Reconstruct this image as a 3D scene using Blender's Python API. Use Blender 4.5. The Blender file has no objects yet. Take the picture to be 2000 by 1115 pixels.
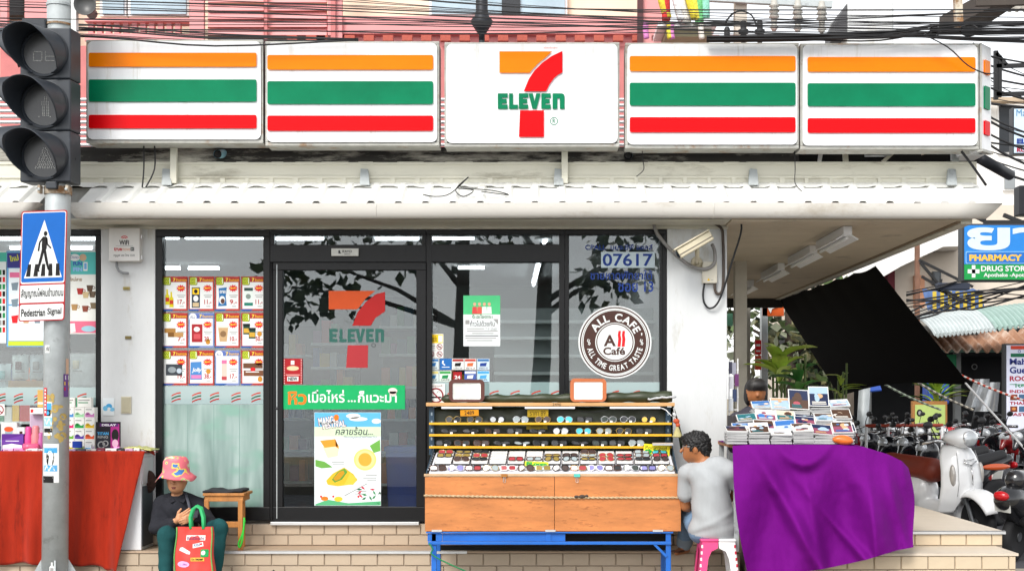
import bpy, math, random
import numpy as np
from mathutils import Vector, Matrix, noise as mnoise
random.seed(7)
R = math.radians
scene = bpy.context.scene
COL = scene.collection

# ---------------------------------------------------------------- camera, sky, sun, exposure
F = 2640.0           # focal length in photo pixels
EYE = 1.55
DF = 12.0            # camera to shop front
cam_data = bpy.data.cameras.new('camera')
cam_data.sensor_width = 36.0
cam_data.lens = 36.0 * F / 2000.0
cam_data.shift_x = (1000 - 1057) / 2000.0
cam_data.shift_y = (774 - 557.5) / 2000.0
cam_data.clip_end = 5000
cam = bpy.data.objects.new('camera', cam_data)
cam.location = (0, -DF, EYE)
cam.rotation_euler = (R(90), 0, 0)
COL.objects.link(cam)
scene.camera = cam

SUN_EL, SUN_AZ = 44.0, 203.0     # azimuth clockwise from +Y: the sun is behind the camera, a little to the left
world = bpy.data.worlds.new('World')
scene.world = world
world.use_nodes = True
wn = world.node_tree.nodes
wl = world.node_tree.links
for n in list(wn):
    wn.remove(n)
wo = wn.new('ShaderNodeOutputWorld')
bg = wn.new('ShaderNodeBackground')
sky = wn.new('ShaderNodeTexSky')
sky.sky_type = 'NISHITA'
sky.sun_disc = False
sky.sun_elevation = R(SUN_EL)
sky.sun_rotation = R(SUN_AZ)
sky.air_density = 1.0
sky.dust_density = 1.0
sky.ozone_density = 1.0
hs = wn.new('ShaderNodeHueSaturation')
hs.inputs['Saturation'].default_value = 0.12      # thin overcast: nearly white
wl.new(sky.outputs['Color'], hs.inputs['Color'])
wl.new(hs.outputs['Color'], bg.inputs['Color'])
bg.inputs['Strength'].default_value = 0.15
wl.new(bg.outputs['Background'], wo.inputs['Surface'])

sun_data = bpy.data.lights.new('sun', 'SUN')
sun_data.energy = 1.4
sun_data.angle = R(22)
sun_data.color = (1.0, 0.96, 0.9)
sun = bpy.data.objects.new('sun', sun_data)
a = R(SUN_AZ)
sdir = Vector((math.sin(a) * math.cos(R(SUN_EL)), math.cos(a) * math.cos(R(SUN_EL)), math.sin(R(SUN_EL))))
sun.rotation_euler = sdir.to_track_quat('Z', 'Y').to_euler()
sun.location = (-4, -14, 12)
COL.objects.link(sun)

vs = scene.view_settings
vs.view_transform = 'Standard'
vs.look = 'None'
vs.gamma = 1.0
vs.use_curve_mapping = False
vs.exposure = 0.92
scene.cycles.max_bounces = 7
scene.cycles.transparent_max_bounces = 10
scene.cycles.caustics_reflective = False
scene.cycles.caustics_refractive = False

# ---------------------------------------------------------------- helpers
def P(px, py, y):
    """photo pixel on the vertical plane at world depth y"""
    k = (DF + y) / F
    return Vector(((px - 1057) * k, y, EYE + (774 - py) * k))
def PX(px, y): return (px - 1057) * (DF + y) / F
def PZ(py, y): return EYE + (774 - py) * (DF + y) / F
def V(*a): return Vector(a)

def lin(c):
    return c / 12.92 if c <= 0.04045 else ((c + 0.055) / 1.055) ** 2.4
def hexc(h):
    h = h.lstrip('#')
    return tuple(lin(int(h[i:i + 2], 16) / 255) for i in (0, 2, 4))

MATS = {}
def mat(name, col='#808080', rough=0.55, metal=0.0, var=0.10, scale=6.0, bump=0.0, bscale=60.0, spec=0.5,
        grime=None, gamt=0.5, gscale=2.5, stretch=(1, 1, 1), emit=0.0, trans=0.0, sheen=0.0, coat=0.0):
    if name in MATS:
        return MATS[name]
    m = bpy.data.materials.new(name)
    m.use_nodes = True
    nt = m.node_tree
    N, L = nt.nodes, nt.links
    b = N['Principled BSDF']
    c = hexc(col) if isinstance(col, str) else col
    b.inputs['Roughness'].default_value = rough
    b.inputs['Metallic'].default_value = metal
    b.inputs['Specular IOR Level'].default_value = spec
    if coat:
        b.inputs['Coat Weight'].default_value = coat
        b.inputs['Coat Roughness'].default_value = 0.08
    if sheen:
        b.inputs['Sheen Weight'].default_value = sheen
    if emit:
        b.inputs['Emission Color'].default_value = (*c, 1)
        b.inputs['Emission Strength'].default_value = emit
    if trans:
        b.inputs['Transmission Weight'].default_value = trans
    b.inputs['Base Color'].default_value = (*c, 1)
    tc = N.new('ShaderNodeTexCoord')
    mp = N.new('ShaderNodeMapping')
    mp.inputs['Scale'].default_value = stretch
    L.new(tc.outputs['Object'], mp.inputs['Vector'])
    out = None
    if var:
        nz = N.new('ShaderNodeTexNoise')
        nz.inputs['Scale'].default_value = scale
        nz.inputs['Detail'].default_value = 5
        nz.inputs['Roughness'].default_value = 0.65
        L.new(mp.outputs['Vector'], nz.inputs['Vector'])
        mr = N.new('ShaderNodeMapRange')
        mr.inputs['From Min'].default_value = 0.3
        mr.inputs['From Max'].default_value = 0.7
        mr.inputs['To Min'].default_value = 1 - var
        mr.inputs['To Max'].default_value = 1 + var * 0.6
        L.new(nz.outputs['Fac'], mr.inputs['Value'])
        vm = N.new('ShaderNodeVectorMath')
        vm.operation = 'SCALE'
        vm.inputs[0].default_value = c
        L.new(mr.outputs['Result'], vm.inputs['Scale'])
        out = vm.outputs['Vector']
    if grime:
        gn = N.new('ShaderNodeTexNoise')
        gn.inputs['Scale'].default_value = gscale
        gn.inputs['Detail'].default_value = 8
        gn.inputs['Roughness'].default_value = 0.7
        L.new(mp.outputs['Vector'], gn.inputs['Vector'])
        gr = N.new('ShaderNodeMapRange')
        gr.inputs['From Min'].default_value = 1 - gamt - 0.06
        gr.inputs['From Max'].default_value = 1 - gamt + 0.12
        L.new(gn.outputs['Fac'], gr.inputs['Value'])
        mx = N.new('ShaderNodeMix')
        mx.data_type = 'RGBA'
        if out:
            L.new(out, mx.inputs['A'])
        else:
            mx.inputs['A'].default_value = (*c, 1)
        mx.inputs['B'].default_value = (*hexc(grime), 1)
        L.new(gr.outputs['Result'], mx.inputs['Factor'])
        out = mx.outputs['Result']
    if out:
        L.new(out, b.inputs['Base Color'])
    if bump:
        bn = N.new('ShaderNodeTexNoise')
        bn.inputs['Scale'].default_value = bscale
        bn.inputs['Detail'].default_value = 4
        L.new(mp.outputs['Vector'], bn.inputs['Vector'])
        bp = N.new('ShaderNodeBump')
        bp.inputs['Strength'].default_value = bump
        bp.inputs['Distance'].default_value = 0.01
        L.new(bn.outputs['Fac'], bp.inputs['Height'])
        L.new(bp.outputs['Normal'], b.inputs['Normal'])
    MATS[name] = m
    return m

def glass_mat(name, tint='#dfe9e8', refl=0.13, alpha=0.0, fcol='#c8dedb'):
    """thin pane: see-through plus mirror-like reflection, optional milky film"""
    if name in MATS:
        return MATS[name]
    m = bpy.data.materials.new(name)
    m.use_nodes = True
    nt = m.node_tree
    N, L = nt.nodes, nt.links
    N.remove(N['Principled BSDF'])
    o = N['Material Output']
    tr = N.new('ShaderNodeBsdfTransparent')
    tr.inputs['Color'].default_value = (*hexc(tint), 1)
    gl = N.new('ShaderNodeBsdfGlossy')
    gl.inputs['Roughness'].default_value = 0.004
    gl.inputs['Color'].default_value = (0.95, 0.97, 1, 1)
    lw = N.new('ShaderNodeFresnel')
    lw.inputs['IOR'].default_value = 1.5
    ad = N.new('ShaderNodeMath')
    ad.operation = 'ADD'
    ad.inputs[1].default_value = refl - 0.04
    ad.use_clamp = True
    L.new(lw.outputs['Fac'], ad.inputs[0])
    base = tr.outputs['BSDF']
    if alpha:
        df = N.new('ShaderNodeBsdfDiffuse')
        df.inputs['Color'].default_value = (*hexc(fcol), 1)
        tl = N.new('ShaderNodeBsdfTranslucent')
        tl.inputs['Color'].default_value = (*hexc(fcol), 1)
        m1 = N.new('ShaderNodeMixShader')
        m1.inputs[0].default_value = 0.35
        L.new(df.outputs[0], m1.inputs[1])
        L.new(tl.outputs[0], m1.inputs[2])
        m2 = N.new('ShaderNodeMixShader')
        m2.inputs[0].default_value = alpha
        L.new(base, m2.inputs[1])
        L.new(m1.outputs[0], m2.inputs[2])
        base = m2.outputs[0]
    mx = N.new('ShaderNodeMixShader')
    L.new(ad.outputs[0], mx.inputs[0])
    L.new(base, mx.inputs[1])
    L.new(gl.outputs[0], mx.inputs[2])
    L.new(mx.outputs[0], o.inputs['Surface'])
    MATS[name] = m
    return m

def flat(h, rough=0.5):
    """printed or painted colour"""
    return mat('print_' + h.lstrip('#') + ('' if rough == 0.5 else '_r%d' % int(rough * 100)), h, rough, var=0.05, scale=9, spec=0.2)

def nrm(v):
    return Vector(v).normalized()

class MB:
    """collects shapes of one mesh"""
    def __init__(s):
        s.v, s.f, s.mi, s.mats = [], [], [], []
    def _m(s, m):
        if m not in s.mats:
            s.mats.append(m)
        return s.mats.index(m)
    def add(s, vs, fs, m):
        o = len(s.v)
        i = s._m(m)
        s.v += [tuple(p) for p in vs]
        for f in fs:
            s.f.append([o + k for k in f])
            s.mi.append(i)
        return s
    def poly(s, pts, m):
        return s.add(pts, [list(range(len(pts)))], m)
    def box(s, x0, x1, y0, y1, z0, z1, m):
        if x0 > x1: x0, x1 = x1, x0
        if y0 > y1: y0, y1 = y1, y0
        if z0 > z1: z0, z1 = z1, z0
        vs = [(x, y, z) for z in (z0, z1) for y in (y0, y1) for x in (x0, x1)]
        return s.add(vs, [(0, 2, 3, 1), (4, 5, 7, 6), (0, 1, 5, 4), (2, 6, 7, 3), (0, 4, 6, 2), (1, 3, 7, 5)], m)
    def pbox(s, px0, px1, py0, py1, y0, y1, m):
        """box whose front face fills a photo rectangle at depth y0"""
        return s.box(PX(px0, y0), PX(px1, y0), y0, y1, PZ(py1, y0), PZ(py0, y0), m)
    def obox(s, c, ux, uy, uz, m):
        """box from centre and three half axes"""
        c, ux, uy, uz = map(Vector, (c, ux, uy, uz))
        vs = [c + ux * i + uy * j + uz * k for k in (-1, 1) for j in (-1, 1) for i in (-1, 1)]
        return s.add(vs, [(0, 2, 3, 1), (4, 5, 7, 6), (0, 1, 5, 4), (2, 6, 7, 3), (0, 4, 6, 2), (1, 3, 7, 5)], m)
    def bar(s, a, b, w, h, m, up=(0, 0, 1)):
        a, b = Vector(a), Vector(b)
        d = (b - a)
        t = d.normalized()
        u = Vector(up)
        if abs(t.dot(u)) > 0.95:
            u = Vector((0, 1, 0))
        sd = t.cross(u).normalized()
        n = sd.cross(t).normalized()
        return s.obox((a + b) / 2, d / 2, sd * w / 2, n * h / 2, m)
    def tube(s, pts, r, m, n=8, closed=False, cap=True, flat=1.0):
        pts = [Vector(p) for p in pts]
        k = len(pts)
        rs = r if isinstance(r, (list, tuple)) else [r] * k
        vs, fs = [], []
        ref = None
        for i, p in enumerate(pts):
            if closed:
                t = pts[(i + 1) % k] - pts[i - 1]
            else:
                t = pts[min(i + 1, k - 1)] - pts[max(i - 1, 0)]
            t = t.normalized() if t.length > 1e-9 else Vector((0, 0, 1))
            if ref is None:
                ref = Vector((0, 0, 1)) if abs(t.z) < 0.9 else Vector((1, 0, 0))
            u = t.cross(ref)
            u = u.normalized() if u.length > 1e-6 else t.orthogonal().normalized()
            w = u.cross(t).normalized()
            ref = w
            for j in range(n):
                an = 2 * math.pi * j / n
                vs.append(p + u * math.cos(an) * rs[i] + w * math.sin(an) * rs[i] * flat)
        for i in range(k if closed else k - 1):
            i2 = (i + 1) % k
            for j in range(n):
                fs.append((i * n + j, i * n + (j + 1) % n, i2 * n + (j + 1) % n, i2 * n + j))
        if cap and not closed:
            fs.append(tuple(range(n - 1, -1, -1)))
            fs.append(tuple((k - 1) * n + j for j in range(n)))
        return s.add(vs, fs, m)
    def lathe(s, prof, c, m, axis=(0, 0, 1), n=16, sx=1.0, sy=1.0):
        c = Vector(c)
        ax = nrm(axis)
        u = ax.orthogonal().normalized()
        w = ax.cross(u)
        vs, fs = [], []
        for r, h in prof:
            for j in range(n):
                an = 2 * math.pi * j / n
                vs.append(c + ax * h + u * r * math.cos(an) * sx + w * r * math.sin(an) * sy)
        for i in range(len(prof) - 1):
            for j in range(n):
                fs.append((i * n + j, i * n + (j + 1) % n, (i + 1) * n + (j + 1) % n, (i + 1) * n + j))
        if prof[0][0] > 1e-5:
            fs.append(tuple(range(n - 1, -1, -1)))
        if prof[-1][0] > 1e-5:
            fs.append(tuple((len(prof) - 1) * n + j for j in range(n)))
        return s.add(vs, fs, m)
    def ell(s, c, r, m, nu=14, nv=8):
        c = Vector(c)
        prof = []
        vs, fs = [], []
        for i in range(nv + 1):
            th = math.pi * i / nv
            for j in range(nu):
                an = 2 * math.pi * j / nu
                vs.append(c + Vector((r[0] * math.sin(th) * math.cos(an), r[1] * math.sin(th) * math.sin(an), r[2] * math.cos(th))))
        for i in range(nv):
            for j in range(nu):
                fs.append((i * nu + j, (i + 1) * nu + j, (i + 1) * nu + (j + 1) % nu, i * nu + (j + 1) % nu))
        return s.add(vs, fs, m)
    def prism(s, pts2, y0, y1, m):
        """polygon in the XZ plane, extruded along Y"""
        n = len(pts2)
        vs = [(p[0], y0, p[1]) for p in pts2] + [(p[0], y1, p[1]) for p in pts2]
        fs = [tuple(range(n)), tuple(range(2 * n - 1, n - 1, -1))]
        for i in range(n):
            j = (i + 1) % n
            fs.append((i, j, n + j, n + i))
        return s.add(vs, fs, m)
    def extr(s, pts, off, m):
        """closed 3-D polygon extruded by a vector"""
        pts = [Vector(p) for p in pts]
        off = Vector(off)
        n = len(pts)
        vs = pts + [p + off for p in pts]
        fs = [tuple(range(n)), tuple(range(2 * n - 1, n - 1, -1))]
        for i in range(n):
            j = (i + 1) % n
            fs.append((i, j, n + j, n + i))
        return s.add(vs, fs, m)
    def grid(s, fn, nu, nv, m):
        vs = [fn(i / nu, j / nv) for j in range(nv + 1) for i in range(nu + 1)]
        fs = [(j * (nu + 1) + i, j * (nu + 1) + i + 1, (j + 1) * (nu + 1) + i + 1, (j + 1) * (nu + 1) + i)
              for j in range(nv) for i in range(nu)]
        return s.add(vs, fs, m)
    def mesh(s, name, smooth=False):
        me = bpy.data.meshes.new(name)
        me.from_pydata([tuple(v) for v in s.v], [], s.f)
        for m in s.mats:
            me.materials.append(m)
        me.polygons.foreach_set('material_index', s.mi)
        if smooth:
            me.polygons.foreach_set('use_smooth', [True] * len(s.f))
        me.update()
        return me
    def build(s, name, parent=None, smooth=False, bevel=0.0, solid=0.0, sub=0, auto=None, **kw):
        o = bpy.data.objects.new(name, s.mesh(name, smooth))
        COL.objects.link(o)
        link(o, parent)
        if solid:
            md = o.modifiers.new('solid', 'SOLIDIFY')
            md.thickness = solid
            md.offset = 0
        if bevel:
            md = o.modifiers.new('bevel', 'BEVEL')
            md.width = bevel
            md.segments = 2
            md.limit_method = 'ANGLE'
        if sub:
            md = o.modifiers.new('sub', 'SUBSURF')
            md.levels = sub
            md.render_levels = sub
        tag(o, **kw)
        return o

ROOT = {}
def link(o, parent):
    """parent keeping world coordinates; objects built in local space pass a parent made by thing(local=True)"""
    if parent is not None:
        o.parent = parent
        if parent.name in ROOT:
            o.matrix_parent_inverse = Matrix.Translation(-ROOT[parent.name])

def tag(o, label=None, cat=None, group=None, kind=None):
    if label: o['label'] = label
    if cat: o['category'] = cat
    if group: o['group'] = group
    if kind or cat: o['kind'] = kind or 'thing'
    return o

def thing(name, label, cat, loc=(0, 0, 0), group=None, rz=0.0, local=False, kind=None):
    o = bpy.data.objects.new(name, None)
    o.empty_display_size = 0.1
    COL.objects.link(o)
    o.location = loc
    o.rotation_euler = (0, 0, rz)
    if not local:
        ROOT[o.name] = Vector(loc)
    return tag(o, label, cat, group, kind)

def copy_tree(o, parent=None):
    c = o.copy()
    COL.objects.link(c)
    c.parent = parent
    for ch in o.children:
        copy_tree(ch, c)
    return c

def placed(name, me, parent, loc=(0, 0, 0), rot=(0, 0, 0), sc=(1, 1, 1)):
    """object on shared mesh data, in the parent's local space (or in world space under a thing)"""
    o = bpy.data.objects.new(name, me)
    COL.objects.link(o)
    o.location = loc
    o.rotation_euler = rot
    o.scale = sc
    link(o, parent)
    return o

ORD = ['', 'first', 'second', 'third', 'fourth', 'fifth', 'sixth', 'seventh', 'eighth', 'ninth', 'tenth', 'eleventh',
       'twelfth', 'thirteenth', 'fourteenth', 'fifteenth', 'sixteenth', 'seventeenth', 'eighteenth']

# ---------------------------------------------------------------- lettering and flat print
TXT = {}
def glyphs(s, bold=0.0, space=1.0):
    key = (s, bold, space)
    if key not in TXT:
        cu = bpy.data.curves.new('t', 'FONT')
        cu.body = s
        cu.size = 1.0
        cu.resolution_u = 3
        cu.offset = bold
        cu.space_character = space
        cu.fill_mode = 'FRONT'
        ob = bpy.data.objects.new('t', cu)
        me = bpy.data.meshes.new_from_object(ob)
        vs = [(v.co.x, v.co.y) for v in me.vertices]
        fs = [tuple(p.vertices) for p in me.polygons]
        bpy.data.meshes.remove(me)
        bpy.data.objects.remove(ob)
        bpy.data.curves.remove(cu)
        TXT[key] = (vs, fs)
    return TXT[key]

class Flat:
    """draws print in plane coordinates a (right), b (down) onto a mesh, in thin stacked layers"""
    def __init__(s, mb, o, U, Vv, N, step=0.0007):
        s.mb, s.o, s.U, s.V, s.N, s.step = mb, Vector(o), Vector(U), Vector(Vv), Vector(N), step
    def pt(s, a, b, l=0):
        return s.o + s.U * a + s.V * b + s.N * (l * s.step)
    def poly(s, pts, m, l=1):
        s.mb.poly([s.pt(a, b, l) for a, b in pts], m)
    def rect(s, x0, y0, x1, y1, m, l=1):
        s.poly([(x0, y0), (x1, y0), (x1, y1), (x0, y1)], m, l)
    def circ(s, cx, cy, rx, ry, m, l=1, n=24, a0=0, a1=360):
        s.poly([(cx + rx * math.cos(R(a0 + (a1 - a0) * i / n)), cy + ry * math.sin(R(a0 + (a1 - a0) * i / n)))
                for i in range(n + (0 if a1 - a0 == 360 else 1))], m, l)
    def ring(s, cx, cy, r0, r1, m, l=1, n=40):
        for i in range(n):
            p, q = 2 * math.pi * i / n, 2 * math.pi * (i + 1) / n
            s.poly([(cx + r0 * math.cos(p), cy + r0 * math.sin(p)), (cx + r1 * math.cos(p), cy + r1 * math.sin(p)),
                    (cx + r1 * math.cos(q), cy + r1 * math.sin(q)), (cx + r0 * math.cos(q), cy + r0 * math.sin(q))], m, l)
    def stroke(s, pts, w, m, l=1):
        for i in range(len(pts) - 1):
            (ax, ay), (bx, by) = pts[i], pts[i + 1]
            dx, dy = bx - ax, by - ay
            d = math.hypot(dx, dy) or 1
            nx, ny = -dy / d * w / 2, dx / d * w / 2
            s.poly([(ax + nx, ay + ny), (bx + nx, by + ny), (bx - nx, by - ny), (ax - nx, ay - ny)], m, l)
    def star(s, cx, cy, r0, r1, k, m, l=1, sy=1.0):
        s.poly([(cx + (r1 if i % 2 else r0) * math.cos(math.pi * i / k), cy + sy * (r1 if i % 2 else r0) * math.sin(math.pi * i / k))
                for i in range(2 * k)], m, l)
    def text(s, t, x0, y0, x1, y1, m, l=2, bold=0.0, skew=0.0, fit=True, space=1.0, rot=0.0):
        vs, fs = glyphs(t, bold, space)
        if not vs:
            return
        ax, bx = min(v[0] for v in vs), max(v[0] for v in vs)
        ay, by = min(v[1] for v in vs), max(v[1] for v in vs)
        kx, ky = (x1 - x0) / max(bx - ax, 1e-6), (y1 - y0) / max(by - ay, 1e-6)
        cr, sr = math.cos(rot), math.sin(rot)
        cx, cy = (x0 + x1) / 2, (y0 + y1) / 2
        out = []
        for (x, y) in vs:
            X = x0 + (x - ax) * kx + skew * (y - ay) * ky
            Y = y1 - (y - ay) * ky
            dx, dy = X - cx, Y - cy
            out.append(s.pt(cx + dx * cr - dy * sr, cy + dx * sr + dy * cr, l))
        s.mb.add(out, fs, m)
    def arc(s, t, cx, cy, r, a0, a1, h, m, l=2, bold=0.0, inside=False):
        """letters along a circle, angles in degrees clockwise from the top"""
        ws = []
        for ch in t:
            vs, fs = glyphs(ch, bold)
            ws.append((max(v[0] for v in vs) - min(v[0] for v in vs)) if vs else 0.35)
        gap = 0.12
        tot = sum(ws) + gap * (len(ws) - 1)
        pos = 0
        for ch, w in zip(t, ws):
            fr = (pos + w / 2) / tot
            pos += w + gap
            vs, fs = glyphs(ch, bold)
            if not vs:
                continue
            an = R(a0 + (a1 - a0) * fr)
            arcw = abs(R(a1 - a0)) * r / tot * w
            ax, bx = min(v[0] for v in vs), max(v[0] for v in vs)
            k = arcw / (bx - ax)
            out = []
            for (x, y) in vs:
                lx = (x - (ax + bx) / 2) * k
                ly = (y / 0.73 - 0.5) * h
                if inside:
                    ux, uy = -math.cos(an), -math.sin(an)
                    vx, vy = -math.sin(an), math.cos(an)
                else:
                    ux, uy = math.cos(an), math.sin(an)
                    vx, vy = math.sin(an), -math.cos(an)
                ox, oy = cx + r * math.sin(an), cy - r * math.cos(an)
                out.append(s.pt(ox + ux * lx + vx * ly, oy + uy * lx + vy * ly, l))
            s.mb.add(out, fs, m)

def pflat(mb, y, step=0.0007):
    """flat print in photo pixels on the vertical plane at depth y"""
    k = (DF + y) / F
    return Flat(mb, P(0, 0, y), (k, 0, 0), (0, 0, -k), (0, -1, 0), step)

# ---------------------------------------------------------------- smooth bodies from blended shapes
def sd_caps(Pn, a, b, ra, rb):
    a, b = np.array(a, float), np.array(b, float)
    ab = b - a
    t = np.clip(((Pn - a) @ ab) / max(ab @ ab, 1e-9), 0, 1)
    d = Pn - a - t[..., None] * ab
    return np.sqrt((d * d).sum(-1)) - (ra + (rb - ra) * t)
def sd_ell(Pn, c, r, rot=None):
    d = Pn - np.array(c, float)
    if rot is not None:
        d = d @ np.array(rot)
    r = np.array(r, float)
    k0 = np.sqrt(((d / r) ** 2).sum(-1))
    k1 = np.sqrt(((d / (r * r)) ** 2).sum(-1)) + 1e-9
    return k0 * (k0 - 1) / k1
def prim_d(p, Pn):
    if p[0] == 'c':
        return sd_caps(Pn, p[1], p[2], p[3], p[4])
    return sd_ell(Pn, p[1], p[2], p[5] if len(p) > 5 else None)
def prim_tag(p):
    return p[5] if p[0] == 'c' else p[3]
def prim_k(p, k):
    if p[0] == 'c':
        return p[6] if len(p) > 6 else k
    return p[4] if len(p) > 4 and p[4] is not None else k

def blend(prims, h=0.01, k=0.03, wrinkle=None, cuts=(), pad=0.03):
    """one continuous surface around the union of capsules and ellipsoids; returns verts, faces, tag of each face"""
    lo = np.array([1e9] * 3)
    hi = -lo
    for p in prims:
        if p[0] == 'c':
            for q, r in ((p[1], p[3]), (p[2], p[4])):
                lo = np.minimum(lo, np.array(q) - r)
                hi = np.maximum(hi, np.array(q) + r)
        else:
            r = max(p[2]) if len(p) > 5 else np.array(p[2])
            lo = np.minimum(lo, np.array(p[1]) - r)
            hi = np.maximum(hi, np.array(p[1]) + r)
    lo, hi = lo - pad, hi + pad
    ax = [np.arange(lo[i], hi[i] + h, h) for i in range(3)]
    G = np.stack(np.meshgrid(*ax, indexing='ij'), -1)
    D = None
    for p in prims:
        d = prim_d(p, G)
        if D is None:
            D = d
        else:
            kk = prim_k(p, k)
            hh = np.clip(0.5 + 0.5 * (D - d) / kk, 0, 1)
            D = D * (1 - hh) + d * hh - kk * hh * (1 - hh)
    if wrinkle:
        D = D + wrinkle(G)
    for p in cuts:
        D = np.maximum(D, -prim_d(p, G))
    nx, ny, nz = D.shape
    cs = (nx - 1, ny - 1, nz - 1)
    S = np.zeros(cs + (3,))
    Cn = np.zeros(cs)
    edges = []
    for a_ in range(3):
        sl0 = [slice(None)] * 3
        sl1 = [slice(None)] * 3
        sl0[a_] = slice(0, -1)
        sl1[a_] = slice(1, None)
        d0, d1 = D[tuple(sl0)], D[tuple(sl1)]
        m = (d0 < 0) != (d1 < 0)
        t = np.where(m, d0 / np.where(d0 - d1 == 0, 1, d0 - d1), 0)
        pos = G[tuple(sl0)].copy()
        pos[..., a_] += t * h
        pos *= m[..., None]
        o1, o2 = [q for q in range(3) if q != a_]
        for i in (0, 1):
            for j in (0, 1):
                sl = [slice(None)] * 3
                sl[o1] = slice(i, i + cs[o1])
                sl[o2] = slice(j, j + cs[o2])
                S += pos[tuple(sl)]
                Cn += m[tuple(sl)]
        edges.append((a_, o1, o2, m, d0 < 0))
    idx = -np.ones(cs, int)
    on = Cn > 0
    idx[on] = np.arange(on.sum())
    verts = S[on] / Cn[on][:, None]
    faces = []
    for a_, o1, o2, m, neg in edges:
        ii = np.argwhere(m)
        ok = (ii[:, o1] > 0) & (ii[:, o1] < cs[o1]) & (ii[:, o2] > 0) & (ii[:, o2] < cs[o2])
        ii = ii[ok]
        q = []
        for d1_, d2_ in ((-1, -1), (0, -1), (0, 0), (-1, 0)):
            c = ii.copy()
            c[:, o1] += d1_
            c[:, o2] += d2_
            q.append(idx[c[:, 0], c[:, 1], c[:, 2]])
        q = np.stack(q, 1)
        ng = neg[ii[:, 0], ii[:, 1], ii[:, 2]]
        flip = ng if a_ != 1 else ~ng
        q[~flip] = q[~flip][:, ::-1]
        faces.append(q)
    faces = np.concatenate(faces)
    cen = verts[faces].mean(1)
    best = np.full(len(cen), 1e9)
    tg = np.zeros(len(cen), int)
    for p in prims:
        d = prim_d(p, cen)
        b = d < best
        best[b] = d[b]
        tg[b] = prim_tag(p)
    return verts, faces, tg

def body_into(mb, prims, mats, h=0.01, k=0.03, retag=None, **kw):
    v, f, t = blend(prims, h, k, **kw)
    if retag:
        t = retag(v[f].mean(1), t)
    ids = [mb._m(m) for m in mats]
    o = len(mb.v)
    mb.v += [tuple(p) for p in v.tolist()]
    mb.f += [[o + i for i in q] for q in f.tolist()]
    mb.mi += [ids[i] for i in t.tolist()]
    return mb

# ================================================================ materials used a lot
M = {}
M['wall'] = mat('painted_wall', '#d6d8d8', 0.7, var=0.06, scale=3, grime='#b3ae9f', gamt=0.37, gscale=1.8, bump=0.12, bscale=30, stretch=(2.2, 1, .7))
M['cream'] = mat('cream_metal', '#d9d6c6', 0.5, var=0.08, scale=4, grime='#8d8672', gamt=0.38, gscale=3, stretch=(0.4, 1, 1.5))
M['slat'] = mat('soffit_beige', '#d6c8b0', 0.6, var=0.08, scale=3, grime='#8f8470', gamt=0.35, gscale=2)
M['black'] = mat('black_aluminium', '#0b0b0d', 0.4, var=0.2, scale=8, spec=.3)
M['roof'] = mat('white_roof_sheet', '#e6e6e2', 0.5, var=0.06, scale=3, grime='#a7a498', gamt=0.3, gscale=2.2)
M['gutter'] = mat('gutter_white', '#d9d5cd', 0.5, var=0.06, scale=2, grime='#aea391', gamt=0.36, gscale=2.5, stretch=(0.5, 1, 1))
M['ledge'] = mat('mouldy_concrete', '#c9c5b8', 0.85, var=0.15, scale=10, grime='#2f2d29', gamt=0.6, gscale=3.2, stretch=(0.35, 1, 1.6), bump=0.3, bscale=30)
M['tile'] = mat('beige_tile', '#b7a58f', 0.5, var=0.07, scale=7, bump=0.05, bscale=80, grime='#9d846c', gamt=0.3, gscale=3)
M['tile_pale'] = mat('pale_beige_tile', '#cbb99e', 0.5, var=0.07, scale=7, bump=0.05, bscale=80, grime='#b79c7c', gamt=0.28, gscale=3)
M['grout'] = mat('grout', '#a09384', 0.9, var=0.1)
M['tread'] = mat('tread_tile', '#b49c84', 0.55, var=0.1, scale=6, grime='#857362', gamt=0.35)
M['tread_pale'] = mat('pale_tread_tile', '#cfc2b0', 0.5, var=0.07, scale=3, grime='#bda890', gamt=0.33, gscale=1.5)
M['alu'] = mat('aluminium_strip', '#d5d6d6', 0.35, 0.6, var=0.08)
M['galv'] = mat('galvanised_steel', '#b4babb', 0.5, 0.2, var=0.14, scale=9, grime='#6d6f6e', gamt=0.36, gscale=5, bump=0.08, bscale=60)
M['asphalt'] = mat('asphalt', '#45454a', 0.9, var=0.2, scale=14, bump=0.3, bscale=120)
M['pave'] = mat('sidewalk_concrete', '#9a9488', 0.9, var=0.15, scale=6, bump=0.15, bscale=80)
M['white'] = mat('white_plastic', '#ececec', 0.4, var=0.03)
M['rust'] = mat('rusty_metal', '#96704c', 0.8, 0.2, var=0.35, scale=20, grime='#cfc6b4', gamt=0.5, gscale=9)
M['dark'] = mat('dark_gap', '#0d0d0e', 0.9, var=0.2)
M['cable'] = mat('black_cable', '#1b1b1d', 0.6, var=0.2)
M['glass'] = glass_mat('window_glass', '#f7fbfa', 0.06)
M['glassdark'] = glass_mat('door_glass', '#e6ecec', 0.065)
M['chrome'] = mat('chrome', '#d0d0d0', 0.15, 1.0, var=0.05)
M['rubber'] = mat('tyre_rubber', '#17171a', 0.8, var=0.2, scale=20, bump=0.1)
M['tube'] = mat('lit_tube', '#f4f8ff', 0.4, var=0, emit=5.0)

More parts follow.
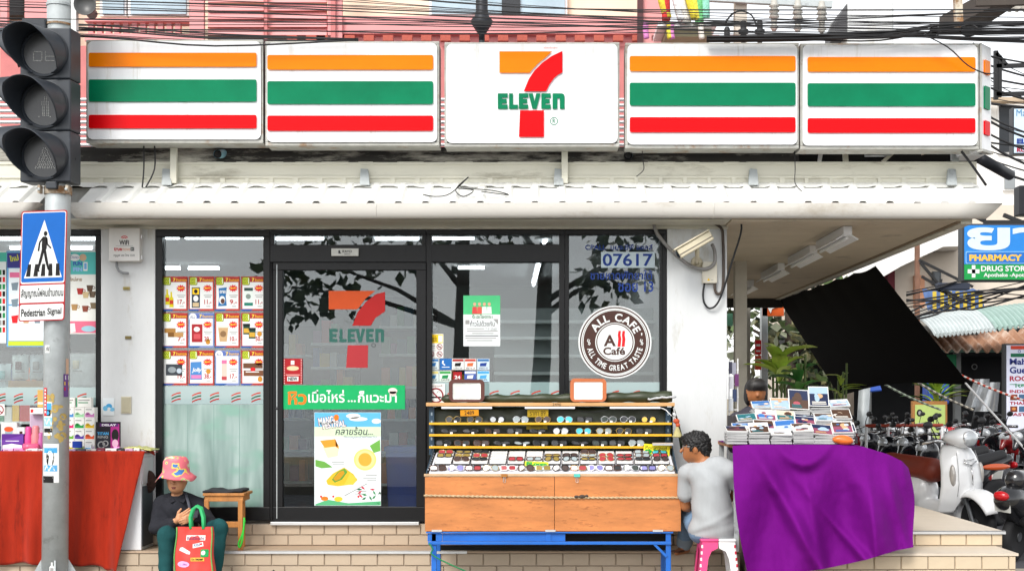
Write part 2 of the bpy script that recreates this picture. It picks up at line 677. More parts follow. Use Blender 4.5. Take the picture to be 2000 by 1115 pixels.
# ================================================================ ground
b = MB(); b.poly([(-900, -900, -0.16), (900, -900, -0.16), (900, 900, -0.16), (-900, 900, -0.16)], mat('bare_ground', '#8f8674', 0.95, var=0.15, scale=0.4))
b.build('ground', kind='structure')
b = MB(); b.box(-60, 60, -11.2, -2.6, -0.155, -0.13, M['asphalt']); b.build('road', kind='structure')
b = MB(); b.box(-60, 60, -2.45, 14, -0.15, 0, M['pave']); b.build('sidewalk', kind='structure')
b = MB(); b.box(-60, 60, -2.6, -2.452, -0.15, -0.005, mat('kerb_stone', '#a9a69c', 0.9, var=0.2)); b.build('kerb', kind='structure')
b = MB(); b.box(3.95, 60, 0.2, 60, -0.14, 0.004, M['asphalt']); b.build('side_street', kind='structure')
# the sea side behind the camera: mirrored in the shop glass
b = MB(); b.box(-60, 60, -19, -11.3, -0.155, 0.0, M['pave']); b.build('promenade', kind='structure')
b = MB(); b.box(-200, 200, -24, -19.05, -0.157, -0.06, mat('sand', '#b7a686', 0.95, var=0.15, scale=2)); b.build('beach', kind='structure')
b = MB(); b.box(-800, 800, -820, -24.05, -0.158, -0.10, mat('sea_water', '#4d6b78', 0.18, var=0.2, scale=0.6, bump=0.6, bscale=1.5)); b.build('sea', kind='structure')

# ================================================================ entrance steps with tiles
Z_LOW, Z_FL = 0.232, 0.432
steps = MB()
steps.box(-6.2, 1.70, -0.452, 0.0, 0.001, Z_LOW - 0.016, M['grout'])
steps.box(-6.2, 1.70, -0.47, 0.0, Z_LOW - 0.016, Z_LOW, M['tread'])
steps.box(-6.2, 1.64, -0.03, 0.35, Z_LOW + 0.001, Z_FL - 0.008, M['grout'])
steps_o = steps.build('entrance_steps', kind='structure')
plat = MB()
plat.box(1.74, 3.83, -0.765, 9.0, 0.006, Z_FL - 0.02, M['grout'])
plat.box(1.74, 3.85, -0.785, 9.0, Z_FL - 0.02, Z_FL, M['tread_pale'])
plat.box(1.74, 3.755, -1.295, -0.766, 0.006, 0.291, M['grout'])
plat.box(1.74, 3.775, -1.312, -0.766, 0.291, 0.311, M['tread_pale'])
plat_o = plat.build('side_terrace', kind='structure')
TM = {}
def tile_mesh(w, h, m, key):
    if key not in TM:
        t = MB()
        c = 0.004
        vs = [(-w/2, 0, -h/2), (w/2, 0, -h/2), (w/2, 0, h/2), (-w/2, 0, h/2),
              (-w/2 + c, -0.012, -h/2 + c), (w/2 - c, -0.012, -h/2 + c), (w/2 - c, -0.012, h/2 - c), (-w/2 + c, -0.012, h/2 - c)]
        t.add(vs, [(4, 5, 6, 7), (0, 1, 5, 4), (1, 2, 6, 5), (2, 3, 7, 6), (3, 0, 4, 7)], m)
        TM[key] = t.mesh('tile')
    return TM[key]
def tile_row(parent, x0, x1, y, z0, z1, w, m, key, off=0.0, rz=0.0):
    h = z1 - z0
    n = int((x1 - x0) / w) + 1
    for i in range(-1, n + 1):
        a0 = x0 + (i + off) * w
        a1 = a0 + w
        a0c, a1c = max(a0, x0), min(a1, x1)
        if a1c - a0c < 0.03:
            continue
        o = placed('tile', tile_mesh(w - 0.005, h - 0.005, m, key), parent, ((a0c + a1c) / 2, y + random.uniform(-0.0012, 0.0012), (z0 + z1) / 2), (0, 0, 0), ((a1c - a0c - 0.005) / (w - 0.005), 1, 1))
tile_row(steps_o, -6.2, 1.70, -0.452, 0.108, 0.214, 0.226, M['tile'], 'a', 0.25)
tile_row(steps_o, -6.2, 1.70, -0.452, 0.002, 0.107, 0.226, M['tile'], 'b', 0.75)
tile_row(steps_o, -6.2, 1.64, -0.03, 0.327, 0.422, 0.213, M['tile'], 'c', 0.1)
tile_row(steps_o, -6.2, 1.64, -0.03, 0.234, 0.326, 0.213, M['tile'], 'd', 0.6)
tile_row(plat_o, 1.74, 3.83, -0.765, 0.313, 0.410, 0.213, M['tile_pale'], 'e', 0.4)
tile_row(plat_o, 1.74, 3.755, -1.295, 0.182, 0.289, 0.213, M['tile_pale'], 'f', 0.2)
tile_row(plat_o, 1.74, 3.755, -1.295, 0.074, 0.181, 0.213, M['tile_pale'], 'g', 0.7)
b = MB(); b.box(PX(410, -0.48), PX(912, -0.48), -0.482, -0.4705, 0.212, 0.234, M['alu']); b.box(PX(410, -0.48), PX(912, -0.48), -0.482, -0.44, 0.2325, 0.235, M['alu'])
b.build('nosing', steps_o)
b = MB(); b.box(1.74, 3.852, -0.795, -0.786, Z_FL - 0.022, Z_FL + 0.004, M['alu']); b.box(1.74, 3.852, -0.795, -0.76, Z_FL + 0.001, Z_FL + 0.004, M['alu'])
b.build('nosing', plat_o)

# ================================================================ shop building
shop = thing('shop_building', 'white corner convenience shop with black glazed front and corrugated canopy', 'building', (-1, 0, 0))
ZT = PZ(448, 0)
b = MB()
b.box(PX(197, -0.03), PX(303, -0.03), -0.03, 0.30, Z_FL - 0.0, ZT, M['wall'])
b.build('pillar', shop, bevel=0.006)
b = MB()
b.box(PX(1303, -0.03), PX(1420, -0.03), -0.03, 6.0, Z_LOW + 0.001, ZT + 0.04, M['wall'])
b.build('pillar', shop, bevel=0.006)
b = MB()
for q in (0.45, 0.62):
    pass
b.box(-6.6, 1.62, 0.02, 0.30, ZT + 0.001, 3.70, M['wall'])
b.build('wall', shop)
b = MB()
b.box(-6.6, PX(1422, -0.05), -0.05, 0.015, PZ(447, -0.05), PZ(438, -0.05), M['cream'])
b.box(-6.6, PX(1422, -0.03), -0.03, 0.014, PZ(437, -0.03), 3.055, M['cream'])
b.build('beam', shop, bevel=0.004)
# wall plates on the left pillar
for (x0, y0, x1, y1, c) in ((240, 560, 253, 566, '#a8995f'), (244, 656, 256, 662, '#7d6f48'), (236, 774, 256, 807, '#c9c2ad')):
    b = MB(); b.pbox(x0, x1, y0, y1, -0.042, -0.031, flat(c)); b.pbox(x0 + 2, x1 - 2, y0 + 2, y1 - 2, -0.046, -0.0421, flat('#b5ae96' if y0 > 700 else '#8b7d4c'))
    b.build('cover_plate', shop, bevel=0.002)

def frame(mb, x0, y0, x1, y1, t, y=-0.02, d=0.08, m=None, tt=None, tb=None):
    m = m or M['black']
    tt = tt or t
    tb = tb or t
    mb.pbox(x0, x1, y0, y0 + tt, y, y + d, m)
    mb.pbox(x0, x1, y1 - tb, y1, y, y + d, m)
    mb.pbox(x0, x0 + t, y0 + tt, y1 - tb, y, y + d, m)
    mb.pbox(x1 - t, x1, y0 + tt, y1 - tb, y, y + d, m)
def pane(parent, x0, y0, x1, y1, y=0.036, m=None):
    q = MB(); q.pbox(x0, x1, y0, y1, y, y + 0.006, m or M['glass']); return q.build('pane', parent)

b = MB(); frame(b, 304, 449, 527, 1016, 13, tb=26); w1 = b.build('window', shop, bevel=0.004); pane(w1, 316, 461, 515, 991)
b = MB(); frame(b, -60, 449, 196.5, 1016, 10, tb=26); w0 = b.build('window', shop, bevel=0.004); pane(w0, -51, 458, 188, 991)
b = MB(); frame(b, 527.5, 449, 832, 512, 8, tt=9, tb=34); w2 = b.build('transom_window', shop, bevel=0.003); pane(w2, 535, 457, 825, 480)
b = MB(); frame(b, 832.5, 449, 1103, 1016, 11, tt=9, tb=26); b.pbox(843, 1092.5, 477, 512, -0.02, 0.06, M['black']); w3 = b.build('window', shop, bevel=0.004)
pane(w3, 842, 457, 1094, 478); pane(w3, 842, 511, 1094, 992)
b = MB(); frame(b, 1103.5, 449, 1302.5, 1016, 8, tt=9, tb=26); b.pbox(1289, 1294.5, 458, 990, -0.02, 0.06, M['black']); w4 = b.build('window', shop, bevel=0.004); pane(w4, 1110, 457, 1290, 992)
# sliding door
b = MB(); frame(b, 533, 512.5, 832, 1018.5, 19, y=-0.035, d=0.045, tt=15, tb=29); b.pbox(527.5, 532.5, 513, 1018, -0.02, 0.05, M['dark'])
door = b.build('door', shop, bevel=0.004); pane(door, 551, 526, 814, 991, y=-0.002, m=M['glassdark'])
b = MB(); b.pbox(539.8, 541.4, 516, 1012, -0.04, -0.0351, M['galv']); b.build('door_seal', door)
b = MB(); b.lathe([(0, 0), (0.013, 0), (0.013, 0.006), (0.008, 0.01), (0, 0.011)], P(541, 797, -0.0352), mat('lock_metal', '#4a4a4c', 0.4, 0.7), axis=(0, -1, 0), n=14); b.build('lock', door, smooth=True)
b = MB(); b.pbox(528, 818, 1019, 1025, -0.075, 0.0, M['alu']); b.build('door_sill', shop, bevel=0.002)
b = MB(); b.pbox(647, 700, 485, 500, -0.05, -0.0205, mat('door_closer_case', '#cfcfc8', 0.5)); bf = pflat(b, -0.0505)
bf.text('KAYO', 669, 488.5, 687, 493.5, flat('#202024'), bold=0.015); bf.poly([(661, 495), (661, 489), (664, 489), (664, 492), (667, 495)], flat('#202024')); bf.text('sensor', 673, 495, 684, 497.5, flat('#555558'))
b.build('door_sensor', shop, bevel=0.003)

# interior
room = MB()
Zc = 3.02
mwi = mat('interior_wall', '#7f8785', 0.8, var=0.08, scale=1.5)
room.box(-6.5, 1.6, 6.0, 6.1, Z_FL, Zc, mwi)
room.box(-6.6, -6.5, 0.3, 6.0, Z_FL, Zc, mwi)
room.box(-6.5, 1.6, 0.31, 6.1, Zc, Zc + 0.05, mat('interior_ceiling', '#a9adac', 0.9, var=0.05))
room.build('interior_wall', shop)
b = MB(); b.box(-6.5, 1.6, 0.352, 6.0, Z_FL - 0.05, Z_FL, mat('interior_floor', '#2f3333', 0.25, var=0.1)); b.build('interior_floor', shop)
# shop tubes (lit)
def tube_lamp(p0, p1, label):
    t = thing('tube_lamp', label, 'lamp', p0, group='lit tubes inside the shop')
    q = MB(); q.tube([p0, p1], 0.016, M['tube'], 8); q.build('tube', t, smooth=True)
    q = MB(); a, c = Vector(p0), Vector(p1); q.bar(a + V(0, 0, 0.035), c + V(0, 0, 0.035), 0.06, 0.03, M['white'], up=(0, 0, 1) if abs((c - a).normalized().z) < .9 else (1, 0, 0)); q.build('housing', t)
for (x0, x1, py, y, lb) in ((318, 350, 464, 0.45, 'short lit tube at the top left of the poster window'), (362, 520, 464, 0.45, 'long lit tube along the top of the poster window'),
                            (537, 632, 466, 0.5, 'lit tube in the left half of the door transom'), (733, 818, 466, 0.5, 'lit tube in the right half of the door transom'),
                            (843, 926, 465, 0.5, 'lit tube in the transom right of the door'), (318, 352, 524, 3.0, 'short lit tube deep inside behind the price posters'),
                            (368, 428, 524, 3.0, 'longer lit tube deep inside behind the price posters'), (895, 946, 523, 3.2, 'lit tube deep inside right of the door'),
                            (0, 185, 466, 0.5, 'lit tube along the top of the far left window'), (20, 180, 484, 1.2, 'second lit tube in the far left window')):
    tube_lamp(P(x0, py, y), P(x1, py, y), lb)
tube_lamp(P(1052, 518, 2.2), P(1042, 557, 4.6), 'lit tube running back into the shop in the middle window')
tube_lamp(P(1066, 470, 0.6), P(1062, 474, 0.9), 'small lit tube end in the transom beside the café window')
# white shelving with pale boards behind the right windows
gond = thing('shop_shelf', 'grey white shelving unit behind the café window', 'shelf', P(1130, 1000, 1.2))
b = MB(); b.box(PX(965, 1.3), PX(1300, 1.3), 1.45, 1.5, Z_FL + 0.001, PZ(600, 1.3), mat('shelf_back', '#9aa2a3', 0.7, var=0.05)); b.build('back_panel', gond)
for py in (628, 660, 695, 729, 764, 800):
    b = MB(); b.box(PX(965, 1.2), PX(1300, 1.2), 1.2, 1.45, PZ(py + 3, 1.2), PZ(py - 3, 1.2), mat('shelf_edge', '#cfd6d6', 0.5, var=0.04)); b.build('shelf_board', gond)
cols = ['#b5392f', '#2d4f8f', '#d0a93c', '#3f7f58', '#c9c9c4', '#7b3a6a', '#d6763a', '#345a6a']
gm = [flat(c) for c in cols]
def goods_shelf(x0, x1, y, zs, label, dens=0.11):
    t = thing('goods_shelf', label, 'shelf', ((x0 + x1) / 2, y, Z_FL))
    q = MB(); q.box(x0, x1, y + 0.36, y + 0.4, Z_FL + 0.001, zs[-1] + 0.35, mat('shelf_dark', '#3c4042', 0.7)); q.build('back_panel', t)
    for z in zs:
        q = MB(); q.box(x0, x1, y, y + 0.36, z - 0.015, z + 0.01, mat('shelf_edge')); q.build('shelf_board', t)
        x = x0 + 0.02
        q = MB()
        while x < x1 - dens:
            w = random.uniform(0.6, 1.0) * dens
            h = random.uniform(0.12, 0.25)
            q.box(x, x + w * 0.92, y + 0.03, y + 0.2, z + 0.011, z + h, random.choice(gm))
            x += w
        q.build('goods', t, kind='stuff')
goods_shelf(-3.6, -2.55, 3.0, (0.6, 0.95, 1.3, 1.65, 2.0), 'dim shelf of coloured goods deep inside behind the poster window')
goods_shelf(-2.42, -1.95, 2.2, (1.35, 1.6, 1.85, 2.1), 'narrow rack of coloured packets inside behind the glass door')
goods_shelf(-1.75, -1.15, 2.6, (0.6, 0.95, 1.3, 1.65, 2.0, 2.3), 'rack of coloured packets deep inside behind the right half of the door')
goods_shelf(-0.98, -0.5, 1.7, (0.6, 0.95, 1.3, 1.6), 'low shelf of packets inside behind the middle window')
goods_shelf(-6.2, -4.2, 1.0, (0.6, 0.95, 1.3, 1.65), 'shelf of packets inside the far left window')
b = MB(); b.box(-2.0, -0.9, 4.2, 4.8, Z_FL, 1.5, mat('counter_front', '#6c7476', 0.5)); b.box(-2.05, -0.85, 4.15, 4.85, 1.501, 1.54, M['white'])
b.build('shop_counter', label='grey shop counter deep inside behind the glass door', cat='counter')
b = MB()
b.lathe([(0.17, 0.0), (0.2, 0.04), (0.235, 0.62), (0.25, 0.63), (0.25, 0.67), (0, 0.68)], (PX(793, 0.3), 0.28, Z_FL), mat('navy_bin', '#2a48a8', 0.4), n=4)  # set inside the shop to stand in for a bin mirrored in the door
b.build('waste_bin', bevel=0.012, label='navy blue waste bin standing in for a reflection in the door', cat='bin')

# ---------------------------------------------------------------- canopy
ZS = 3.06
b = MB()
b.box(-6.6, PX(88, -0.43), -0.43, -0.055, ZS, ZS + 0.01, M['cream']); b.box(PX(118, -0.43), 1.62, -0.43, -0.055, ZS, ZS + 0.01, M['cream'])
b.build('soffit', shop)
b = MB()
y = -0.43
while y < 8.75:
    b.box(1.63, 3.60, y, y + 0.085, ZS - 0.008, ZS + 0.012, M['slat'])
    b.box(1.63, 3.60, y + 0.085, y + 0.1, ZS + 0.006, ZS + 0.012, M['dark'])  # groove shade put into the colour of a dark strip
    y += 0.1
b.build('soffit_slats', shop, kind='stuff')
b = MB(); b.box(3.602, 3.70, -0.40, 8.8, ZS - 0.03, ZS + 0.10, M['cream']); b.box(3.57, 3.601, -0.40, 8.8, ZS - 0.02, ZS + 0.012, mat('brown_trim', '#8b7a62', 0.7)); b.build('side_trim', shop)
b = MB(); b.box(1.63, 3.72, 8.76, 8.95, ZS - 0.14, ZS + 0.1, mat('dark_beam', '#3a3a38', 0.8)); b.build('end_beam', shop)

def gutter(x0, x1, ends):
    prof = []
    r = 0.065
    for i in range(11):
        an = math.pi + math.pi * i / 10
        prof.append((-0.49 + r * math.cos(an) * 0.9, 3.19 - 0.0 + r * 1.95 * math.sin(an)))
    q = MB()
    top = 3.19
    n = 24
    pts = []
    for k in range(n + 1):
        u = k / n
        sag = 0.004 * math.sin(u * 9 + x0)
        row = []
        for (yy, zz) in prof:
            e0 = ends[0] * (zz - 3.06) / 0.13
            e1 = ends[1] * (zz - 3.06) / 0.13
            row.append((x0 - e0 + (x1 + e1 - x0 + e0) * u, yy, zz + sag))
        pts.append(row)
    vs = [p for row in pts for p in row]
    m = len(prof)
    fs = [(k * m + j, k * m + j + 1, (k + 1) * m + j + 1, (k + 1) * m + j) for k in range(n) for j in range(m - 1)]
    fs += [tuple(range(m)), tuple(n * m + j for j in range(m))]
    q.add(vs, fs, M['gutter'])
    # joints
    for u in (0.33, 0.7):
        xx = x0 + (x1 - x0) * u
        q.tube([(xx, yy, zz) for yy, zz in [(c[0] * 1.0 - 0.002, c[1] - 0.002) for c in prof]], 0.0035, M['gutter'], 5)
    return q.build('gutter', shop, smooth=True)
gutter(PX(150, -0.49), PX(1925, -0.49), (0.10, 0.13))
gutter(-6.6, PX(48, -0.49), (0, 0.14))

def roof_sheet(x0, x1, slope=0.0, name='roof_sheet'):
    """trapezoid-ribbed sheet from the gutter up to the fascia"""
    pitch = 0.2325
    q = MB()
    xs = []
    x = math.floor(x0 / pitch) * pitch
    while x < x1 + pitch:
        for dx, dz in ((0.0, 0.0), (0.135, 0.0), (0.159, 0.025), (0.199, 0.025), (0.2235, 0.0)):
            if x0 <= x + dx <= x1:
                xs.append((x + dx, dz))
        x += pitch
    vs, fs = [], []
    nr = 6
    for r in range(nr + 1):
        u = r / nr
        for (xx, dz) in xs:
            jit = 0.004 * mnoise.noise((xx * 3, u * 3, 1.7)) + (0.006 * mnoise.noise((xx * 5, 0, 4.0)) if r == 0 else 0)
            vs.append((xx, -0.50 + 0.44 * u + jit, 3.185 + 0.225 * u + dz + jit))
    n = len(xs)
    for r in range(nr):
        for i in range(n - 1):
            fs.append((r * n + i, r * n + i + 1, (r + 1) * n + i + 1, (r + 1) * n + i))
    q.add(vs, fs, M['roof'])
    return q.build(name, shop, solid=0.004)
pt_ = 0.2325
n0, n1 = round(PX(128, -0.5) / pt_), round(PX(1925, -0.5) / pt_)
for i in range(8):
    i0, i1 = n0 + (n1 - n0) * i // 8, n0 + (n1 - n0) * (i + 1) // 8
    roof_sheet(i0 * pt_ - 0.001, i1 * pt_ + 0.137)
roof_sheet(-6.6, PX(82, -0.5))
# side roof over the terrace, seen from its front end
b = MB()
b.grid(lambda u, v: (1.75 + 1.98 * u, -0.10 + 8.9 * v, 3.41 - 0.20 * u + 0.012 * math.sin(v * 240)), 4, 60, M['roof'])
b.build('side_roof', shop, solid=0.01)
# ridge flashing and fascia
b = MB(); b.grid(lambda u, v: (-6.6 + (PX(1905, -0.1) + 6.6) * u, -0.14 + 0.11 * v, 3.385 + 0.055 * v + (0.012 if int(u * 230) % 5 < 2 and v < 0.6 else 0)), 230, 3, M['roof']); b.build('flashing', shop, solid=0.003)
b = MB()
b.box(-6.6, PX(1908, -0.03), -0.03, 0.0, PZ(362, -0.03), PZ(317, -0.03), M['cream'])
b.box(-6.6, PX(1908, -0.04), -0.04, -0.031, PZ(322, -0.04), PZ(316, -0.04), M['cream'])
b.box(-6.6, PX(1908, -0.045), -0.045, -0.031, PZ(348, -0.045), PZ(344, -0.045), M['cream'])
b.build('fascia', shop, bevel=0.003)
fm = MB(); fm.box(-0.02, 0.02, -0.012, 0.0, -0.03, 0.03, M['cream']); fmm = fm.mesh('fascia_rib')
x = 150
while x < 1900:
    placed('fascia_rib', fmm, shop, P(x, 353.5, -0.0312), (0, 0, 0), (random.uniform(.7, 1.2), 1, 0.85)); x += 47.5
b = MB(); b.grid(lambda u, v: (-6.6 + (PX(1560, -0.02) + 6.6) * u, -0.04 + 0.02 * mnoise.noise((u * 40, v * 2, 0)) + 0.05 * v, PZ(318, -0.03) + 0.002 + (PZ(286, 0) - PZ(318, 0)) * v), 160, 4, M['ledge'])
b.box(-6.6, PX(1560, 0), 0.019, 0.6, 3.4, PZ(287, 0), M['ledge'])
b.build('ledge', shop)
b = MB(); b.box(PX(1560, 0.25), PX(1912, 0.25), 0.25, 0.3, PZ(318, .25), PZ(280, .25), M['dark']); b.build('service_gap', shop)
# stubby grey brackets and cream posts between sign and canopy
for x in (325, 712, 1091, 1472, 1860):
    b = MB(); b.extr([P(x - 7, 330, -0.06), P(x + 6, 331, -0.06), P(x + 9, 361, -0.16), P(x - 9, 361, -0.16)], (0, 0.035, 0.0), M['galv']); b.build('bracket', shop, bevel=0.003)
for x in (338, 1103):
    b = MB(); b.pbox(x - 6, x + 6, 286, 358, -0.12, -0.07, M['cream']); b.build('sign_post', shop, bevel=0.003)
for (x, y, c) in ((431, 305, '#7aa0ab'), (1225, 307, '#4c555c')):
    b = MB(); p = P(x, y, -0.02); b.tube([p + V(0.02, 0.06, 0.03), p + V(-0.0, -0.12, -0.005)], 0.038, flat(c), 14, cap=False); b.tube([p + V(0.02, 0.06, 0.03), p + V(-0.0, -0.119, -0.005)], 0.030, M['dark'], 14); b.build('drain_pipe', shop, smooth=True)
# struts seen through the gap at the right end
for (x0, y0, x1, y1, w, c) in ((1605, 288, 1600, 318, 7, 'white'), (1650, 290, 1652, 318, 10, 'cream'), (1755, 288, 1725, 316, 12, 'cream'), (1690, 302, 1740, 302, 14, 'galv'), (1800, 300, 1830, 290, 9, 'rust'), (1865, 290, 1866, 316, 12, 'galv')):
    b = MB(); b.bar(P(x0, y0, 0.1), P(x1, y1, 0.1), w / 220, 0.03, M[c]); b.build('strut', shop)

# terrace lamps under the soffit
for i, (yc, n) in enumerate(((0.5, 'nearest'), (2.0, 'second nearest'), (3.8, 'third nearest'), (6.0, 'farthest'))):
    t = thing('terrace_lamp', 'white tube lamp fixture under the terrace soffit, %s of four' % n, 'lamp', (2.7, yc, ZS - 0.01), group='lamps under the soffit')
    q = MB(); q.box(2.66, 2.74, yc - 0.6, yc + 0.6, ZS - 0.085, ZS - 0.0085, M['white']); q.build('housing', t, bevel=0.008)
    q = MB(); q.extr([(2.60, yc - 0.58, ZS - 0.125), (2.66, yc - 0.58, ZS - 0.086), (2.74, yc - 0.58, ZS - 0.086), (2.80, yc - 0.58, ZS - 0.125), (2.795, yc - 0.58, ZS - 0.13), (2.735, yc - 0.58, ZS - 0.094), (2.665, yc - 0.58, ZS - 0.094), (2.605, yc - 0.58, ZS - 0.13)], (0, 1.16, 0), M['white']); q.build('reflector', t)
    q = MB(); q.tube([(2.7, yc - 0.57, ZS - 0.115), (2.7, yc + 0.57, ZS - 0.115)], 0.014, mat('unlit_tube', '#f2f2ee', 0.3, var=0), 8); q.build('tube', t, smooth=True)

# ---------------------------------------------------------------- illuminated sign boxes
SY = -0.35
sign_white = mat('sign_acrylic_white', '#f2f3f4', 0.25, var=0.03, scale=3, spec=0.3, stretch=(6, 1, .6), grime='#d2d0c8', gamt=0.37, gscale=2)
s_or, s_gr, s_rd = mat('sign_orange', '#f98400', 0.3, var=0.04, spec=0.12), mat('sign_green', '#007d54', 0.3, var=0.16, scale=3, spec=0.12), mat('sign_red', '#e2000c', 0.3, var=0.04, spec=0.12)
sign_frame = mat('sign_frame', '#b2b1aa', 0.5, 0.3, var=0.2, scale=10, grime='#8f673e', gamt=0.4, gscale=6)
def rrect(x0, y0, x1, y1, r, n=5):
    pts = []
    for (cx, cy, a0) in ((x1 - r, y0 + r, -90), (x1 - r, y1 - r, 0), (x0 + r, y1 - r, 90), (x0 + r, y0 + r, 180)):
        for i in range(n + 1):
            an = R(a0 + 90 * i / n)
            pts.append((cx + r * math.cos(an), cy + r * math.sin(an)))
    return pts
def raised(parent, name, pts, y0, m, th=0.014, bev=0.006):
    """raised acrylic shape, outline in photo pixels on the sign face"""
    q = MB()
    pp = [P(a, c, y0) for a, c in pts]
    q.prism([(p.x, p.z) for p in pp], y0 - th, y0 + 0.004, m)
    return q.build(name, parent, bevel=bev)
def sign_box(x0, x1, t, bt, label):
    th = thing('sign_box', label, 'sign', P((x0 + x1) / 2, bt, SY), group='row of sign boxes above the canopy')
    q = MB()
    fw = 6
    for (a, c, d, e) in ((x0, t, x1, t + fw), (x0, bt - fw - 1, x1, bt), (x0, t + fw, x0 + fw, bt - fw - 1), (x1 - fw, t + fw, x1, bt - fw - 1)):
        q.pbox(a, d, c, e, SY, SY + 0.05, sign_frame)
    q.box(PX(x0, SY) + 0.004, PX(x1, SY) - 0.004, SY + 0.051, SY + 0.26, PZ(bt, SY) + 0.004, PZ(t, SY) - 0.004, sign_frame)
    q.build('frame', th, bevel=0.004)
    q = MB()
    pp = [P(a, c, SY) for a, c in rrect(x0 + 5.8, t + 5.8, x1 - 5.8, bt - 8.5, 9)]
    q.prism([(p.x, p.z) for p in pp], SY - 0.016, SY + 0.02, sign_white)
    q.build('face', th, bevel=0.008)
    return th
def stripes(th, x0, x1, rows):
    for (a, c), m in zip(rows, (s_or, s_gr, s_rd)):
        raised(th, 'stripe', rrect(x0, a, x1, c, 2.5, 3), SY - 0.016, m)
t = sign_box(168, 514, 78, 280, 'leftmost sign box with orange, green and red stripes beside the traffic signal'); stripes(t, 175, 501, ((105, 131), (157, 199), (226, 251)))
t = sign_box(518, 858, 81, 285, 'second sign box from the left with orange, green and red stripes'); stripes(t, 524, 845, ((110, 136), (161, 203), (228, 255)))
t = sign_box(868, 1210, 83, 287, 'white central sign box with the large orange and red numeral')
t4 = sign_box(1221, 1560.5, 84, 290, 'striped sign box right of the numeral sign, second from the right'); stripes(t4, 1231, 1552, ((112, 139), (164, 206), (231, 258)))
t5 = sign_box(1563, 1912, 85, 292, 'striped sign box at the right end of the row under the cable bundle'); stripes(t5, 1578, 1903, ((114, 140), (165, 207), (233, 259)))
yl = SY - 0.016
arcL = [(1078 - 3, 103), (1064, 113), (1049, 125), (1038, 137), (1034, 142)]
raised(t, 'numeral_bar', [(977, 103)] + arcL + [(977, 142)], yl, s_or)
red_l = [(1097, 103), (1078, 112), (1060, 125), (1045, 140), (1034, 156), (1025, 178)]
red_r = [(1066, 178), (1072, 165), (1081, 153), (1089, 146), (1097, 142)]
raised(t, 'numeral_stroke', red_l + red_r, yl, s_rd)
raised(t, 'numeral_stem', [(1017, 218), (1061, 218), (1061, 267), (1015, 267)], yl, s_rd)
def letter(kind, x0, x1, y0=184, y1=213):
    w, h = x1 - x0, y1 - y0
    s = w * 0.40
    b3 = h * 0.24
    if kind == 'E':
        mid = y0 + h / 2
        p = [(x0, y0), (x1, y0), (x1, y0 + b3), (x0 + s, y0 + b3), (x0 + s, mid - b3 / 2), (x1 - 2, mid - b3 / 2), (x1 - 2, mid + b3 / 2), (x0 + s, mid + b3 / 2), (x0 + s, y1 - b3), (x1, y1 - b3), (x1, y1), (x0, y1)]
    elif kind == 'L':
        p = [(x0, y0), (x0 + s, y0), (x0 + s, y1 - b3), (x1, y1 - b3), (x1, y1), (x0, y1)]
    elif kind == 'V':
        p = [(x0, y0), (x0 + w * 0.33, y0), (x0 + w * 0.5, y0 + h * 0.62), (x1 - w * 0.33, y0), (x1, y0), (x0 + w * 0.66, y1), (x0 + w * 0.34, y1)]
    else:
        p = [(x0, y0), (x1 - 5, y0), (x1 - 1.5, y0 + 1.5), (x1, y0 + 5), (x1, y1), (x1 - s * 0.9, y1), (x1 - s * 0.9, y0 + b3 + 1), (x0 + s * 0.9, y0 + b3 + 1), (x0 + s * 0.9, y1), (x0, y1)]
    return p
for k, x0, x1 in (('E', 973, 991), ('L', 995, 1011), ('E', 1014, 1031), ('V', 1033, 1055), ('E', 1058, 1075), ('n', 1080, 1102)):
    raised(t, 'letter', letter(k, x0, x1), yl, s_gr, 0.012, 0.003)
q = MB(); fl = pflat(q, yl - 0.001); fl.ring(1082, 237, 6.4, 7.8, s_gr); fl.text('R', 1079.2, 232.5, 1085, 241, s_gr, bold=0.01); fl.text('abcdawo', 1062, 91.5, 1089, 95.5, flat('#f0a9a0')); q.build('registered_mark', t)
# corner box turned towards the side street
th = thing('sign_box', 'narrow corner sign box turned towards the side street', 'sign', P(1926, 292, SY), group='row of sign boxes above the canopy')
A, B = P(1914, 86, SY), P(1942, 88, SY + 0.16)
Bz0, Az0 = PZ(286, SY + 0.16), PZ(291, SY)
B = Vector((A.x + 0.145, SY + 0.16, A.z))
q = MB(); q.extr([(A.x, A.y, Az0), (B.x, B.y, Az0), (B.x, B.y, A.z), (A.x, A.y, A.z)], (-0.05, 0.12, 0), sign_white); q.build('face', th, bevel=0.008)
q = MB(); q.box(A.x - 0.004, A.x + 0.012, SY - 0.012, SY + 0.05, Az0 - 0.005, A.z + 0.004, sign_frame); q.bar((A.x, SY - .002, Az0 - 0.012), (B.x, B.y, Az0 - 0.012), 0.05, 0.022, sign_frame); q.build('frame', th)
dv = (B - A).normalized(); nv = Vector((dv.y, -dv.x, 0))
for (a, c), m in zip(((115, 141), (166, 209), (234, 260)), (s_or, s_gr, s_rd)):
    q = MB(); z1, z0 = PZ(a, SY), PZ(c, SY)
    p0, p1 = A + dv * 0.075, A + dv * 0.17
    q.extr([(p0.x, p0.y, z0), (p1.x, p1.y, z0), (p1.x, p1.y, z1), (p0.x, p0.y, z1)], nv * 0.014, m); q.build('stripe', th, bevel=0.004)
# return sign along the side
th = thing('sign_box', 'side sign box facing the side street, seen edge on', 'sign', (B.x, 1.0, Az0), group='row of sign boxes above the canopy')
q = MB(); q.box(B.x - 0.22, B.x - 0.003, B.y + 0.03, 2.6, Az0, A.z, sign_white); q.build('face', th, bevel=0.008)
for (a, c), m in zip(((115, 141), (166, 209), (234, 260)), (s_or, s_gr, s_rd)):
    q = MB(); q.box(B.x - 0.004, B.x + 0.012, B.y + 0.06, 2.5, PZ(c, SY), PZ(a, SY), m); q.build('stripe', th, bevel=0.004)

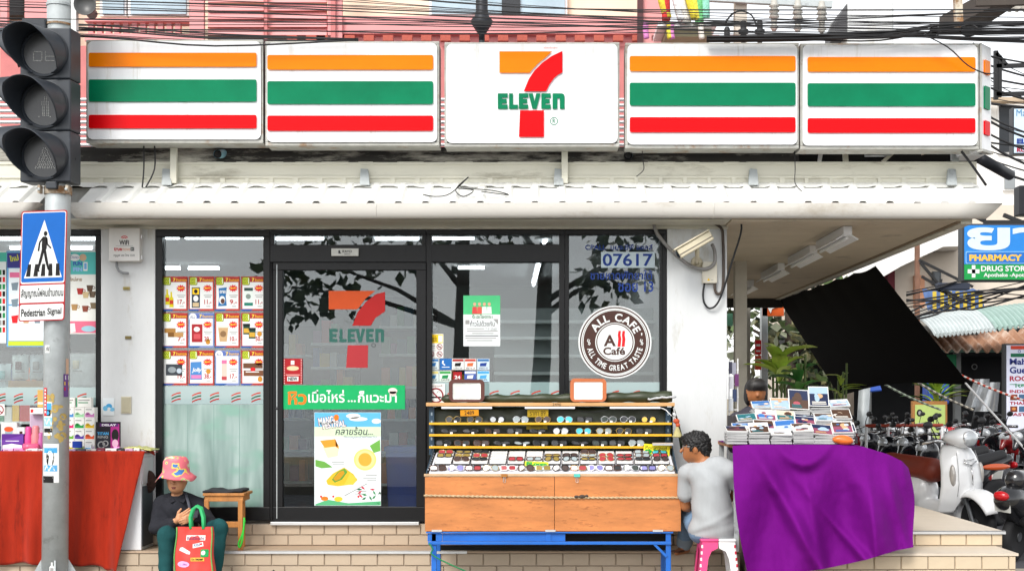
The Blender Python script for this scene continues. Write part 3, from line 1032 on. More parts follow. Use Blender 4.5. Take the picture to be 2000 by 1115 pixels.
# ================================================================ print on the shop glass
def poster(name, label, rect, y, bg, draw, cat='poster', group=None, th=0.0015, r=0):
    x0, y0, x1, y1 = rect
    q = MB()
    q.pbox(x0, x1, y0, y1, y, y + th, flat(bg))
    draw(pflat(q, y, 0.0004))
    return q.build(name, label=label, cat=cat, group=group)
W_, K_, RD, GN, YL, BL, DRED = flat('#e4e6e4'), flat('#1c1a1a'), flat('#d8232a'), flat('#1f8a4c'), flat('#f3c81f'), flat('#2458a6'), flat('#8e1b2a')
LIME, GREY, TEAL, PINK, ORN, BRN, SKYB, CRM = flat('#c7d63a'), flat('#9a9a98'), flat('#7fc0bf'), flat('#e46f9a'), flat('#ea7a22'), flat('#5a3a33'), flat('#4aa3d8'), flat('#efe3c4')
NAVY = flat('#24408c')

prod = [('two yellow bottles', '17.-', 0), ('a tall patterned pack', '11.-', 1), ('a blue pouch', '9.-', 2), ('a green and white pack', '11.-', 3),
        ('stacked wafer bars', '7.-', 4), ('a red packet', '20.-', 5), ('a paper cup', '10.-', 6), ('two dark green jars', '50.-', 7),
        ('a black snack box', '19.-', 8), ('a pink and blue bag', '38.-', 9), ('a slim tube', '17.-', 10), ('brown snack bars', '', 11)]
xs4 = ((317, 366), (368.5, 418), (420, 468), (471, 518))
ys3 = ((540, 607), (611, 679), (684, 752))
rown = ('top', 'middle', 'bottom')
for i, (what, price, kk) in enumerate(prod):
    cx, ry = xs4[i % 4], ys3[i // 4]
    x0, x1, y0, y1 = cx[0], cx[1], ry[0], ry[1]
    def dr(f, x0=x0, x1=x1, y0=y0, y1=y1, price=price, kk=kk):
        blue = kk in (5, 10)
        f.rect(x0 + 2.5, y0 + 9, x1 - 2.5, y1 - 4, W_, 1)
        f.rect(x0, y0 + 2, x1, y0 + 11, flat('#5a6fb0') if blue else flat('#a8322f'), 2)
        f.poly([(x0, y1 - 3), (x0 + 24, y1 - 3), (x0 + 18, y1), (x0, y1)], BL, 2)
        if blue:
            f.circ(x0 + 8, y0 + 8, 7.5, 7.5, W_, 3); f.text('ALL', x0 + 3, y0 + 5.5, x0 + 13, y0 + 10.5, NAVY, 4)
        else:
            f.poly(rrect(x0 + 2, y0 + 1, x0 + 17, y0 + 17, 3, 3), flat('#5c6b1c'), 3); f.poly(rrect(x0 + 3, y0 + 2, x0 + 16, y0 + 16, 3, 3), LIME, 4)
            f.text('GO', x0 + 4, y0 + 3, x0 + 13, y0 + 8, flat('#4a5a16'), 5, bold=.02); f.text('GO', x0 + 4, y0 + 9, x0 + 13, y0 + 14.5, flat('#4a5a16'), 5, bold=.02); f.rect(x0 + 14, y0 + 3, x0 + 15.2, y0 + 14, W_, 5)
        f.text('7', x0 + 21, y0 + 3, x0 + 26, y0 + 10, flat('#f6d64a'), 4, bold=.04); f.text('ร้านสะดวก', x0 + 27, y0 + 3.5, x1 - 1.5, y0 + 9.5, flat('#f2c033'), 4, bold=.02)
        f.star(x1 - 12.5, y0 + 23, 10, 6.5, 11, RD, 3, 0.75); f.text('คุ้มค่า', x1 - 18, y0 + 20.5, x1 - 7, y0 + 25, flat('#f7e04a'), 4, bold=.03)
        for q_ in range(2):
            f.rect(x1 - 20 + q_ * 2, y0 + 36 + q_ * 3.5, x1 - 4 - q_ * 2, y0 + 37.5 + q_ * 3.5, GREY, 2)
        f.rect(x1 - 15, y1 - 9.5, x1 - 7, y1 - 8, GREY, 2)
        if price:
            f.text(price, x1 - 19, y1 - 22, x1 - 5, y1 - 13, flat('#b01f24'), 3, bold=.025)
        a, c = x0 + 5, y0 + 21
        if kk == 0:
            for dx, dy in ((1, 4), (9, 9)):
                f.poly([(a + dx + 2, c + dy), (a + dx + 5, c + dy), (a + dx + 5.5, c + dy + 9), (a + dx + 8, c + dy + 13), (a + dx + 8, c + dy + 30), (a + dx, c + dy + 30), (a + dx, c + dy + 13), (a + dx + 2, c + dy + 9)], flat('#d6c914'), 3 + dx % 2)
                f.rect(a + dx + 0.5, c + dy + 16, a + dx + 7.5, c + dy + 24, flat('#c0392b'), 5)
        elif kk == 1:
            f.rect(a + 1, c, a + 17, c + 40, flat('#2d3a4a'), 3); f.rect(a + 2.5, c + 2, a + 15.5, c + 14, YL, 4); f.circ(a + 9, c + 22, 5, 6, W_, 4); f.circ(a + 9, c + 8, 3.5, 4, K_, 5); f.rect(a + 3, c + 30, a + 15, c + 38, flat('#c9b28a'), 4)
        elif kk == 2:
            f.poly([(a + 2, c + 2), (a + 18, c), (a + 16, c + 18), (a + 18, c + 36), (a + 1, c + 37), (a + 3, c + 18)], flat('#2a6ea8'), 3); f.circ(a + 9, c + 25, 6, 8, W_, 4); f.circ(a + 10, c + 27, 4, 5, BRN, 5); f.text('oreo', a + 4, c + 6, a + 16, c + 12, W_, 4, bold=.03)
        elif kk == 3:
            f.rect(a + 1, c + 1, a + 18, c + 36, flat('#dfe8e2'), 3); f.rect(a + 1, c + 1, a + 18, c + 7, flat('#2f4a44'), 4); f.circ(a + 9, c + 18, 5, 5, flat('#7f8f86'), 4); f.rect(a + 1, c + 30, a + 18, c + 36, flat('#1f7a68'), 4)
        elif kk == 4:
            f.rect(a - 1, c + 9, a + 21, c + 18, flat('#a97b3f'), 3); f.rect(a + 6, c + 17, a + 36, c + 26, flat('#b98d56'), 4); f.rect(a + 6, c + 17, a + 18, c + 26, flat('#7d5526'), 5)
        elif kk == 5:
            f.rect(a + 1, c + 1, a + 22, c + 36, flat('#a2242c'), 3); f.circ(a + 11, c + 11, 6, 5, W_, 4); f.rect(a + 5, c + 20, a + 18, c + 30, flat('#c95157'), 4); f.circ(x1 - 12, y1 - 12, 4.5, 5.5, flat('#c98b2e'), 3)
        elif kk == 6:
            f.poly([(a + 1, c + 6), (a + 21, c + 6), (a + 18, c + 35), (a + 4, c + 35)], flat('#c5a377'), 3); f.rect(a, c + 4, a + 22, c + 8, flat('#e6ddcb'), 4); f.circ(a + 11, c + 20, 6, 6, flat('#8a6a48'), 4)
        elif kk == 7:
            for dx, dy in ((-1, 0), (10, 8)):
                f.rect(a + dx, c + dy, a + dx + 13, c + dy + 21, flat('#1d4438'), 3 + (dx > 0)); f.rect(a + dx - .5, c + dy, a + dx + 13.5, c + dy + 5, flat('#111b18'), 5); f.rect(a + dx + 1, c + dy + 9, a + dx + 12, c + dy + 18, flat('#cfa33c'), 5)
            f.circ(x1 - 11, y1 - 27, 4.5, 5, flat('#c98b2e'), 3)
        elif kk == 8:
            f.rect(a + 2, c + 6, a + 34, c + 28, flat('#3b4148'), 3); f.circ(a + 14, c + 17, 8, 6, flat('#8e979c'), 4); f.circ(a + 28, c + 19, 5, 5, flat('#b7c3cf'), 4)
        elif kk == 9:
            f.poly([(a - 1, c + 2), (a + 20, c + 1), (a + 21, c + 36), (a - 2, c + 36)], flat('#4a86c4'), 3); f.text('Jolly', a + 1, c + 13, a + 19, c + 23, W_, 4, bold=.03, skew=.2); f.rect(a, c + 27, a + 20, c + 34, flat('#d77fb3'), 4); f.circ(x1 - 11, y1 - 27, 4.5, 5, flat('#c98b2e'), 3)
        elif kk == 10:
            f.rect(a + 8, c + 1, a + 18, c + 36, flat('#e2c3b6'), 3); f.rect(a + 8, c - 2, a + 18, c + 5, PINK, 4); f.rect(a + 8, c + 30, a + 18, c + 37, flat('#b8434b'), 4)
        else:
            f.rect(a - 1, c + 4, a + 37, c + 14, flat('#6a4632'), 3); f.rect(a, c + 18, a + 38, c + 29, flat('#7c5038'), 3); f.circ(a + 18, c + 16, 5, 4, RD, 5); f.rect(a + 4, c + 20, a + 30, c + 22, W_, 4); f.circ(x1 - 10, y1 - 12, 4.5, 5.5, flat('#c98b2e'), 3)
    poster('price_poster', 'price poster with %s%s, %s row, %s from the left' % (what, (' for ' + price.strip('.-')) if price else '', rown[i // 4], ORD[i % 4 + 1]),
           (x0, y0, x1, y1), 0.029 - 0.0006 * (i % 2), '#b8403c' if kk not in (5, 10) else '#7f8fc0', dr, group='price posters in the left window')

def swoosh(f, cx, cy, s=1.0, l=2):
    for k, m in enumerate((flat('#c04a3a'), flat('#2f5f45'), flat('#a8322f'))):
        pts = []
        y = cy - 7 * s + k * 6 * s
        for i in range(7):
            u = i / 6
            pts.append((cx - 9 * s + 18 * s * u, y + 6 * s * (1 - u) ** 1.7))
        low = [(a, c + 2.8 * s) for a, c in reversed(pts)]
        f.poly(pts + low, m, l + k)
strip_m = glass_mat('pale_teal_film', '#cfe3e1', 0.10, alpha=0.75, fcol='#b9d6d5')
def strip(name, x0, x1, y0, y1, cs, label):
    q = MB(); q.pbox(x0, x1, y0, y1, 0.0275, 0.0282, strip_m)
    f = pflat(q, 0.0272, 0.0002)
    for c in cs:
        swoosh(f, c, (y0 + y1) / 2 + 1)
    q.build(name, label=label, cat='decal')
strip('film_strip', 316, 515, 753.5, 789, (344, 384, 419, 461, 500), 'pale teal film strip with red and green swooshes below the price posters')
strip('film_strip', -50, 188, 756, 791, (2, 36, 76, 160), 'pale teal film strip with swooshes across the far left window')
strip('film_strip', 842, 1093, 746, 790, (883, 965, 1006, 1047, 1085), 'pale teal film strip behind the left of the sunglasses stand')
strip('film_strip', 1111, 1288, 746, 790, (1128, 1200, 1241), 'pale teal film strip below the round café decal')
# milky lower film with soft bands
m = bpy.data.materials.new('milky_film'); m.use_nodes = True
nt = m.node_tree; N, L = nt.nodes, nt.links
pb = N['Principled BSDF']; pb.inputs['Roughness'].default_value = 0.35
tc = N.new('ShaderNodeTexCoord')
mp = N.new('ShaderNodeMapping'); mp.inputs['Scale'].default_value = (7.5, 1, 1.1); L.new(tc.outputs['Object'], mp.inputs['Vector'])
n1 = N.new('ShaderNodeTexNoise'); n1.inputs['Scale'].default_value = 1.3; n1.inputs['Detail'].default_value = 2; L.new(mp.outputs['Vector'], n1.inputs['Vector'])
r1 = N.new('ShaderNodeValToRGB'); r1.color_ramp.elements[0].position = 0.35; r1.color_ramp.elements[0].color = (*hexc('#7a938d'), 1); r1.color_ramp.elements[1].position = 0.68; r1.color_ramp.elements[1].color = (*hexc('#a0b5b0'), 1)
L.new(n1.outputs['Fac'], r1.inputs['Fac'])
mp2 = N.new('ShaderNodeMapping'); mp2.inputs['Scale'].default_value = (3, 1, 6); L.new(tc.outputs['Object'], mp2.inputs['Vector'])
n2 = N.new('ShaderNodeTexNoise'); n2.inputs['Scale'].default_value = 1.0; n2.inputs['Detail'].default_value = 1; L.new(mp2.outputs['Vector'], n2.inputs['Vector'])
r2 = N.new('ShaderNodeMapRange'); r2.inputs['From Min'].default_value = 0.52; r2.inputs['From Max'].default_value = 0.7; L.new(n2.outputs['Fac'], r2.inputs['Value'])
mx = N.new('ShaderNodeMix'); mx.data_type = 'RGBA'; L.new(r2.outputs['Result'], mx.inputs['Factor']); L.new(r1.outputs['Color'], mx.inputs['A']); mx.inputs['B'].default_value = (*hexc('#7fa698'), 1)
L.new(mx.outputs['Result'], pb.inputs['Base Color'])
MATS['milky_film'] = m
q = MB(); q.pbox(316, 515, 789.5, 990, 0.0275, 0.029, m)
for px_ in (366, 417, 467):
    q.pbox(px_, px_ + 1.2, 790, 990, 0.0268, 0.0275, flat('#7f9a94'))
q.build('window_film', label='milky green film on the lower half of the poster window', cat='film')

# big glass decals -----------------------------------------------------------
y = -0.0045
q = MB(); f = pflat(q, y, 0.0001)
f.poly([(642, 568), (733, 568), (714, 583), (700, 602), (696, 604), (642, 604)], flat('#b8481c'))
q.build('numeral_bar_decal', label='orange bar of the large numeral on the glass door', cat='decal')
q = MB(); f = pflat(q, y, 0.0001)
f.poly([(752, 570), (735, 574), (715, 589), (699, 609), (688, 636), (724, 636), (733, 621), (752, 608)], flat('#a01d1d'), 2)
q.build('numeral_stroke_decal', label='curved red stroke of the large numeral on the glass door', cat='decal')
q = MB(); f = pflat(q, y, 0.0001); f.poly([(679, 674), (719, 674), (718, 718), (676, 718)], flat('#a83338')); q.build('numeral_stem_decal', label='red square stem of the numeral low on the glass door', cat='decal')
q = MB(); f = pflat(q, y, 0.0001)
for k, x0, x1 in (('E', 643, 659), ('L', 663, 677), ('E', 679, 694), ('V', 694, 713), ('E', 715, 730), ('n', 733, 750)):
    f.poly(letter(k, x0, x1, 642, 668), flat('#2f5f56'))
f.ring(729.5, 674, 3, 4, K_)
q.build('word_decal', label='dark green word across the large numeral on the glass door', cat='decal', kind=None)
q = MB(); f = pflat(q, 0.0185, 0.0002)
cx, cy = 1201, 668
BR = flat('#4b332d')
f.circ(cx, cy, 71.5, 71, W_, 1, 56); f.ring(cx, cy, 66, 68.5, BR, 2, 56); f.circ(cx, cy, 64, 63.5, BR, 2, 56); f.ring(cx, cy, 61.5, 63, W_, 3, 56)
f.circ(cx, cy, 38.5, 38, W_, 3, 40); f.ring(cx, cy, 34.5, 36.5, BR, 4, 40)
f.arc('ALL CAFE', cx, cy, 49, -62, 66, 15, W_, 4, bold=.03)
f.text("'", 1252, 650, 1254.5, 655, W_, 4, bold=.03)
f.arc('ALL TIME GREAT TASTE', cx, cy, 50, 257, 103, 11, W_, 4, bold=.028, inside=True)
for sx in (-52, 51):
    f.stroke([(cx + sx, cy - 6), (cx + sx - 2, cy - 2), (cx + sx + 1.5, cy + 1), (cx + sx, cy + 5)], 1.6, W_, 4); f.stroke([(cx + sx + 3, cy - 5), (cx + sx + 1, cy - 1), (cx + sx + 4, cy + 2), (cx + sx + 2, cy + 6)], 1.4, W_, 4)
f.text('A', 1179, 654, 1203, 676, BR, 5, bold=.035); f.text('Café', 1178, 678, 1221, 693, BR, 5, bold=.03)
for dx in (0, 8):
    f.poly([(1208 + dx, 646), (1213 + dx, 646), (1212 + dx, 654), (1213.5 + dx, 662), (1212 + dx, 677), (1206 + dx, 677), (1207.5 + dx, 662), (1206.5 + dx, 654)], RD, 5)
q.build('cafe_decal', label='round brown and white café decal on the right window', cat='decal')
q = MB(); q.pbox(1174, 1279, 492, 523, 0.0275, 0.029, flat('#c4d3d8')); f = pflat(q, 0.0272, 0.0002); f.text('07617', 1177, 495, 1275, 520, NAVY, 1, bold=.02); q.build('number_decal', label='blue shop number 07617 on a pale patch of glass', cat='decal')
for (tx, r, nm, lb) in (('CPALL  บมจ.ซีพี ออลล์', (1143, 477, 1275, 488), 'name_decal', 'small blue Thai company name above the shop number'),
                        ('ชายหาดพัทยาใต้', (1153, 527, 1274, 546), 'place_decal', 'blue Thai street line directly below the shop number'),
                        ('ซอย 13', (1207, 549, 1276, 570), 'soi_decal', 'blue Thai line ending in 13 below the street line')):
    q = MB(); f = pflat(q, 0.0275, 0.0002); f.text(tx, *r, NAVY, 1, bold=.015); q.build(nm, label=lb, cat='decal')

# door posters ---------------------------------------------------------------
def d_banner(f):
    f.text('หิว', 562, 764, 599, 790, ORN, 2, bold=.03)
    f.text('เมื่อไหร่', 602, 761, 673, 786, W_, 2, bold=.015)
    for k in range(3):
        f.circ(681 + k * 6, 783, 2, 2, W_, 2, 10)
    f.text('ก็แวะมา', 699, 763, 775, 786, W_, 2, bold=.02)
    f.circ(767, 763, 9, 6, flat('#e9d9d2'), 3); f.rect(761, 764, 774, 772, flat('#d8c6be'), 3)
poster('slogan_banner', 'green banner with orange and white Thai slogan on the glass door', (553, 752, 791, 799), -0.0155, '#1aa862', d_banner, cat='banner')
def d_mango(f):
    x0, y0 = 614, 805
    f.rect(614.5, 805.5, 743.5, 833, flat('#5fb4dc'), 1); f.rect(614.5, 833, 743.5, 852, flat('#cfe3c0'), 1)
    for (a, c, rx, ry) in ((690, 812, 14, 5), (735, 822, 9, 5), (700, 818, 18, 4)):
        f.circ(a, c, rx, ry, W_, 2)
    f.text('MANGO', 621, 812, 661, 829, flat('#7c1f45'), 3, bold=.07, rot=-.17); f.text('MANGO', 622, 813, 660, 828, W_, 4, bold=.03, rot=-.17)
    f.text('FESTIVAL', 629, 822, 676, 836, flat('#7c1f45'), 3, bold=.08, rot=-.12); f.text('FESTIVAL', 630, 823, 675, 835, W_, 4, bold=.03, rot=-.12)
    f.circ(657, 815, 5, 6, ORN, 5)
    f.text('คลายร้อน...', 655, 833, 728, 849, flat('#2c3140'), 3, bold=.01, skew=.15); f.text('กับเมนูมะม่วงที่เซเว่น', 671, 849, 735, 857, flat('#55606a'), 3, bold=.0, skew=.1)
    f.circ(652, 884, 26, 17, flat('#ffffff'), 2); f.circ(652, 883, 20, 12, flat('#dfeeee'), 3)
    f.poly([(630, 872), (650, 858), (663, 870), (660, 890), (640, 894)], flat('#f2e6b8'), 4); f.poly([(625, 860), (655, 857), (660, 871), (634, 874)], flat('#eb9a35'), 5); f.poly([(655, 857), (661, 870), (662, 876), (656, 872)], flat('#d98a2a'), 5)
    f.circ(713, 904, 31, 16, W_, 2); f.circ(713, 897, 22, 21, flat('#f0d878'), 4, 30); f.circ(713, 897, 13, 13, flat('#e9a93f'), 5, 24); f.circ(713, 897, 19, 18, flat('#f3dd94'), 4.5)
    f.poly([(722, 870), (742, 858), (743, 880), (730, 884)], flat('#6fae4e'), 3); f.poly([(616, 897), (634, 901), (650, 912), (628, 914), (616, 910)], flat('#6aa64a'), 3)
    f.circ(670, 937, 36, 16, W_, 2); f.poly([(637, 938), (650, 924), (672, 912), (690, 925), (698, 937), (690, 945), (660, 949), (640, 946)], flat('#e7b730'), 3); f.poly([(648, 936), (660, 920), (673, 914), (679, 921), (668, 936), (654, 942)], flat('#5f9a3c'), 4); f.poly([(651, 934), (662, 921), (671, 918), (673, 924), (664, 935), (655, 939)], flat('#c99322'), 5); f.poly([(684, 923), (698, 935), (690, 946), (672, 946)], flat('#edc346'), 4)
    for (a, c, w) in ((648, 901, 24), (650, 906, 22), (714, 927, 22), (709, 932, 26), (717, 936, 18), (696, 958, 20), (692, 963, 24)):
        f.rect(a, c, a + w, c + 1.6, GREY, 2)
    f.poly([(672, 967), (717, 943), (718, 944), (674, 968)], GREY, 3)
    f.poly([(616, 984), (640, 975), (680, 982), (743.5, 978), (743.5, 986), (616, 986.5)], flat('#57b07a'), 2)
    for (a, c, r_, m_) in ((634, 973, 6, ORN), (661, 974, 7, flat('#e6c23c'))):
        f.circ(a, c, r_ * 1.2, r_ * .7, m_, 3)
    for (a, c) in ((627, 969), (651, 969), (700, 969)):
        f.circ(a, c, 2.2, 2.2, RD, 4, 10)
    for k in range(12):
        a, c = 705 + random.uniform(0, 36), 950 + random.uniform(4, 34)
        an = random.uniform(0, 6.28)
        f.poly([(a, c), (a + 6 * math.cos(an) - 2 * math.sin(an), c + 6 * math.sin(an) + 2 * math.cos(an)), (a + 11 * math.cos(an), c + 11 * math.sin(an)) if c + 11 * math.sin(an) < 986 and a + 11 * math.cos(an) < 743 else (a + 4, c + 1), (a + 6 * math.cos(an) + 2 * math.sin(an), c + 6 * math.sin(an) - 2 * math.cos(an))], random.choice([flat('#2f7a4a'), flat('#c8324a'), flat('#3d8a55'), flat('#1f5f3c')]), 4 + k % 3)
poster('mango_poster', 'mango festival dessert poster on the lower glass door', (614, 805, 744, 987), -0.0155, '#e4eef0', d_mango)
def d_red(f):
    for k in range(10):
        f.circ(555.5, 703 + k * 5, 1, 1, W_, 2, 8); f.circ(588.5, 703 + k * 5, 1, 1, W_, 2, 8)
    f.rect(568, 704, 575, 712, W_, 2); f.circ(572, 719, 12, 4.5, flat('#e7c9a0'), 2); f.rect(558, 731, 586, 732.5, flat('#e9b0a8'), 2); f.rect(561, 735, 583, 744, W_, 2); f.text('NEW', 563, 736, 581, 743, K_, 3, bold=.04)
poster('red_sticker', 'small red sticker with white dotted edge on the glass door', (553.5, 700, 590.5, 750), -0.0155, '#a81f26', d_red, cat='sticker')
# stickers and notices in the middle window
def d_job(f):
    f.rect(905, 577, 977, 614, flat('#4fc07f'), 1)
    for k, c in enumerate(('#d04a4a', '#d95a50', '#e9efe8', '#dfe6e0')):
        f.circ(927 + k * 9.5, 594, 3, 3.5, flat('#d9a88a'), 3, 12); f.poly([(922 + k * 9.5, 613), (923 + k * 9.5, 599), (931 + k * 9.5, 599), (932 + k * 9.5, 613)], flat(c), 3)
    f.text('รับสมัครงาน', 922, 614, 962, 624, flat('#2f6d4b'), 3, bold=.02)
poster('job_poster', 'green and white hiring poster with four staff figures in the middle window', (905, 577, 977, 676), 0.030, '#dfe9e2', d_job)
def d_notice(f):
    f.text('ก้าวไปด้วยกัน', 918, 626, 966, 637, flat('#444446'), 2, bold=.01); f.rect(909, 625, 917, 633, GREY, 2); f.poly([(963, 623), (973, 623), (973, 634)], GREY, 2)
    for k, (a, w) in enumerate(((912, 34), (912, 60), (922, 42), (909, 64), (909, 60), (912, 50))):
        f.rect(a, 641 + k * 4.6, a + w, 642.6 + k * 4.6, GREY if k != 3 else flat('#444446'), 2)
    f.text('7-9 2560', 948, 640, 970, 645, flat('#88888a'), 2)
poster('printed_notice', 'white printed notice overlapping the green hiring poster', (905, 622, 977, 676), 0.0275, '#dfe4e4', d_notice, cat='notice')
def d_warn(f):
    f.rect(835, 653, 865, 670, YL, 1); f.text('โปรดระวัง', 837, 655, 853, 667, K_, 2, bold=.01); f.rect(856, 655, 864, 668, W_, 2)
    for (a, c) in ((858.5, 677), (842.5, 691.5), (858.5, 691.5)):
        f.ring(a, c, 4.4, 5.8, DRED, 3, 18); f.stroke([(a - 4, c - 4), (a + 4, c + 4)], 1.3, DRED, 3); f.rect(a - 2.5, c - 1, a + 2.5, c + 1.5, K_, 2)
    f.rect(836, 675, 850, 676.5, GREY, 2); f.rect(836, 679, 850, 680, GREY, 2); f.rect(835, 684, 866, 684.6, GREY, 2)
poster('warning_sticker', 'yellow and white prohibition sticker at the left of the middle window', (834, 652, 866, 699), 0.030, '#ecebe6', d_warn, cat='sticker')
svc = [((834, 700, 857, 722), '#cfdadb', '#3a78b8', 'WELCOME'), ((859, 700, 882, 722), '#2467ae', '#ffffff', ''), ((883, 700, 906, 722), '#dfe0dd', '#a8322f', 'บริการ'), ((907, 700, 930, 722), '#e3e0da', '#c0453a', 'รับ'), ((932, 700, 956, 722), '#c9d8e4', '#3a6fa8', 'SPEED-D'),
       ((834, 724, 857, 745), '#cddad8', '#d8c879', 'pay'), ((858, 724, 881, 745), '#d5e2d8', '#3f9a4c', 'SAFE'), ((885, 726, 902, 745), '#a31f24', '#ffffff', '24'), ((907, 724, 930, 745), '#4a62a8', '#e8ecf4', 'รับ'), ((932, 724, 956, 745), '#bcd9ea', '#4aa3d8', 'QR')]
for i, (rc, bgc, c2, tx) in enumerate(svc):
    def dr(f, rc=rc, c2=c2, tx=tx, i=i):
        x0, y0, x1, y1 = rc
        if i == 1:
            f.poly([(x0 + 5, y0 + 4), (x0 + 8, y0 + 4), (x0 + 7, y0 + 9), (x0 + 11, y0 + 12), (x0 + 9, y0 + 14), (x0 + 4, y0 + 9)], W_, 3); f.rect(x0 + 4, y0 + 16, x1 - 4, y0 + 17.5, W_, 3)
        elif i == 7:
            f.text('24', x0 + 3, y0 + 7, x1 - 3, y1 - 5, W_, 3, bold=.03)
        else:
            f.rect(x0 + 1, y0 + 1, x1 - 1, y0 + 5.5, flat(c2), 2)
            f.poly([(x0 + 6, y0 + 9), (x1 - 5, y0 + 8), (x1 - 7, y0 + 15), (x0 + 5, y0 + 15)], [flat('#3577b5'), W_, K_, flat('#d06a3a'), NAVY, flat('#2d6f9d'), GN, RD, W_, SKYB][i], 3)
            if tx: f.text(tx, x0 + 3, y1 - 5, x1 - 3, y1 - 1.5, flat('#333338'), 3)
    poster('service_sticker', ['blue card sticker marked WELCOME', 'solid blue telephone service sticker', 'white service sticker with dark red band', 'sticker with an orange parcel mark', 'pale blue parcel sticker at the right end of the top row',
                               'pale payment sticker with a straw coloured band', 'green tick sticker marked SAFE', 'dark red sticker with the number 24', 'violet blue service sticker', 'light blue QR payment sticker'][i] + ' in the middle window', rc, 0.030, bgc, dr, cat='sticker', group='service stickers in the middle window')
def d_smoke(f):
    f.text('ห้ามสูบบุหรี่', 840, 751, 864, 756, flat('#6a2a2c'), 2, bold=.01); f.ring(851.5, 772, 12, 15, DRED, 3, 30); f.rect(840, 774, 862, 777, K_, 2); f.stroke([(842, 762), (861, 782)], 2.6, DRED, 4); f.stroke([(853, 768), (855, 764), (860, 765)], 1.2, GREY, 2)
poster('no_smoking_sign', 'square no smoking sticker with a red ring behind the stand corner', (834, 749, 869, 788), 0.0165, '#e9e9e4', d_smoke, cat='sign')

# far left window posters ------------------------------------------------------
def d_fun(f):
    f.rect(136, 492, 189, 536, flat('#56b9b4'), 1); f.circ(146, 503, 10, 7, W_, 2); f.text('Disney', 138, 499, 154, 507, NAVY, 3); f.circ(162, 503, 7, 7, flat('#c9a98a'), 2)
    f.text('FUN', 143, 511, 160, 519, flat('#3a5fb0'), 3, bold=.05); f.text('FIN', 143, 522, 161, 530, flat('#8fb7e6'), 3, bold=.05); f.rect(163, 512, 171, 529, W_, 3); f.rect(164.5, 514, 169.5, 526, flat('#6fa8d8'), 4)
    for k, (a, c, c2) in enumerate(((157, 569, '#a8322f'), (176, 563, '#5a4636'), (168, 576, '#c9b48a'), (181, 575, '#6a5a4a'), (167, 603, '#8a4a3a'), (183, 597, '#7a6a52'), (146, 600, '#b08a5a'))):
        f.poly([(a - 7, c - 6), (a + 6, c - 6), (a + 4, c + 6), (a - 5, c + 6)], flat(c2), 3); f.ring(a + 7, c - 1, 2, 3.2, flat(c2), 3, 12)
    f.text('ใหม่ลาย', 137, 541, 160, 549, flat('#8a6a3a'), 3, bold=.02)
    f.rect(135, 627, 187, 650, flat('#e2718c'), 2); f.poly([(136, 632), (146, 631), (148, 648), (138, 650)], W_, 3); f.circ(173, 642, 14, 6, flat('#9fc8d6'), 3)
poster('cup_poster', 'promotional poster with patterned mugs right of the signal post', (134, 491, 189, 652), 0.030, '#e6e8e2', d_fun)
def d_bl(f):
    f.rect(14, 494, 55, 523, flat('#3a3a86'), 1); f.text('ใหม่', 19, 498, 36, 510, flat('#c9cf3a'), 3, bold=.04, rot=-.15)
    f.rect(17, 524, 88, 594, flat('#e7f0f4'), 2); f.rect(17, 597, 88, 665, flat('#e7f0f4'), 2); f.rect(19, 532, 38, 542, PINK, 3)
    for k in range(9):
        a, c = 22 + (k % 3) * 22, 553 + (k // 3) * 32
        f.poly([(a, c), (a + 14, c - 2), (a + 12, c + 14), (a + 2, c + 14)], random.choice([BRN, SKYB, flat('#c9a27a'), flat('#7d8f9a'), RD]), 4)
    f.rect(16, 666, 88, 675, LIME, 2)
poster('drinks_poster', 'blue promotional poster with product pictures left of the signal post', (13, 490, 88, 677), 0.030, '#6fa9d6', d_bl)
def d_gr(f):
    f.rect(-40, 493, 13, 511, flat('#4bb6a0'), 1)
    for k in range(18):
        f.rect(-2 + (k % 2) * 7, 527 + (k // 2) * 14, 3 + (k % 2) * 7, 537 + (k // 2) * 14, random.choice([K_, RD, BRN, GN, GREY]), 2)
poster('product_list_poster', 'pale poster with a column of small products at the left edge', (-40, 490, 12, 670), 0.031, '#dfe6e4', d_gr)
def d_ns(f):
    f.ring(-2, 800, 7.5, 9.5, DRED, 2, 26); f.stroke([(-8, 794), (4, 806)], 2, DRED, 3)
poster('round_sticker', 'round red prohibition sticker at the left edge window', (-14, 789, 9, 811), 0.0165, '#eceae6', d_ns, cat='sticker')
def d_ws(f):
    f.circ(213, 793, 6, 5, SKYB, 2); f.circ(206, 797, 5, 5, flat('#6fb7dc'), 3); f.circ(219, 799, 5, 4, flat('#7fbfe0'), 3); f.circ(213, 798, 3, 3, W_, 4)
poster('water_sticker', 'pale sticker with blue splash on the left pillar', (201, 777, 223, 811), -0.0345, '#e2e8ea', d_ws, cat='sticker')
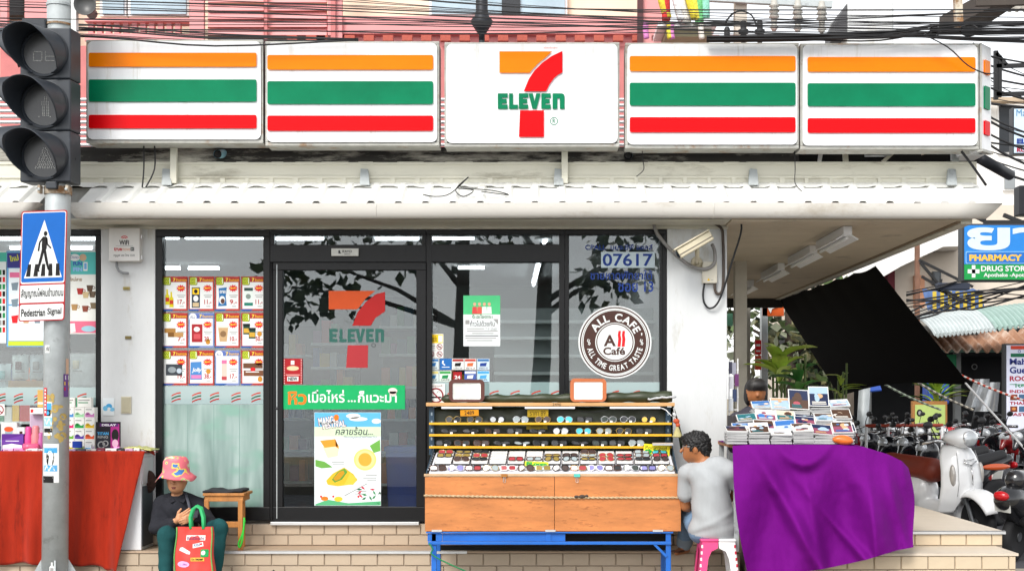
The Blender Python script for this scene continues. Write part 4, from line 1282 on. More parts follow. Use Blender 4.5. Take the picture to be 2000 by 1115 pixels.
# packed bags standing inside the far left window
for k, (x0, x1, y0, y1, c) in enumerate(((-8, 22, 710, 758, '#cfe0e4'), (24, 56, 692, 742, '#d9e4e4'), (58, 88, 692, 742, '#cdd9de'), (136, 187, 690, 756, '#d5d9da'))):
    q = MB()
    def fn(u, v, x0=x0, x1=x1, y0=y0, y1=y1):
        p = P(x0 + (x1 - x0) * u, y1 + (y0 - y1) * v, 0.20)
        bul = math.sin(math.pi * u) * math.sin(math.pi * min(1, v * 1.02)) ** 0.6
        return p + V(0, -0.07 * bul + 0.02 * mnoise.noise((u * 4, v * 4, k)), 0.012 * mnoise.noise((u * 6, v * 3, k + 9)))
    q.grid(fn, 12, 12, mat('bag_film_%d' % k, c, 0.2, var=0.15, scale=12))
    f = Flat(q, P(x0, y0, 0.12), P(x0 + 1, y0, 0.12) - P(x0, y0, 0.12), P(x0, y0 + 1, 0.12) - P(x0, y0, 0.12), (0, -1, 0))
    f.rect(6, 14, 18, 30, [TEAL, BRN, GREY, CRM][k]); f.rect(6, 33, 24, 35, GREY)
    q.build('snack_bag', smooth=True, solid=0.004, label=['pale blue bag at the left edge of the window display', 'white bag with brown print left of the signal post', 'white bag half hidden by the signal post', 'large clear bag right of the signal post in the window'][k], cat='bag', group='bags in the far left window')
q = MB(); q.box(PX(-50, .1), PX(188, .1), 0.10, 0.45, PZ(764, .1), PZ(758, .1), M['white']); q.box(PX(16, .12), PX(88, .12), 0.12, 0.3, PZ(757.5, .12), PZ(743, .12), mat('cardboard', '#b08d63', 0.8)); q.build('display_ledge', label='display ledge with a cardboard tray in the far left window', cat='shelf')

# ================================================================ pedestrian signal post
PY = -0.75
post = thing('signal_post', 'grey steel post carrying the unlit three lamp pedestrian signal', 'traffic signal', P(107, 774, PY) * 1 + V(0, 0, -EYE))
p0 = Vector((PX(107, PY), PY, 0.0)); p1 = P(117, -60, PY)
q = MB(); q.tube([p0, p0.lerp(p1, 0.5), p1], [0.106, 0.104, 0.10], M['galv'], 24); pole_o = q.build('pole', post, smooth=True)
q = MB(); q.lathe([(0.2, 0.0), (0.2, 0.025), (0.11, 0.026)], p0, M['galv'], n=20); q.build('base_plate', post)
for an in (20, 110, 200, 290):
    d = V(math.cos(R(an)), math.sin(R(an)), 0); n_ = V(-d.y, d.x, 0) * 0.006
    q = MB(); q.extr([p0 + d * 0.1 + V(0, 0, 0.026) - n_, p0 + d * 0.19 + V(0, 0, 0.026) - n_, p0 + d * 0.19 + V(0, 0, 0.05) - n_, p0 + d * 0.105 + V(0, 0, 0.2) - n_], n_ * 2, M['galv']); q.build('gusset', post)
def pole_at(py):
    u = (PZ(py, PY) - p0.z) / (p1.z - p0.z); return p0.lerp(p1, u)
def band(py0, py1, m, r=0.112, name='clamp'):
    a, c = pole_at(py1), pole_at(py0)
    q = MB(); q.tube([a, c], r, m, 24); return q.build(name, post, smooth=False)
band(366, 381, M['rust']); band(9, 14, M['galv'], 0.107); band(48, 52, M['rust'], 0.108)
q = MB(); c = pole_at(374)
for sx in (-1, 1):
    q.box(c.x + sx * 0.105 - 0.02 * (sx < 0), c.x + sx * 0.105 + 0.02 * (sx > 0), PY - 0.125, PY - 0.06, PZ(381, PY), PZ(366, PY), M['rust'])
    q.lathe([(0.012, 0), (0.012, 0.012), (0, 0.014)], (c.x + sx * 0.112, PY - 0.125, PZ(374, PY)), M['galv'], axis=(0, -1, 0), n=6)
q.build('clamp_bolt', post)
sig = mat('signal_housing', '#30353c', 0.45, var=0.15, scale=6, grime='#4b5157', gamt=0.35)
sigin = mat('signal_visor_inside', '#17191c', 0.7, var=0.15)
HY = PY - 0.13
def head(parent, tf, pat, n):
    """signal sections; tf maps local (x right, y out, z up) to world"""
    for i in range(3):
        q = MB()
        z1 = 1.265 - i * 0.424; z0 = z1 - 0.42
        vs = [tf(V(x, yy, z)) for z in (z0, z1) for yy in (-0.20, 0.0) for x in (-0.212, 0.212)]
        q.add(vs, [(0, 2, 3, 1), (4, 5, 7, 6), (0, 1, 5, 4), (2, 6, 7, 3), (0, 4, 6, 2), (1, 3, 7, 5)], sig)
        sec = q.build('signal_section', parent, bevel=0.012)
        q = MB(); cz = (z0 + z1) / 2
        # door ring
        rn = []
        nseg = 40
        for (r_, o_) in ((0.195, 0.001), (0.195, 0.022), (0.18, 0.026), (0.172, 0.012)):
            rn.append([tf(V(r_ * math.cos(2 * math.pi * j / nseg), o_, cz + r_ * math.sin(2 * math.pi * j / nseg))) for j in range(nseg)])
        for a in range(3):
            q.add(rn[a] + rn[a + 1], [(j, (j + 1) % nseg, nseg + (j + 1) % nseg, nseg + j) for j in range(nseg)], sig)
        q.build('door_ring', sec, smooth=True)
        q = MB(); q.poly([tf(V(0.174 * math.cos(2 * math.pi * j / nseg), 0.010, cz + 0.174 * math.sin(2 * math.pi * j / nseg))) for j in range(nseg)], mat('signal_lens', '#26282b', 0.25, var=0.2, scale=40))
        pts = pat[i] if pat else []
        for (a, c) in pts:
            q.poly([tf(V(a + 0.0042 * math.cos(k * 1.257), 0.0135, cz + c + 0.0042 * math.sin(k * 1.257))) for k in range(5)], mat('led_dot', '#c9c9c2', 0.3, var=0))
        q.build('lens', sec, kind='stuff' if pat else None)
        # visor: cut-away hood
        q = MB()
        rows = []
        for k in range(9):
            u = k / 8
            row = []
            for j in range(33):
                an = R(-62 + 304 * j / 32)      # open towards the bottom
                full = max(0.0, min(1.0, 0.5 + 0.75 * math.sin(an)))
                ln = 0.05 + 0.24 * full ** 0.8
                row.append(tf(V(0.19 * math.cos(an) - 0.055 * u * ln / .29, 0.02 + ln * u, cz + 0.19 * math.sin(an) - 0.012 * u)))
            rows.append(row)
        q.add([p for r_ in rows for p in r_], [(a * 33 + j, a * 33 + j + 1, (a + 1) * 33 + j + 1, (a + 1) * 33 + j) for a in range(8) for j in range(32)], sig)
        q.build('visor', sec, smooth=True, solid=0.006)
def led(kind):
    out = []
    st = 0.0125
    if kind == 'num':
        segs = []
        for ox in (-0.055, 0.045):
            w, h = 0.07, 0.075
            for k in range(7):
                out += [(ox + k * w / 6 - 0.035, -0.065), (ox - 0.035, -0.065 + k * h / 6), (ox + k * w / 6 - 0.035, -0.065 + h if ox < 0 else -0.03)]
                if ox < 0: out.append((ox + w - 0.035, -0.065 + k * h / 6))
    elif kind == 'stand':
        for r_ in range(13):
            z = 0.06 - r_ * st
            if r_ < 3: xs = (-0.008, 0.008)
            elif r_ < 6: xs = (-0.03, -0.012, 0.006, 0.024)
            else: xs = (-0.024, -0.01, 0.012, 0.026)
            out += [(x + 0.01, z) for x in xs]
        out += [(-0.045, -0.1), (0.05, -0.1)]
    else:
        for r_ in range(14):
            z = 0.065 - r_ * st
            wd = 0.008 + 0.0052 * r_
            k = int(2 + r_ * 0.6)
            out += [(-wd + 2 * wd * j / max(k - 1, 1) + random.uniform(-.004, .004) + 0.005, z) for j in range(k)]
    return out
hx, hz = PX(88, HY), PZ(355, HY) + 0.0
c_, s_ = math.cos(R(6)), math.sin(R(6))
head(post, lambda v: V(hx + v.x * c_ - v.y * s_ * 1.0, HY - v.y * c_ - v.x * s_ * -1.0 * 0 + 0.0 - v.x * 0.03, hz + v.z), [led('num'), led('stand'), led('walk')], 0)
hx2 = hx - 0.21
head(post, lambda v: V(hx2 - v.y, HY + 0.23 - v.x * 0.9, hz + 0.12 + v.z * 0.98), None, 1)
q = MB(); c = pole_at(360); q.box(c.x - 0.05, c.x + 0.04, HY - 0.02, PY - 0.05, hz - 0.06, hz - 0.001, sig); q.build('mount', post, bevel=0.008)
q = MB(); q.tube([P(139, 290, PY), P(147, 310, PY - .05), P(143, 330, PY - .03), P(139, 338, PY)], 0.006, M['cable'], 6); q.build('cable_loop', post, smooth=True)
# stickers wrapped round the post
class Wrap(Flat):
    def __init__(s, mb): s.mb = mb
    def pt(s, a, b, l=0):
        c = pole_at(b); r = 0.1065 + 0.0006 * l
        sn = max(-0.99, min(0.99, (PX(a, PY - 0.09) - c.x) / 0.1055))
        return V(c.x + r * sn, c.y - r * math.sqrt(1 - sn * sn), PZ(b, PY - 0.09))
    def rect(s, x0, y0, x1, y1, m, l=1):
        n = max(1, int((x1 - x0) / 4))
        for i in range(n):
            a, c = x0 + (x1 - x0) * i / n, x0 + (x1 - x0) * (i + 1) / n
            s.mb.poly([s.pt(a, y0, l), s.pt(c, y0, l), s.pt(c, y1, l), s.pt(a, y1, l)], m)
def wrap_sticker(label, fn):
    q = MB(); fn(Wrap(q)); q.build('post_sticker', label=label, cat='sticker', group='stickers on the signal post')
def s1(w):
    w.rect(85, 784, 103, 850, W_, 1); w.rect(86, 787, 102, 800, SKYB, 2); w.rect(87, 800, 100, 812, K_, 2); w.rect(86, 815, 103, 832, flat('#8fc4e6'), 2)
    w.stroke([(88, 818), (92, 828), (97, 817), (102, 829)], 2.2, W_, 3); w.circ(94, 806, 4, 4, SKYB, 3, 10); w.rect(86, 836, 103, 844, K_, 2); w.stroke([(88, 846), (101, 839)], 1.6, W_, 3)
def s2(w):
    w.rect(84, 866, 115, 942, W_, 1); w.rect(86, 874, 112, 884, SKYB, 2); w.circ(99, 893, 8, 18, K_, 2, 20); w.circ(99, 885, 4, 5.5, W_, 3, 12); w.poly([(93, 893), (105, 893), (108, 905), (90, 905)], W_, 3)
    w.rect(86, 908, 112, 920, flat('#5fa8da'), 2); w.stroke([(88, 918), (92, 909), (97, 919), (102, 909), (108, 918)], 2, W_, 3); w.rect(84, 929, 106, 942, K_, 3); w.stroke([(86, 935), (104, 932)], 1.2, W_, 4)
wrap_sticker('blue and white graffiti sticker at mid height of the signal post', s1)
wrap_sticker('large black, white and blue graffiti sticker low on the signal post', s2)
wrap_sticker('narrow red vertical sticker at the left of the signal post', lambda w: (w.rect(86, 757, 92, 812, RD, 4), [w.rect(87.5, 760 + k * 7, 90.5, 764 + k * 7, W_, 5) for k in range(7)]))
wrap_sticker('small white scribbled sticker below the road sign on the post', lambda w: (w.rect(88, 674, 98, 689, W_, 1), w.stroke([(90, 686), (93, 677), (95, 686), (97, 677)], 1.2, K_, 2)))
wrap_sticker('purple and yellow sticker at the right edge of the signal post', lambda w: (w.rect(122, 730, 130, 775, flat('#6f4a8a'), 1), w.rect(123, 745, 129, 752, YL, 2), w.rect(123, 756, 129, 762, RD, 2), w.rect(124, 733, 128, 741, W_, 2)))
wrap_sticker('peeling tan paper strip at the right edge of the signal post', lambda w: w.rect(125, 700, 131, 731, flat('#d9b49a'), 1))
def s3(w):
    for k in range(26):
        a, c = random.uniform(93, 122), random.uniform(770, 860)
        w.circ(a, c, random.uniform(2, 7), random.uniform(3, 9), flat('#b39a5a'), 1, 9)
q = MB(); s3(Wrap(q)); q.build('glue_stain', post, kind='stuff')
q = MB(); wr = Wrap(q)
for (a, c) in ((104, 1098), (104, 1106)):
    pass
wr.poly([(98, 1130), (98, 1106), (101, 1103), (101, 1097), (104, 1097), (104, 1103), (107, 1106), (107, 1130)], W_, 1); wr.poly([(99.5, 1128), (99.5, 1108), (105.5, 1108), (105.5, 1128)], GREY, 2)
q.build('post_sticker', label='small white bottle shaped sticker at the foot of the signal post', cat='sticker', group='stickers on the signal post')
# road sign
RY = PY - 0.135
k = (DF + RY) / F
sgn = thing('road_sign', 'blue and white pedestrian crossing sign reading Pedestrian Signal on the post', 'sign', P(86, 628, RY))
o = P(42, 413, RY)
q = MB()
class Aff(Flat): pass
def aff(mb):
    return Aff(mb, o, (k, 0, 0.035 * k), (-0.028 * k, 0, -k), (0, -1, 0), 0.0006)
f = aff(q)
pts = rrect(0, 0, 89.5, 215, 5)
q.extr([f.pt(a, c, 0) for a, c in pts], (0, 0.004, 0), flat('#b01c26'))
q.build('panel', sgn)
q = MB(); f = aff(q)
f.poly(rrect(2, 2.2, 87.5, 142, 4), W_, 1); f.poly(rrect(3.2, 4, 86.2, 139, 3.5), flat('#1463b8'), 2)
f.poly([(45.5, 18), (82.5, 131), (8.5, 131)], W_, 3)
f.rect(2, 145, 87.5, 179, W_, 1); f.poly(rrect(2, 182.5, 87.5, 213, 4), W_, 1)
for i in range(5):
    a = 14.5 + i * 13.6
    f.poly([(a + 1.6, 104), (a + 7.8, 104), (a + 8.2 + (i - 2) * 0.9, 128), (a - 0.6 + (i - 2) * 0.9, 128)], K_, 4)
f.circ(48.5, 45, 3.6, 4.8, K_, 5, 14)
f.poly([(43, 51), (49, 50.5), (52, 53), (51.5, 74), (49.5, 78), (42, 78), (41.5, 66)], K_, 5)
f.stroke([(44, 53), (37.5, 62), (35.5, 79)], 3.2, K_, 5); f.stroke([(51, 54), (52.5, 66), (60, 74)], 3, K_, 5)
f.poly([(42, 76), (47, 78), (42, 100), (37, 117), (33.5, 116), (37, 98)], K_, 6); f.poly([(45, 77), (50, 76), (54, 96), (58, 115), (54.5, 116), (49, 98)], K_, 6)
f.stroke([(34, 115), (38.5, 118.5)], 3, K_, 6); f.stroke([(55, 115), (60.5, 113)], 3, K_, 6)
q.build('pictogram', sgn)
q = MB(); f = aff(q); f.text('สัญญาณไฟคนข้ามถนน', 3.5, 151, 86, 171, K_, 3, bold=.02); q.build('lettering', sgn)
q = MB(); f = aff(q); f.text('Pedestrian', 5, 191, 52, 206, K_, 3, bold=.025); f.text('Signal', 56, 190.5, 83.5, 206.5, K_, 3, bold=.025); q.build('lettering', sgn)
q = MB(); q.box(PX(70, PY), PX(128, PY), RY + 0.006, PY - 0.09, PZ(470, PY), PZ(460, PY), M['galv']); q.build('clamp', sgn)
# horn loudspeaker
hs_ = thing('horn_loudspeaker', 'dark grey horn loudspeaker beside the top of the signal post', 'loudspeaker', P(168, 12, PY + 0.05))
c = P(168, 12, PY - 0.1)
q = MB(); q.lathe([(0.0, -0.02), (0.018, -0.02), (0.02, 0.0), (0.03, -0.1), (0.07, 0.02), (0.086, 0.05), (0.09, 0.05), (0.09, 0.04), (0.06, -0.05), (0.045, -0.16), (0.045, -0.24), (0, -0.25)][4:], c, mat('horn_grey', '#4c4c4c', 0.4, var=0.1), axis=(0.12, -1, 0.0), n=24); q.build('horn', hs_, smooth=True)
q = MB(); q.lathe([(0.07, 0.018), (0.035, -0.06), (0.012, -0.1)], c, mat('horn_inside', '#2b2b2b', 0.5), axis=(0.12, -1, 0), n=20); q.ell(c + V(0.0, 0.03, 0), (0.016, 0.02, 0.016), M['white']); q.build('throat', hs_, smooth=True)
q = MB(); q.box(PX(141, PY), PX(151, PY), PY - 0.03, PY + 0.03, PZ(92, PY), PZ(-30, PY), M['white']); q.box(PX(141, PY), PX(165, PY), PY - 0.02, PY + 0.02, PZ(3, PY), PZ(-3, PY), M['galv']); q.build('bracket', hs_)

# ================================================================ wifi box, camera, conduit on the pillars
wf = thing('wifi_box', 'white WiFi box with a cable stub on the left pillar', 'box', P(243, 510, -0.1))
q = MB(); q.pbox(212, 273, 445, 510, -0.12, -0.031, mat('wifi_case', '#e2e0dc', 0.5, var=0.05)); q.build('case', wf, bevel=0.008)
q = MB(); f = pflat(q, -0.1205, 0.0004)
for k, r_ in enumerate((4, 7)):
    for j in range(8):
        a0, a1 = R(215 + j * 13.75), R(215 + (j + 1) * 13.75)
        f.poly([(243 + r_ * math.cos(a0), 469 + r_ * math.sin(a0)), (243 + (r_ + 1.6) * math.cos(a0), 469 + (r_ + 1.6) * math.sin(a0)), (243 + (r_ + 1.6) * math.cos(a1), 469 + (r_ + 1.6) * math.sin(a1)), (243 + r_ * math.cos(a1), 469 + r_ * math.sin(a1))], RD)
f.text('WiFi', 233, 469, 252, 478.5, K_, 1, bold=.03); f.text('true', 222.5, 483, 238, 490, flat('#c4262e'), 1, bold=.03); f.text('move', 238.5, 485, 254, 490, flat('#d0885a'), 1); f.rect(255, 483, 262, 490, K_, 1); f.text('H', 256.6, 484.5, 260.4, 488.5, W_, 2, bold=.02); f.text('ทรูมูฟ เอช โทร 1331', 222, 496, 263, 502, K_, 1, bold=.01); f.rect(226, 480, 260, 480.6, GREY, 1)
q.build('lettering', wf)
for py in (459, 499):
    q = MB(); q.box(PX(273.3, -0.1), PX(276.5, -0.1), -0.09, -0.06, PZ(py + 7, -0.1), PZ(py, -0.1), M['alu']); q.build('hinge', wf)
q = MB(); q.tube([P(228, 510, -0.06), P(228, 521, -0.06), P(232, 529, -0.07), P(240, 533, -0.07), P(251, 534, -0.07)], 0.011, mat('grey_conduit', '#8d9092', 0.5), 10); q.build('cable_stub', wf, smooth=True)

cc = thing('security_camera', 'beige box security camera on the right pillar', 'camera', P(1365, 500, -0.05))
a, c = P(1389, 460, -0.30), P(1325, 497, -0.36)
ax = (c - a).normalized(); sd = V(0, 1, 0); up = ax.cross(sd).normalized()
if up.z < 0: up = -up
cb = mat('camera_beige', '#cdc3a8', 0.5, var=0.06)
q = MB(); q.obox((a + c) / 2, (c - a) / 2, sd * 0.055, up * 0.042, cb); q.build('body', cc, bevel=0.01)
q = MB(); q.obox((a + c) / 2 + ax * 0.01 + up * 0.05, (c - a) / 2 * 1.08, sd * 0.068, up * 0.007, cb); q.build('sunshield', cc, bevel=0.004)
q = MB(); q.obox((a + c) / 2 - up * 0.012, (c - a) / 2 * 0.98, sd * 0.0565, up * 0.005, mat('camera_seam', '#6f675a', 0.6)); q.build('seam', cc)
q = MB(); q.lathe([(0.032, 0), (0.032, 0.006), (0, 0.0065)], c + ax * 0.001, mat('camera_glass', '#15161a', 0.1), axis=ax, n=16); q.build('lens', cc)
q = MB(); q.tube([(a + c) / 2 - up * 0.04, P(1362, 508, -0.2), P(1361, 515, -0.06)], [0.02, 0.018, 0.018], cb, 10); q.lathe([(0.055, 0), (0.055, 0.02), (0.03, 0.035), (0, 0.036)], P(1361, 513, -0.031), cb, axis=(0, -1, 0), n=16, sx=0.9); q.build('mount_arm', cc, smooth=True)
jb = thing('junction_box', 'pale junction box with looping cables beside the security camera', 'box', P(1386, 553, -0.06))
q = MB(); q.pbox(1372, 1401, 511, 553, -0.085, -0.031, mat('junction_case', '#cfc9b8', 0.5, var=0.05)); q.build('case', jb, bevel=0.006)
q = MB(); f = pflat(q, -0.0855); f.poly([(1381, 548), (1384, 543), (1387, 548)], YL); f.rect(1388, 546, 1393, 547, GREY); f.circ(1382, 524, 2, 2, GREY, 1, 10); q.build('sticker', jb)
def wire_px(name, pts, r, m, label=None, parent=None, n=7, cat='cable', group=None):
    q = MB(); P3 = [P(*p) for p in pts]
    sm = []
    for i in range(len(P3) - 1):
        p_, q_ = P3[max(i - 1, 0)], P3[i]
        r_, s__ = P3[i + 1], P3[min(i + 2, len(P3) - 1)]
        for t_ in (0, .25, .5, .75):
            sm.append(0.5 * ((2 * q_) + (r_ - p_) * t_ + (2 * p_ - 5 * q_ + 4 * r_ - s__) * t_ * t_ + (3 * q_ - p_ - 3 * r_ + s__) * t_ ** 3))
    sm.append(P3[-1])
    q.tube(sm, r, m, n)
    return q.build(name, parent, smooth=True, label=label, cat=cat if label else None, group=group)
gc = mat('grey_flex', '#8a8784', 0.6)
wire_px('flex_conduit', [(1276, 432, -0.09), (1283, 455, -0.09), (1305, 483, -0.09), (1335, 510, -0.09), (1358, 523, -0.09), (1380, 525, -0.095), (1395, 514, -0.095), (1396, 492, -0.1), (1391, 478, -0.15)], 0.016, gc, parent=jb, n=10)
wire_px('cable', [(1376, 553, -0.06), (1373, 575, -0.06), (1376, 592, -0.06), (1386, 602, -0.06), (1400, 594, -0.08), (1413, 565, -0.10), (1430, 510, -0.15), (1447, 455, -0.2), (1447, 430, -0.2)], 0.009, M['cable'], parent=jb)
wire_px('cable', [(1396, 553, -0.06), (1397, 568, -0.06), (1403, 574, -0.06), (1411, 566, -0.06), (1413, 530, -0.06), (1412, 470, -0.06), (1408, 445, -0.07), (1385, 432, -0.1)], 0.013, mat('brown_conduit', '#4b4038', 0.6), parent=jb, n=9)

# ================================================================ left stall with red cloth
wood_or = mat('plywood_orange', '#c87e45', 0.55, var=0.3, scale=2.2, stretch=(1, 1, 4), grime='#7a3f1c', gamt=0.37, gscale=9, bump=0.1)
cab = thing('white_cabinet', 'white cabinet under the red cloth at the left', 'cabinet', (PX(100, -0.4), -0.25, Z_LOW))
q = MB(); q.box(PX(-120, -0.42), PX(276, -0.42), -0.42, -0.06, Z_LOW + 0.003, 1.06, mat('cabinet_white', '#dcdde0', 0.5, var=0.05, grime='#a9a7a0', gamt=0.3)); q.build('body', cab, bevel=0.006)
xr = PX(276, -0.42)
q = MB(); q.box(xr + 0.0005, xr + 0.008, -0.40, -0.09, 0.80, 1.03, flat('#c9ccd0')); q.build('side_door', cab, bevel=0.003)
q = MB(); q.box(xr + 0.0005, xr + 0.006, -0.40, -0.09, Z_LOW + 0.03, 0.78, flat('#4d4f54')); q.build('side_panel', cab, bevel=0.003)
cloth_red = mat('red_cloth', '#9e2812', 0.9, spec=0.15, var=0.22, scale=4, stretch=(3, 1, 0.5), grime='#5c170d', gamt=0.4, gscale=3.2, bump=0.15, bscale=150, sheen=0.15)
q = MB()
def red(u, v):
    x = -110 + (284 - -110) * u
    top = 880
    bot = 1098 + 18 * max(0, (x - 150) / 130) + 2.5 * math.sin(x * 0.09)
    py = top + (bot - top) * v
    if x > 205:
        x = x - (x - 205) / 79 * 50 * v          # cut on the slant at the right
    fold = 0.034 * v ** 0.7 * math.sin(x * 0.075 + 2.2 * math.sin(v * 1.5)) + 0.012 * v * math.sin(x * 0.19 + 1)
    y_ = -0.452 - 0.075 * min(1, v * 1.3) - fold * 0.8
    p = P(x, py, -0.44); return V(p.x, y_, p.z)
q.grid(red, 90, 36, cloth_red)
q.grid(lambda u, v: V(PX(-110 + 394 * u, -0.44), -0.447 + 0.40 * v, 1.064 + 0.004 * mnoise.noise((u * 20, v * 4, 3)) + 0.012 * (1 - v) ** 6), 40, 8, cloth_red)
q.build('red_cloth', smooth=True, solid=0.003, label='dirty red cloth hanging over the cabinet at the left', cat='cloth')
q = MB(); q.add([P(276, 876, -.35), P(299, 876, -.2), P(303, 889, -.2), P(290, 880, -.3)], [(0, 1, 2), (0, 2, 3)], cloth_red); q.build('red_rag', solid=0.004, label='small red rag corner hanging at the end of the red stall', cat='cloth')
GZ = 1.078
def gbox(name, label, r, y, c, draw=None, d=0.06, cat='box', group='goods on the red stall', lift=0.0):
    x0, y0, x1, y1 = r
    q = MB(); h = (y1 - y0) * (DF + y) / F
    z0 = GZ + lift
    q.box(PX(x0, y), PX(x1, y), y, y + d, z0, z0 + h, flat(c))
    f = Flat(q, (PX(x0, y), y, z0 + h), ((DF + y) / F, 0, 0), (0, 0, -(DF + y) / F), (0, -1, 0), 0.0006)
    if draw: draw(f, x1 - x0, y1 - y0)
    return q.build(name, bevel=0.002 if d > .03 else 0, label=label, cat=cat, group=group)
wave_c = ['#c9c23a', '#8fb04a', '#c8b7d8', '#6aa83c', '#5a3f9a', '#e0603a', '#d6246e', '#2f9a4c', '#d8b02a', '#4a88c4', '#9ad0a0', '#c07ab0']
names_c = ['yellow', 'olive', 'lilac', 'leaf green', 'violet', 'orange', 'magenta', 'green', 'gold', 'blue', 'mint', 'mauve']
for r_ in range(4):
    for c in range(3):
        i = r_ * 3 + c
        def dr(f, w, h, i=i):
            f.rect(1, h * .55, w - 1, h - 2, flat(wave_c[i]), 1); f.circ(w * .3, h * .55, w * .18, h * .1, flat(wave_c[i]), 1, 10); f.rect(2, 3, w * .7, 5, GREY, 1); f.circ(w * .7, h * .58, w * .15, h * .09, W_, 2, 10)
        x0 = 125 + c * 20.2
        gbox('pill_box', 'small white box with %s wave, %s row up, %s column behind the post' % (names_c[i], ORD[r_ + 1], ORD[c + 1]), (x0, 0, x0 + 19.5, 21), -0.28 + 0.01 * r_, '#e6e6e0', dr, 0.08, lift=r_ * 0.0945)
for k, (x0, c2) in enumerate(((131, '#4f9a6a'), (148, '#2f8a5c'))):
    gbox('pill_box', ['small green trimmed box on top of the coloured box rack behind the post', 'larger green trimmed box on top of the coloured box rack'][k], (x0, 0, x0 + (15 if k == 0 else 30), 19), -0.25, '#e8e8e2', lambda f, w, h, c2=c2: (f.rect(0.5, 0.5, 3, h - .5, flat(c2), 1), f.rect(5, 4, w - 3, 6, GREY, 1), f.rect(5, 9, w - 6, 11, flat(c2), 1)), 0.06, lift=0.3785)
def d_titan(f, w, h):
    f.rect(1, 18, 27, h - 1, flat('#2b2b33'), 2); f.text('TITAN', 3, 20, 25, 25.5, SKYB, 3, bold=.03); f.text('RING', 4, 27, 24, 32, GREY, 3, bold=.03)
    f.ring(11, 45, 5, 7.5, GREY, 3, 16); f.ring(19, 42, 4, 6, GREY, 3, 16); f.rect(29, 4, 46, h - 4, flat('#a02c7a'), 1); f.circ(38, 26, 7, 12, K_, 2, 16); f.circ(38, 42, 6, 8, flat('#e0b0c8'), 3, 14); f.rect(8, 3, 44, 9, flat('#5a2a6a'), 2); f.text('DELAY', 12, 4, 40, 8, W_, 3, bold=.03)
gbox('blister_pack', 'black and magenta blister pack right of the small coloured boxes', (187, 0, 235, 57), -0.30, '#1f1a22', d_titan, 0.012, cat='package')
gbox('tan_box', 'upright tan box at the left edge of the post', (73, 0, 87, 34), -0.22, '#cfa55c', lambda f, w, h: f.rect(1, 24, w - 1, 28, W_, 1), 0.05, lift=0.378)
gbox('white_box', 'long white box lying beneath the tan box', (58, 0, 88, 12), -0.26, '#e7e4e2', lambda f, w, h: f.rect(2, 3, 7, 9, RD, 1), 0.08, lift=0.32)
gbox('carton', 'stacked grey carton beside the post under the white box', (58, 0, 88, 73), -0.2, '#c9b7c8', lambda f, w, h: (f.rect(2, 4, w - 2, 30, flat('#b9a3b8'), 1), f.rect(4, 36, w - 4, 62, flat('#d8b3c6'), 1)), 0.1)
gbox('cup_box', 'white box with an orange topped cup picture', (2, 0, 33, 55), -0.22, '#d8d8d4', lambda f, w, h: (f.poly([(7, 14), (23, 14), (20, 36), (10, 36)], flat('#9ab0b4'), 2), f.circ(15, 13, 9, 5, flat('#e0582a'), 3)), 0.06)
gbox('slim_box', 'narrow white box with a dark brown stripe', (33, 0, 48, 46), -0.25, '#e0dcd8', lambda f, w, h: f.rect(5, 8, 11, 38, flat('#4a2a22'), 1), 0.05)
gbox('purple_case', 'purple slant topped case with white front on the red stall', (3, 0, 46, 34), -0.36, '#5a2a86', lambda f, w, h: (f.poly([(0.5, 12), (w - .5, 2), (w - .5, 18), (.5, 20)], flat('#6a3a9a'), 1), f.rect(8, 13, 34, 14.5, W_, 2), f.poly([(2, 22), (20, 19), (w - 3, 22), (w - 3, 30), (2, 30)], W_, 2)), 0.05)
pk = mat('pink_plastic', '#d8577f', 0.3, var=0.08)
for k, (x, y0, y1, r_, c) in enumerate(((56, 820, 868, 8, '#d2418a'), (70, 818, 868, 9, '#d97f84'), (80, 832, 868, 7, '#b85a9a'))):
    q = MB(); c0 = P(x, 0, -0.33); h = (y1 - y0) / 226; rr = r_ / 226
    q.lathe([(rr * .9, 0), (rr, 0.01), (rr, h * .6), (rr * .75, h * .72), (rr * .75, h * .92), (rr * .5, h), (0, h)], (c0.x, -0.33, GZ), mat('lotion_%d' % k, c, 0.3, var=0.08), n=16)
    q.build('lotion_bottle', smooth=True, label=['magenta lotion bottle left of the signal post', 'salmon pink lotion bottle left of the signal post', 'mauve lotion bottle touching the signal post'][k], cat='bottle', group='goods on the red stall')
q = MB(); c0 = P(50, 0, -0.40); q.lathe([(0, -0.02), (0.035, -0.02), (0.035, 0.03), (0.028, 0.05), (0.03, 0.1), (0.02, 0.11), (0, 0.11)], (c0.x, -0.39, GZ + 0.036), pk, axis=(1, 0.1, 0.05), n=14); q.build('pink_jar', smooth=True, label='pink tube lying on its side on the red stall', cat='jar', group='goods on the red stall')
xx = 6
fl_c = ['#e6b6d8', '#d58fc0', '#e9e0e4', '#dfd8dc', '#b9a9c9', '#5a5f6a', '#d9d9d4', '#7a3a4a', '#e2e2de', '#3a3a40', '#c7a3c0', '#dadada']
fl_n = ['pink', 'rose', 'white', 'pale grey', 'lavender', 'slate', 'cream', 'maroon', 'plain white', 'black', 'mauve', 'light grey']
for k in range(12):
    w = (20, 22, 24, 12, 14, 18, 20, 16, 22, 14, 16, 12)[k]
    if k == 4: xx = 134
    q = MB(); y_ = -0.43 + random.uniform(0, .02); q.box(PX(xx, y_), PX(xx + w - 1, y_), y_, y_ + 0.06, GZ - 0.003, GZ + random.uniform(.022, .034), flat(fl_c[k])); q.box(PX(xx + 2, y_), PX(xx + w * .5, y_), y_ - 0.0006, y_ - 0.0001, GZ + 0.008, GZ + 0.014, flat('#88808a'))
    q.build('flat_pack', bevel=0.002, label='flat %s packet lying at the front edge of the red stall' % fl_n[k], cat='packet', group='goods on the red stall'); xx += w + 1
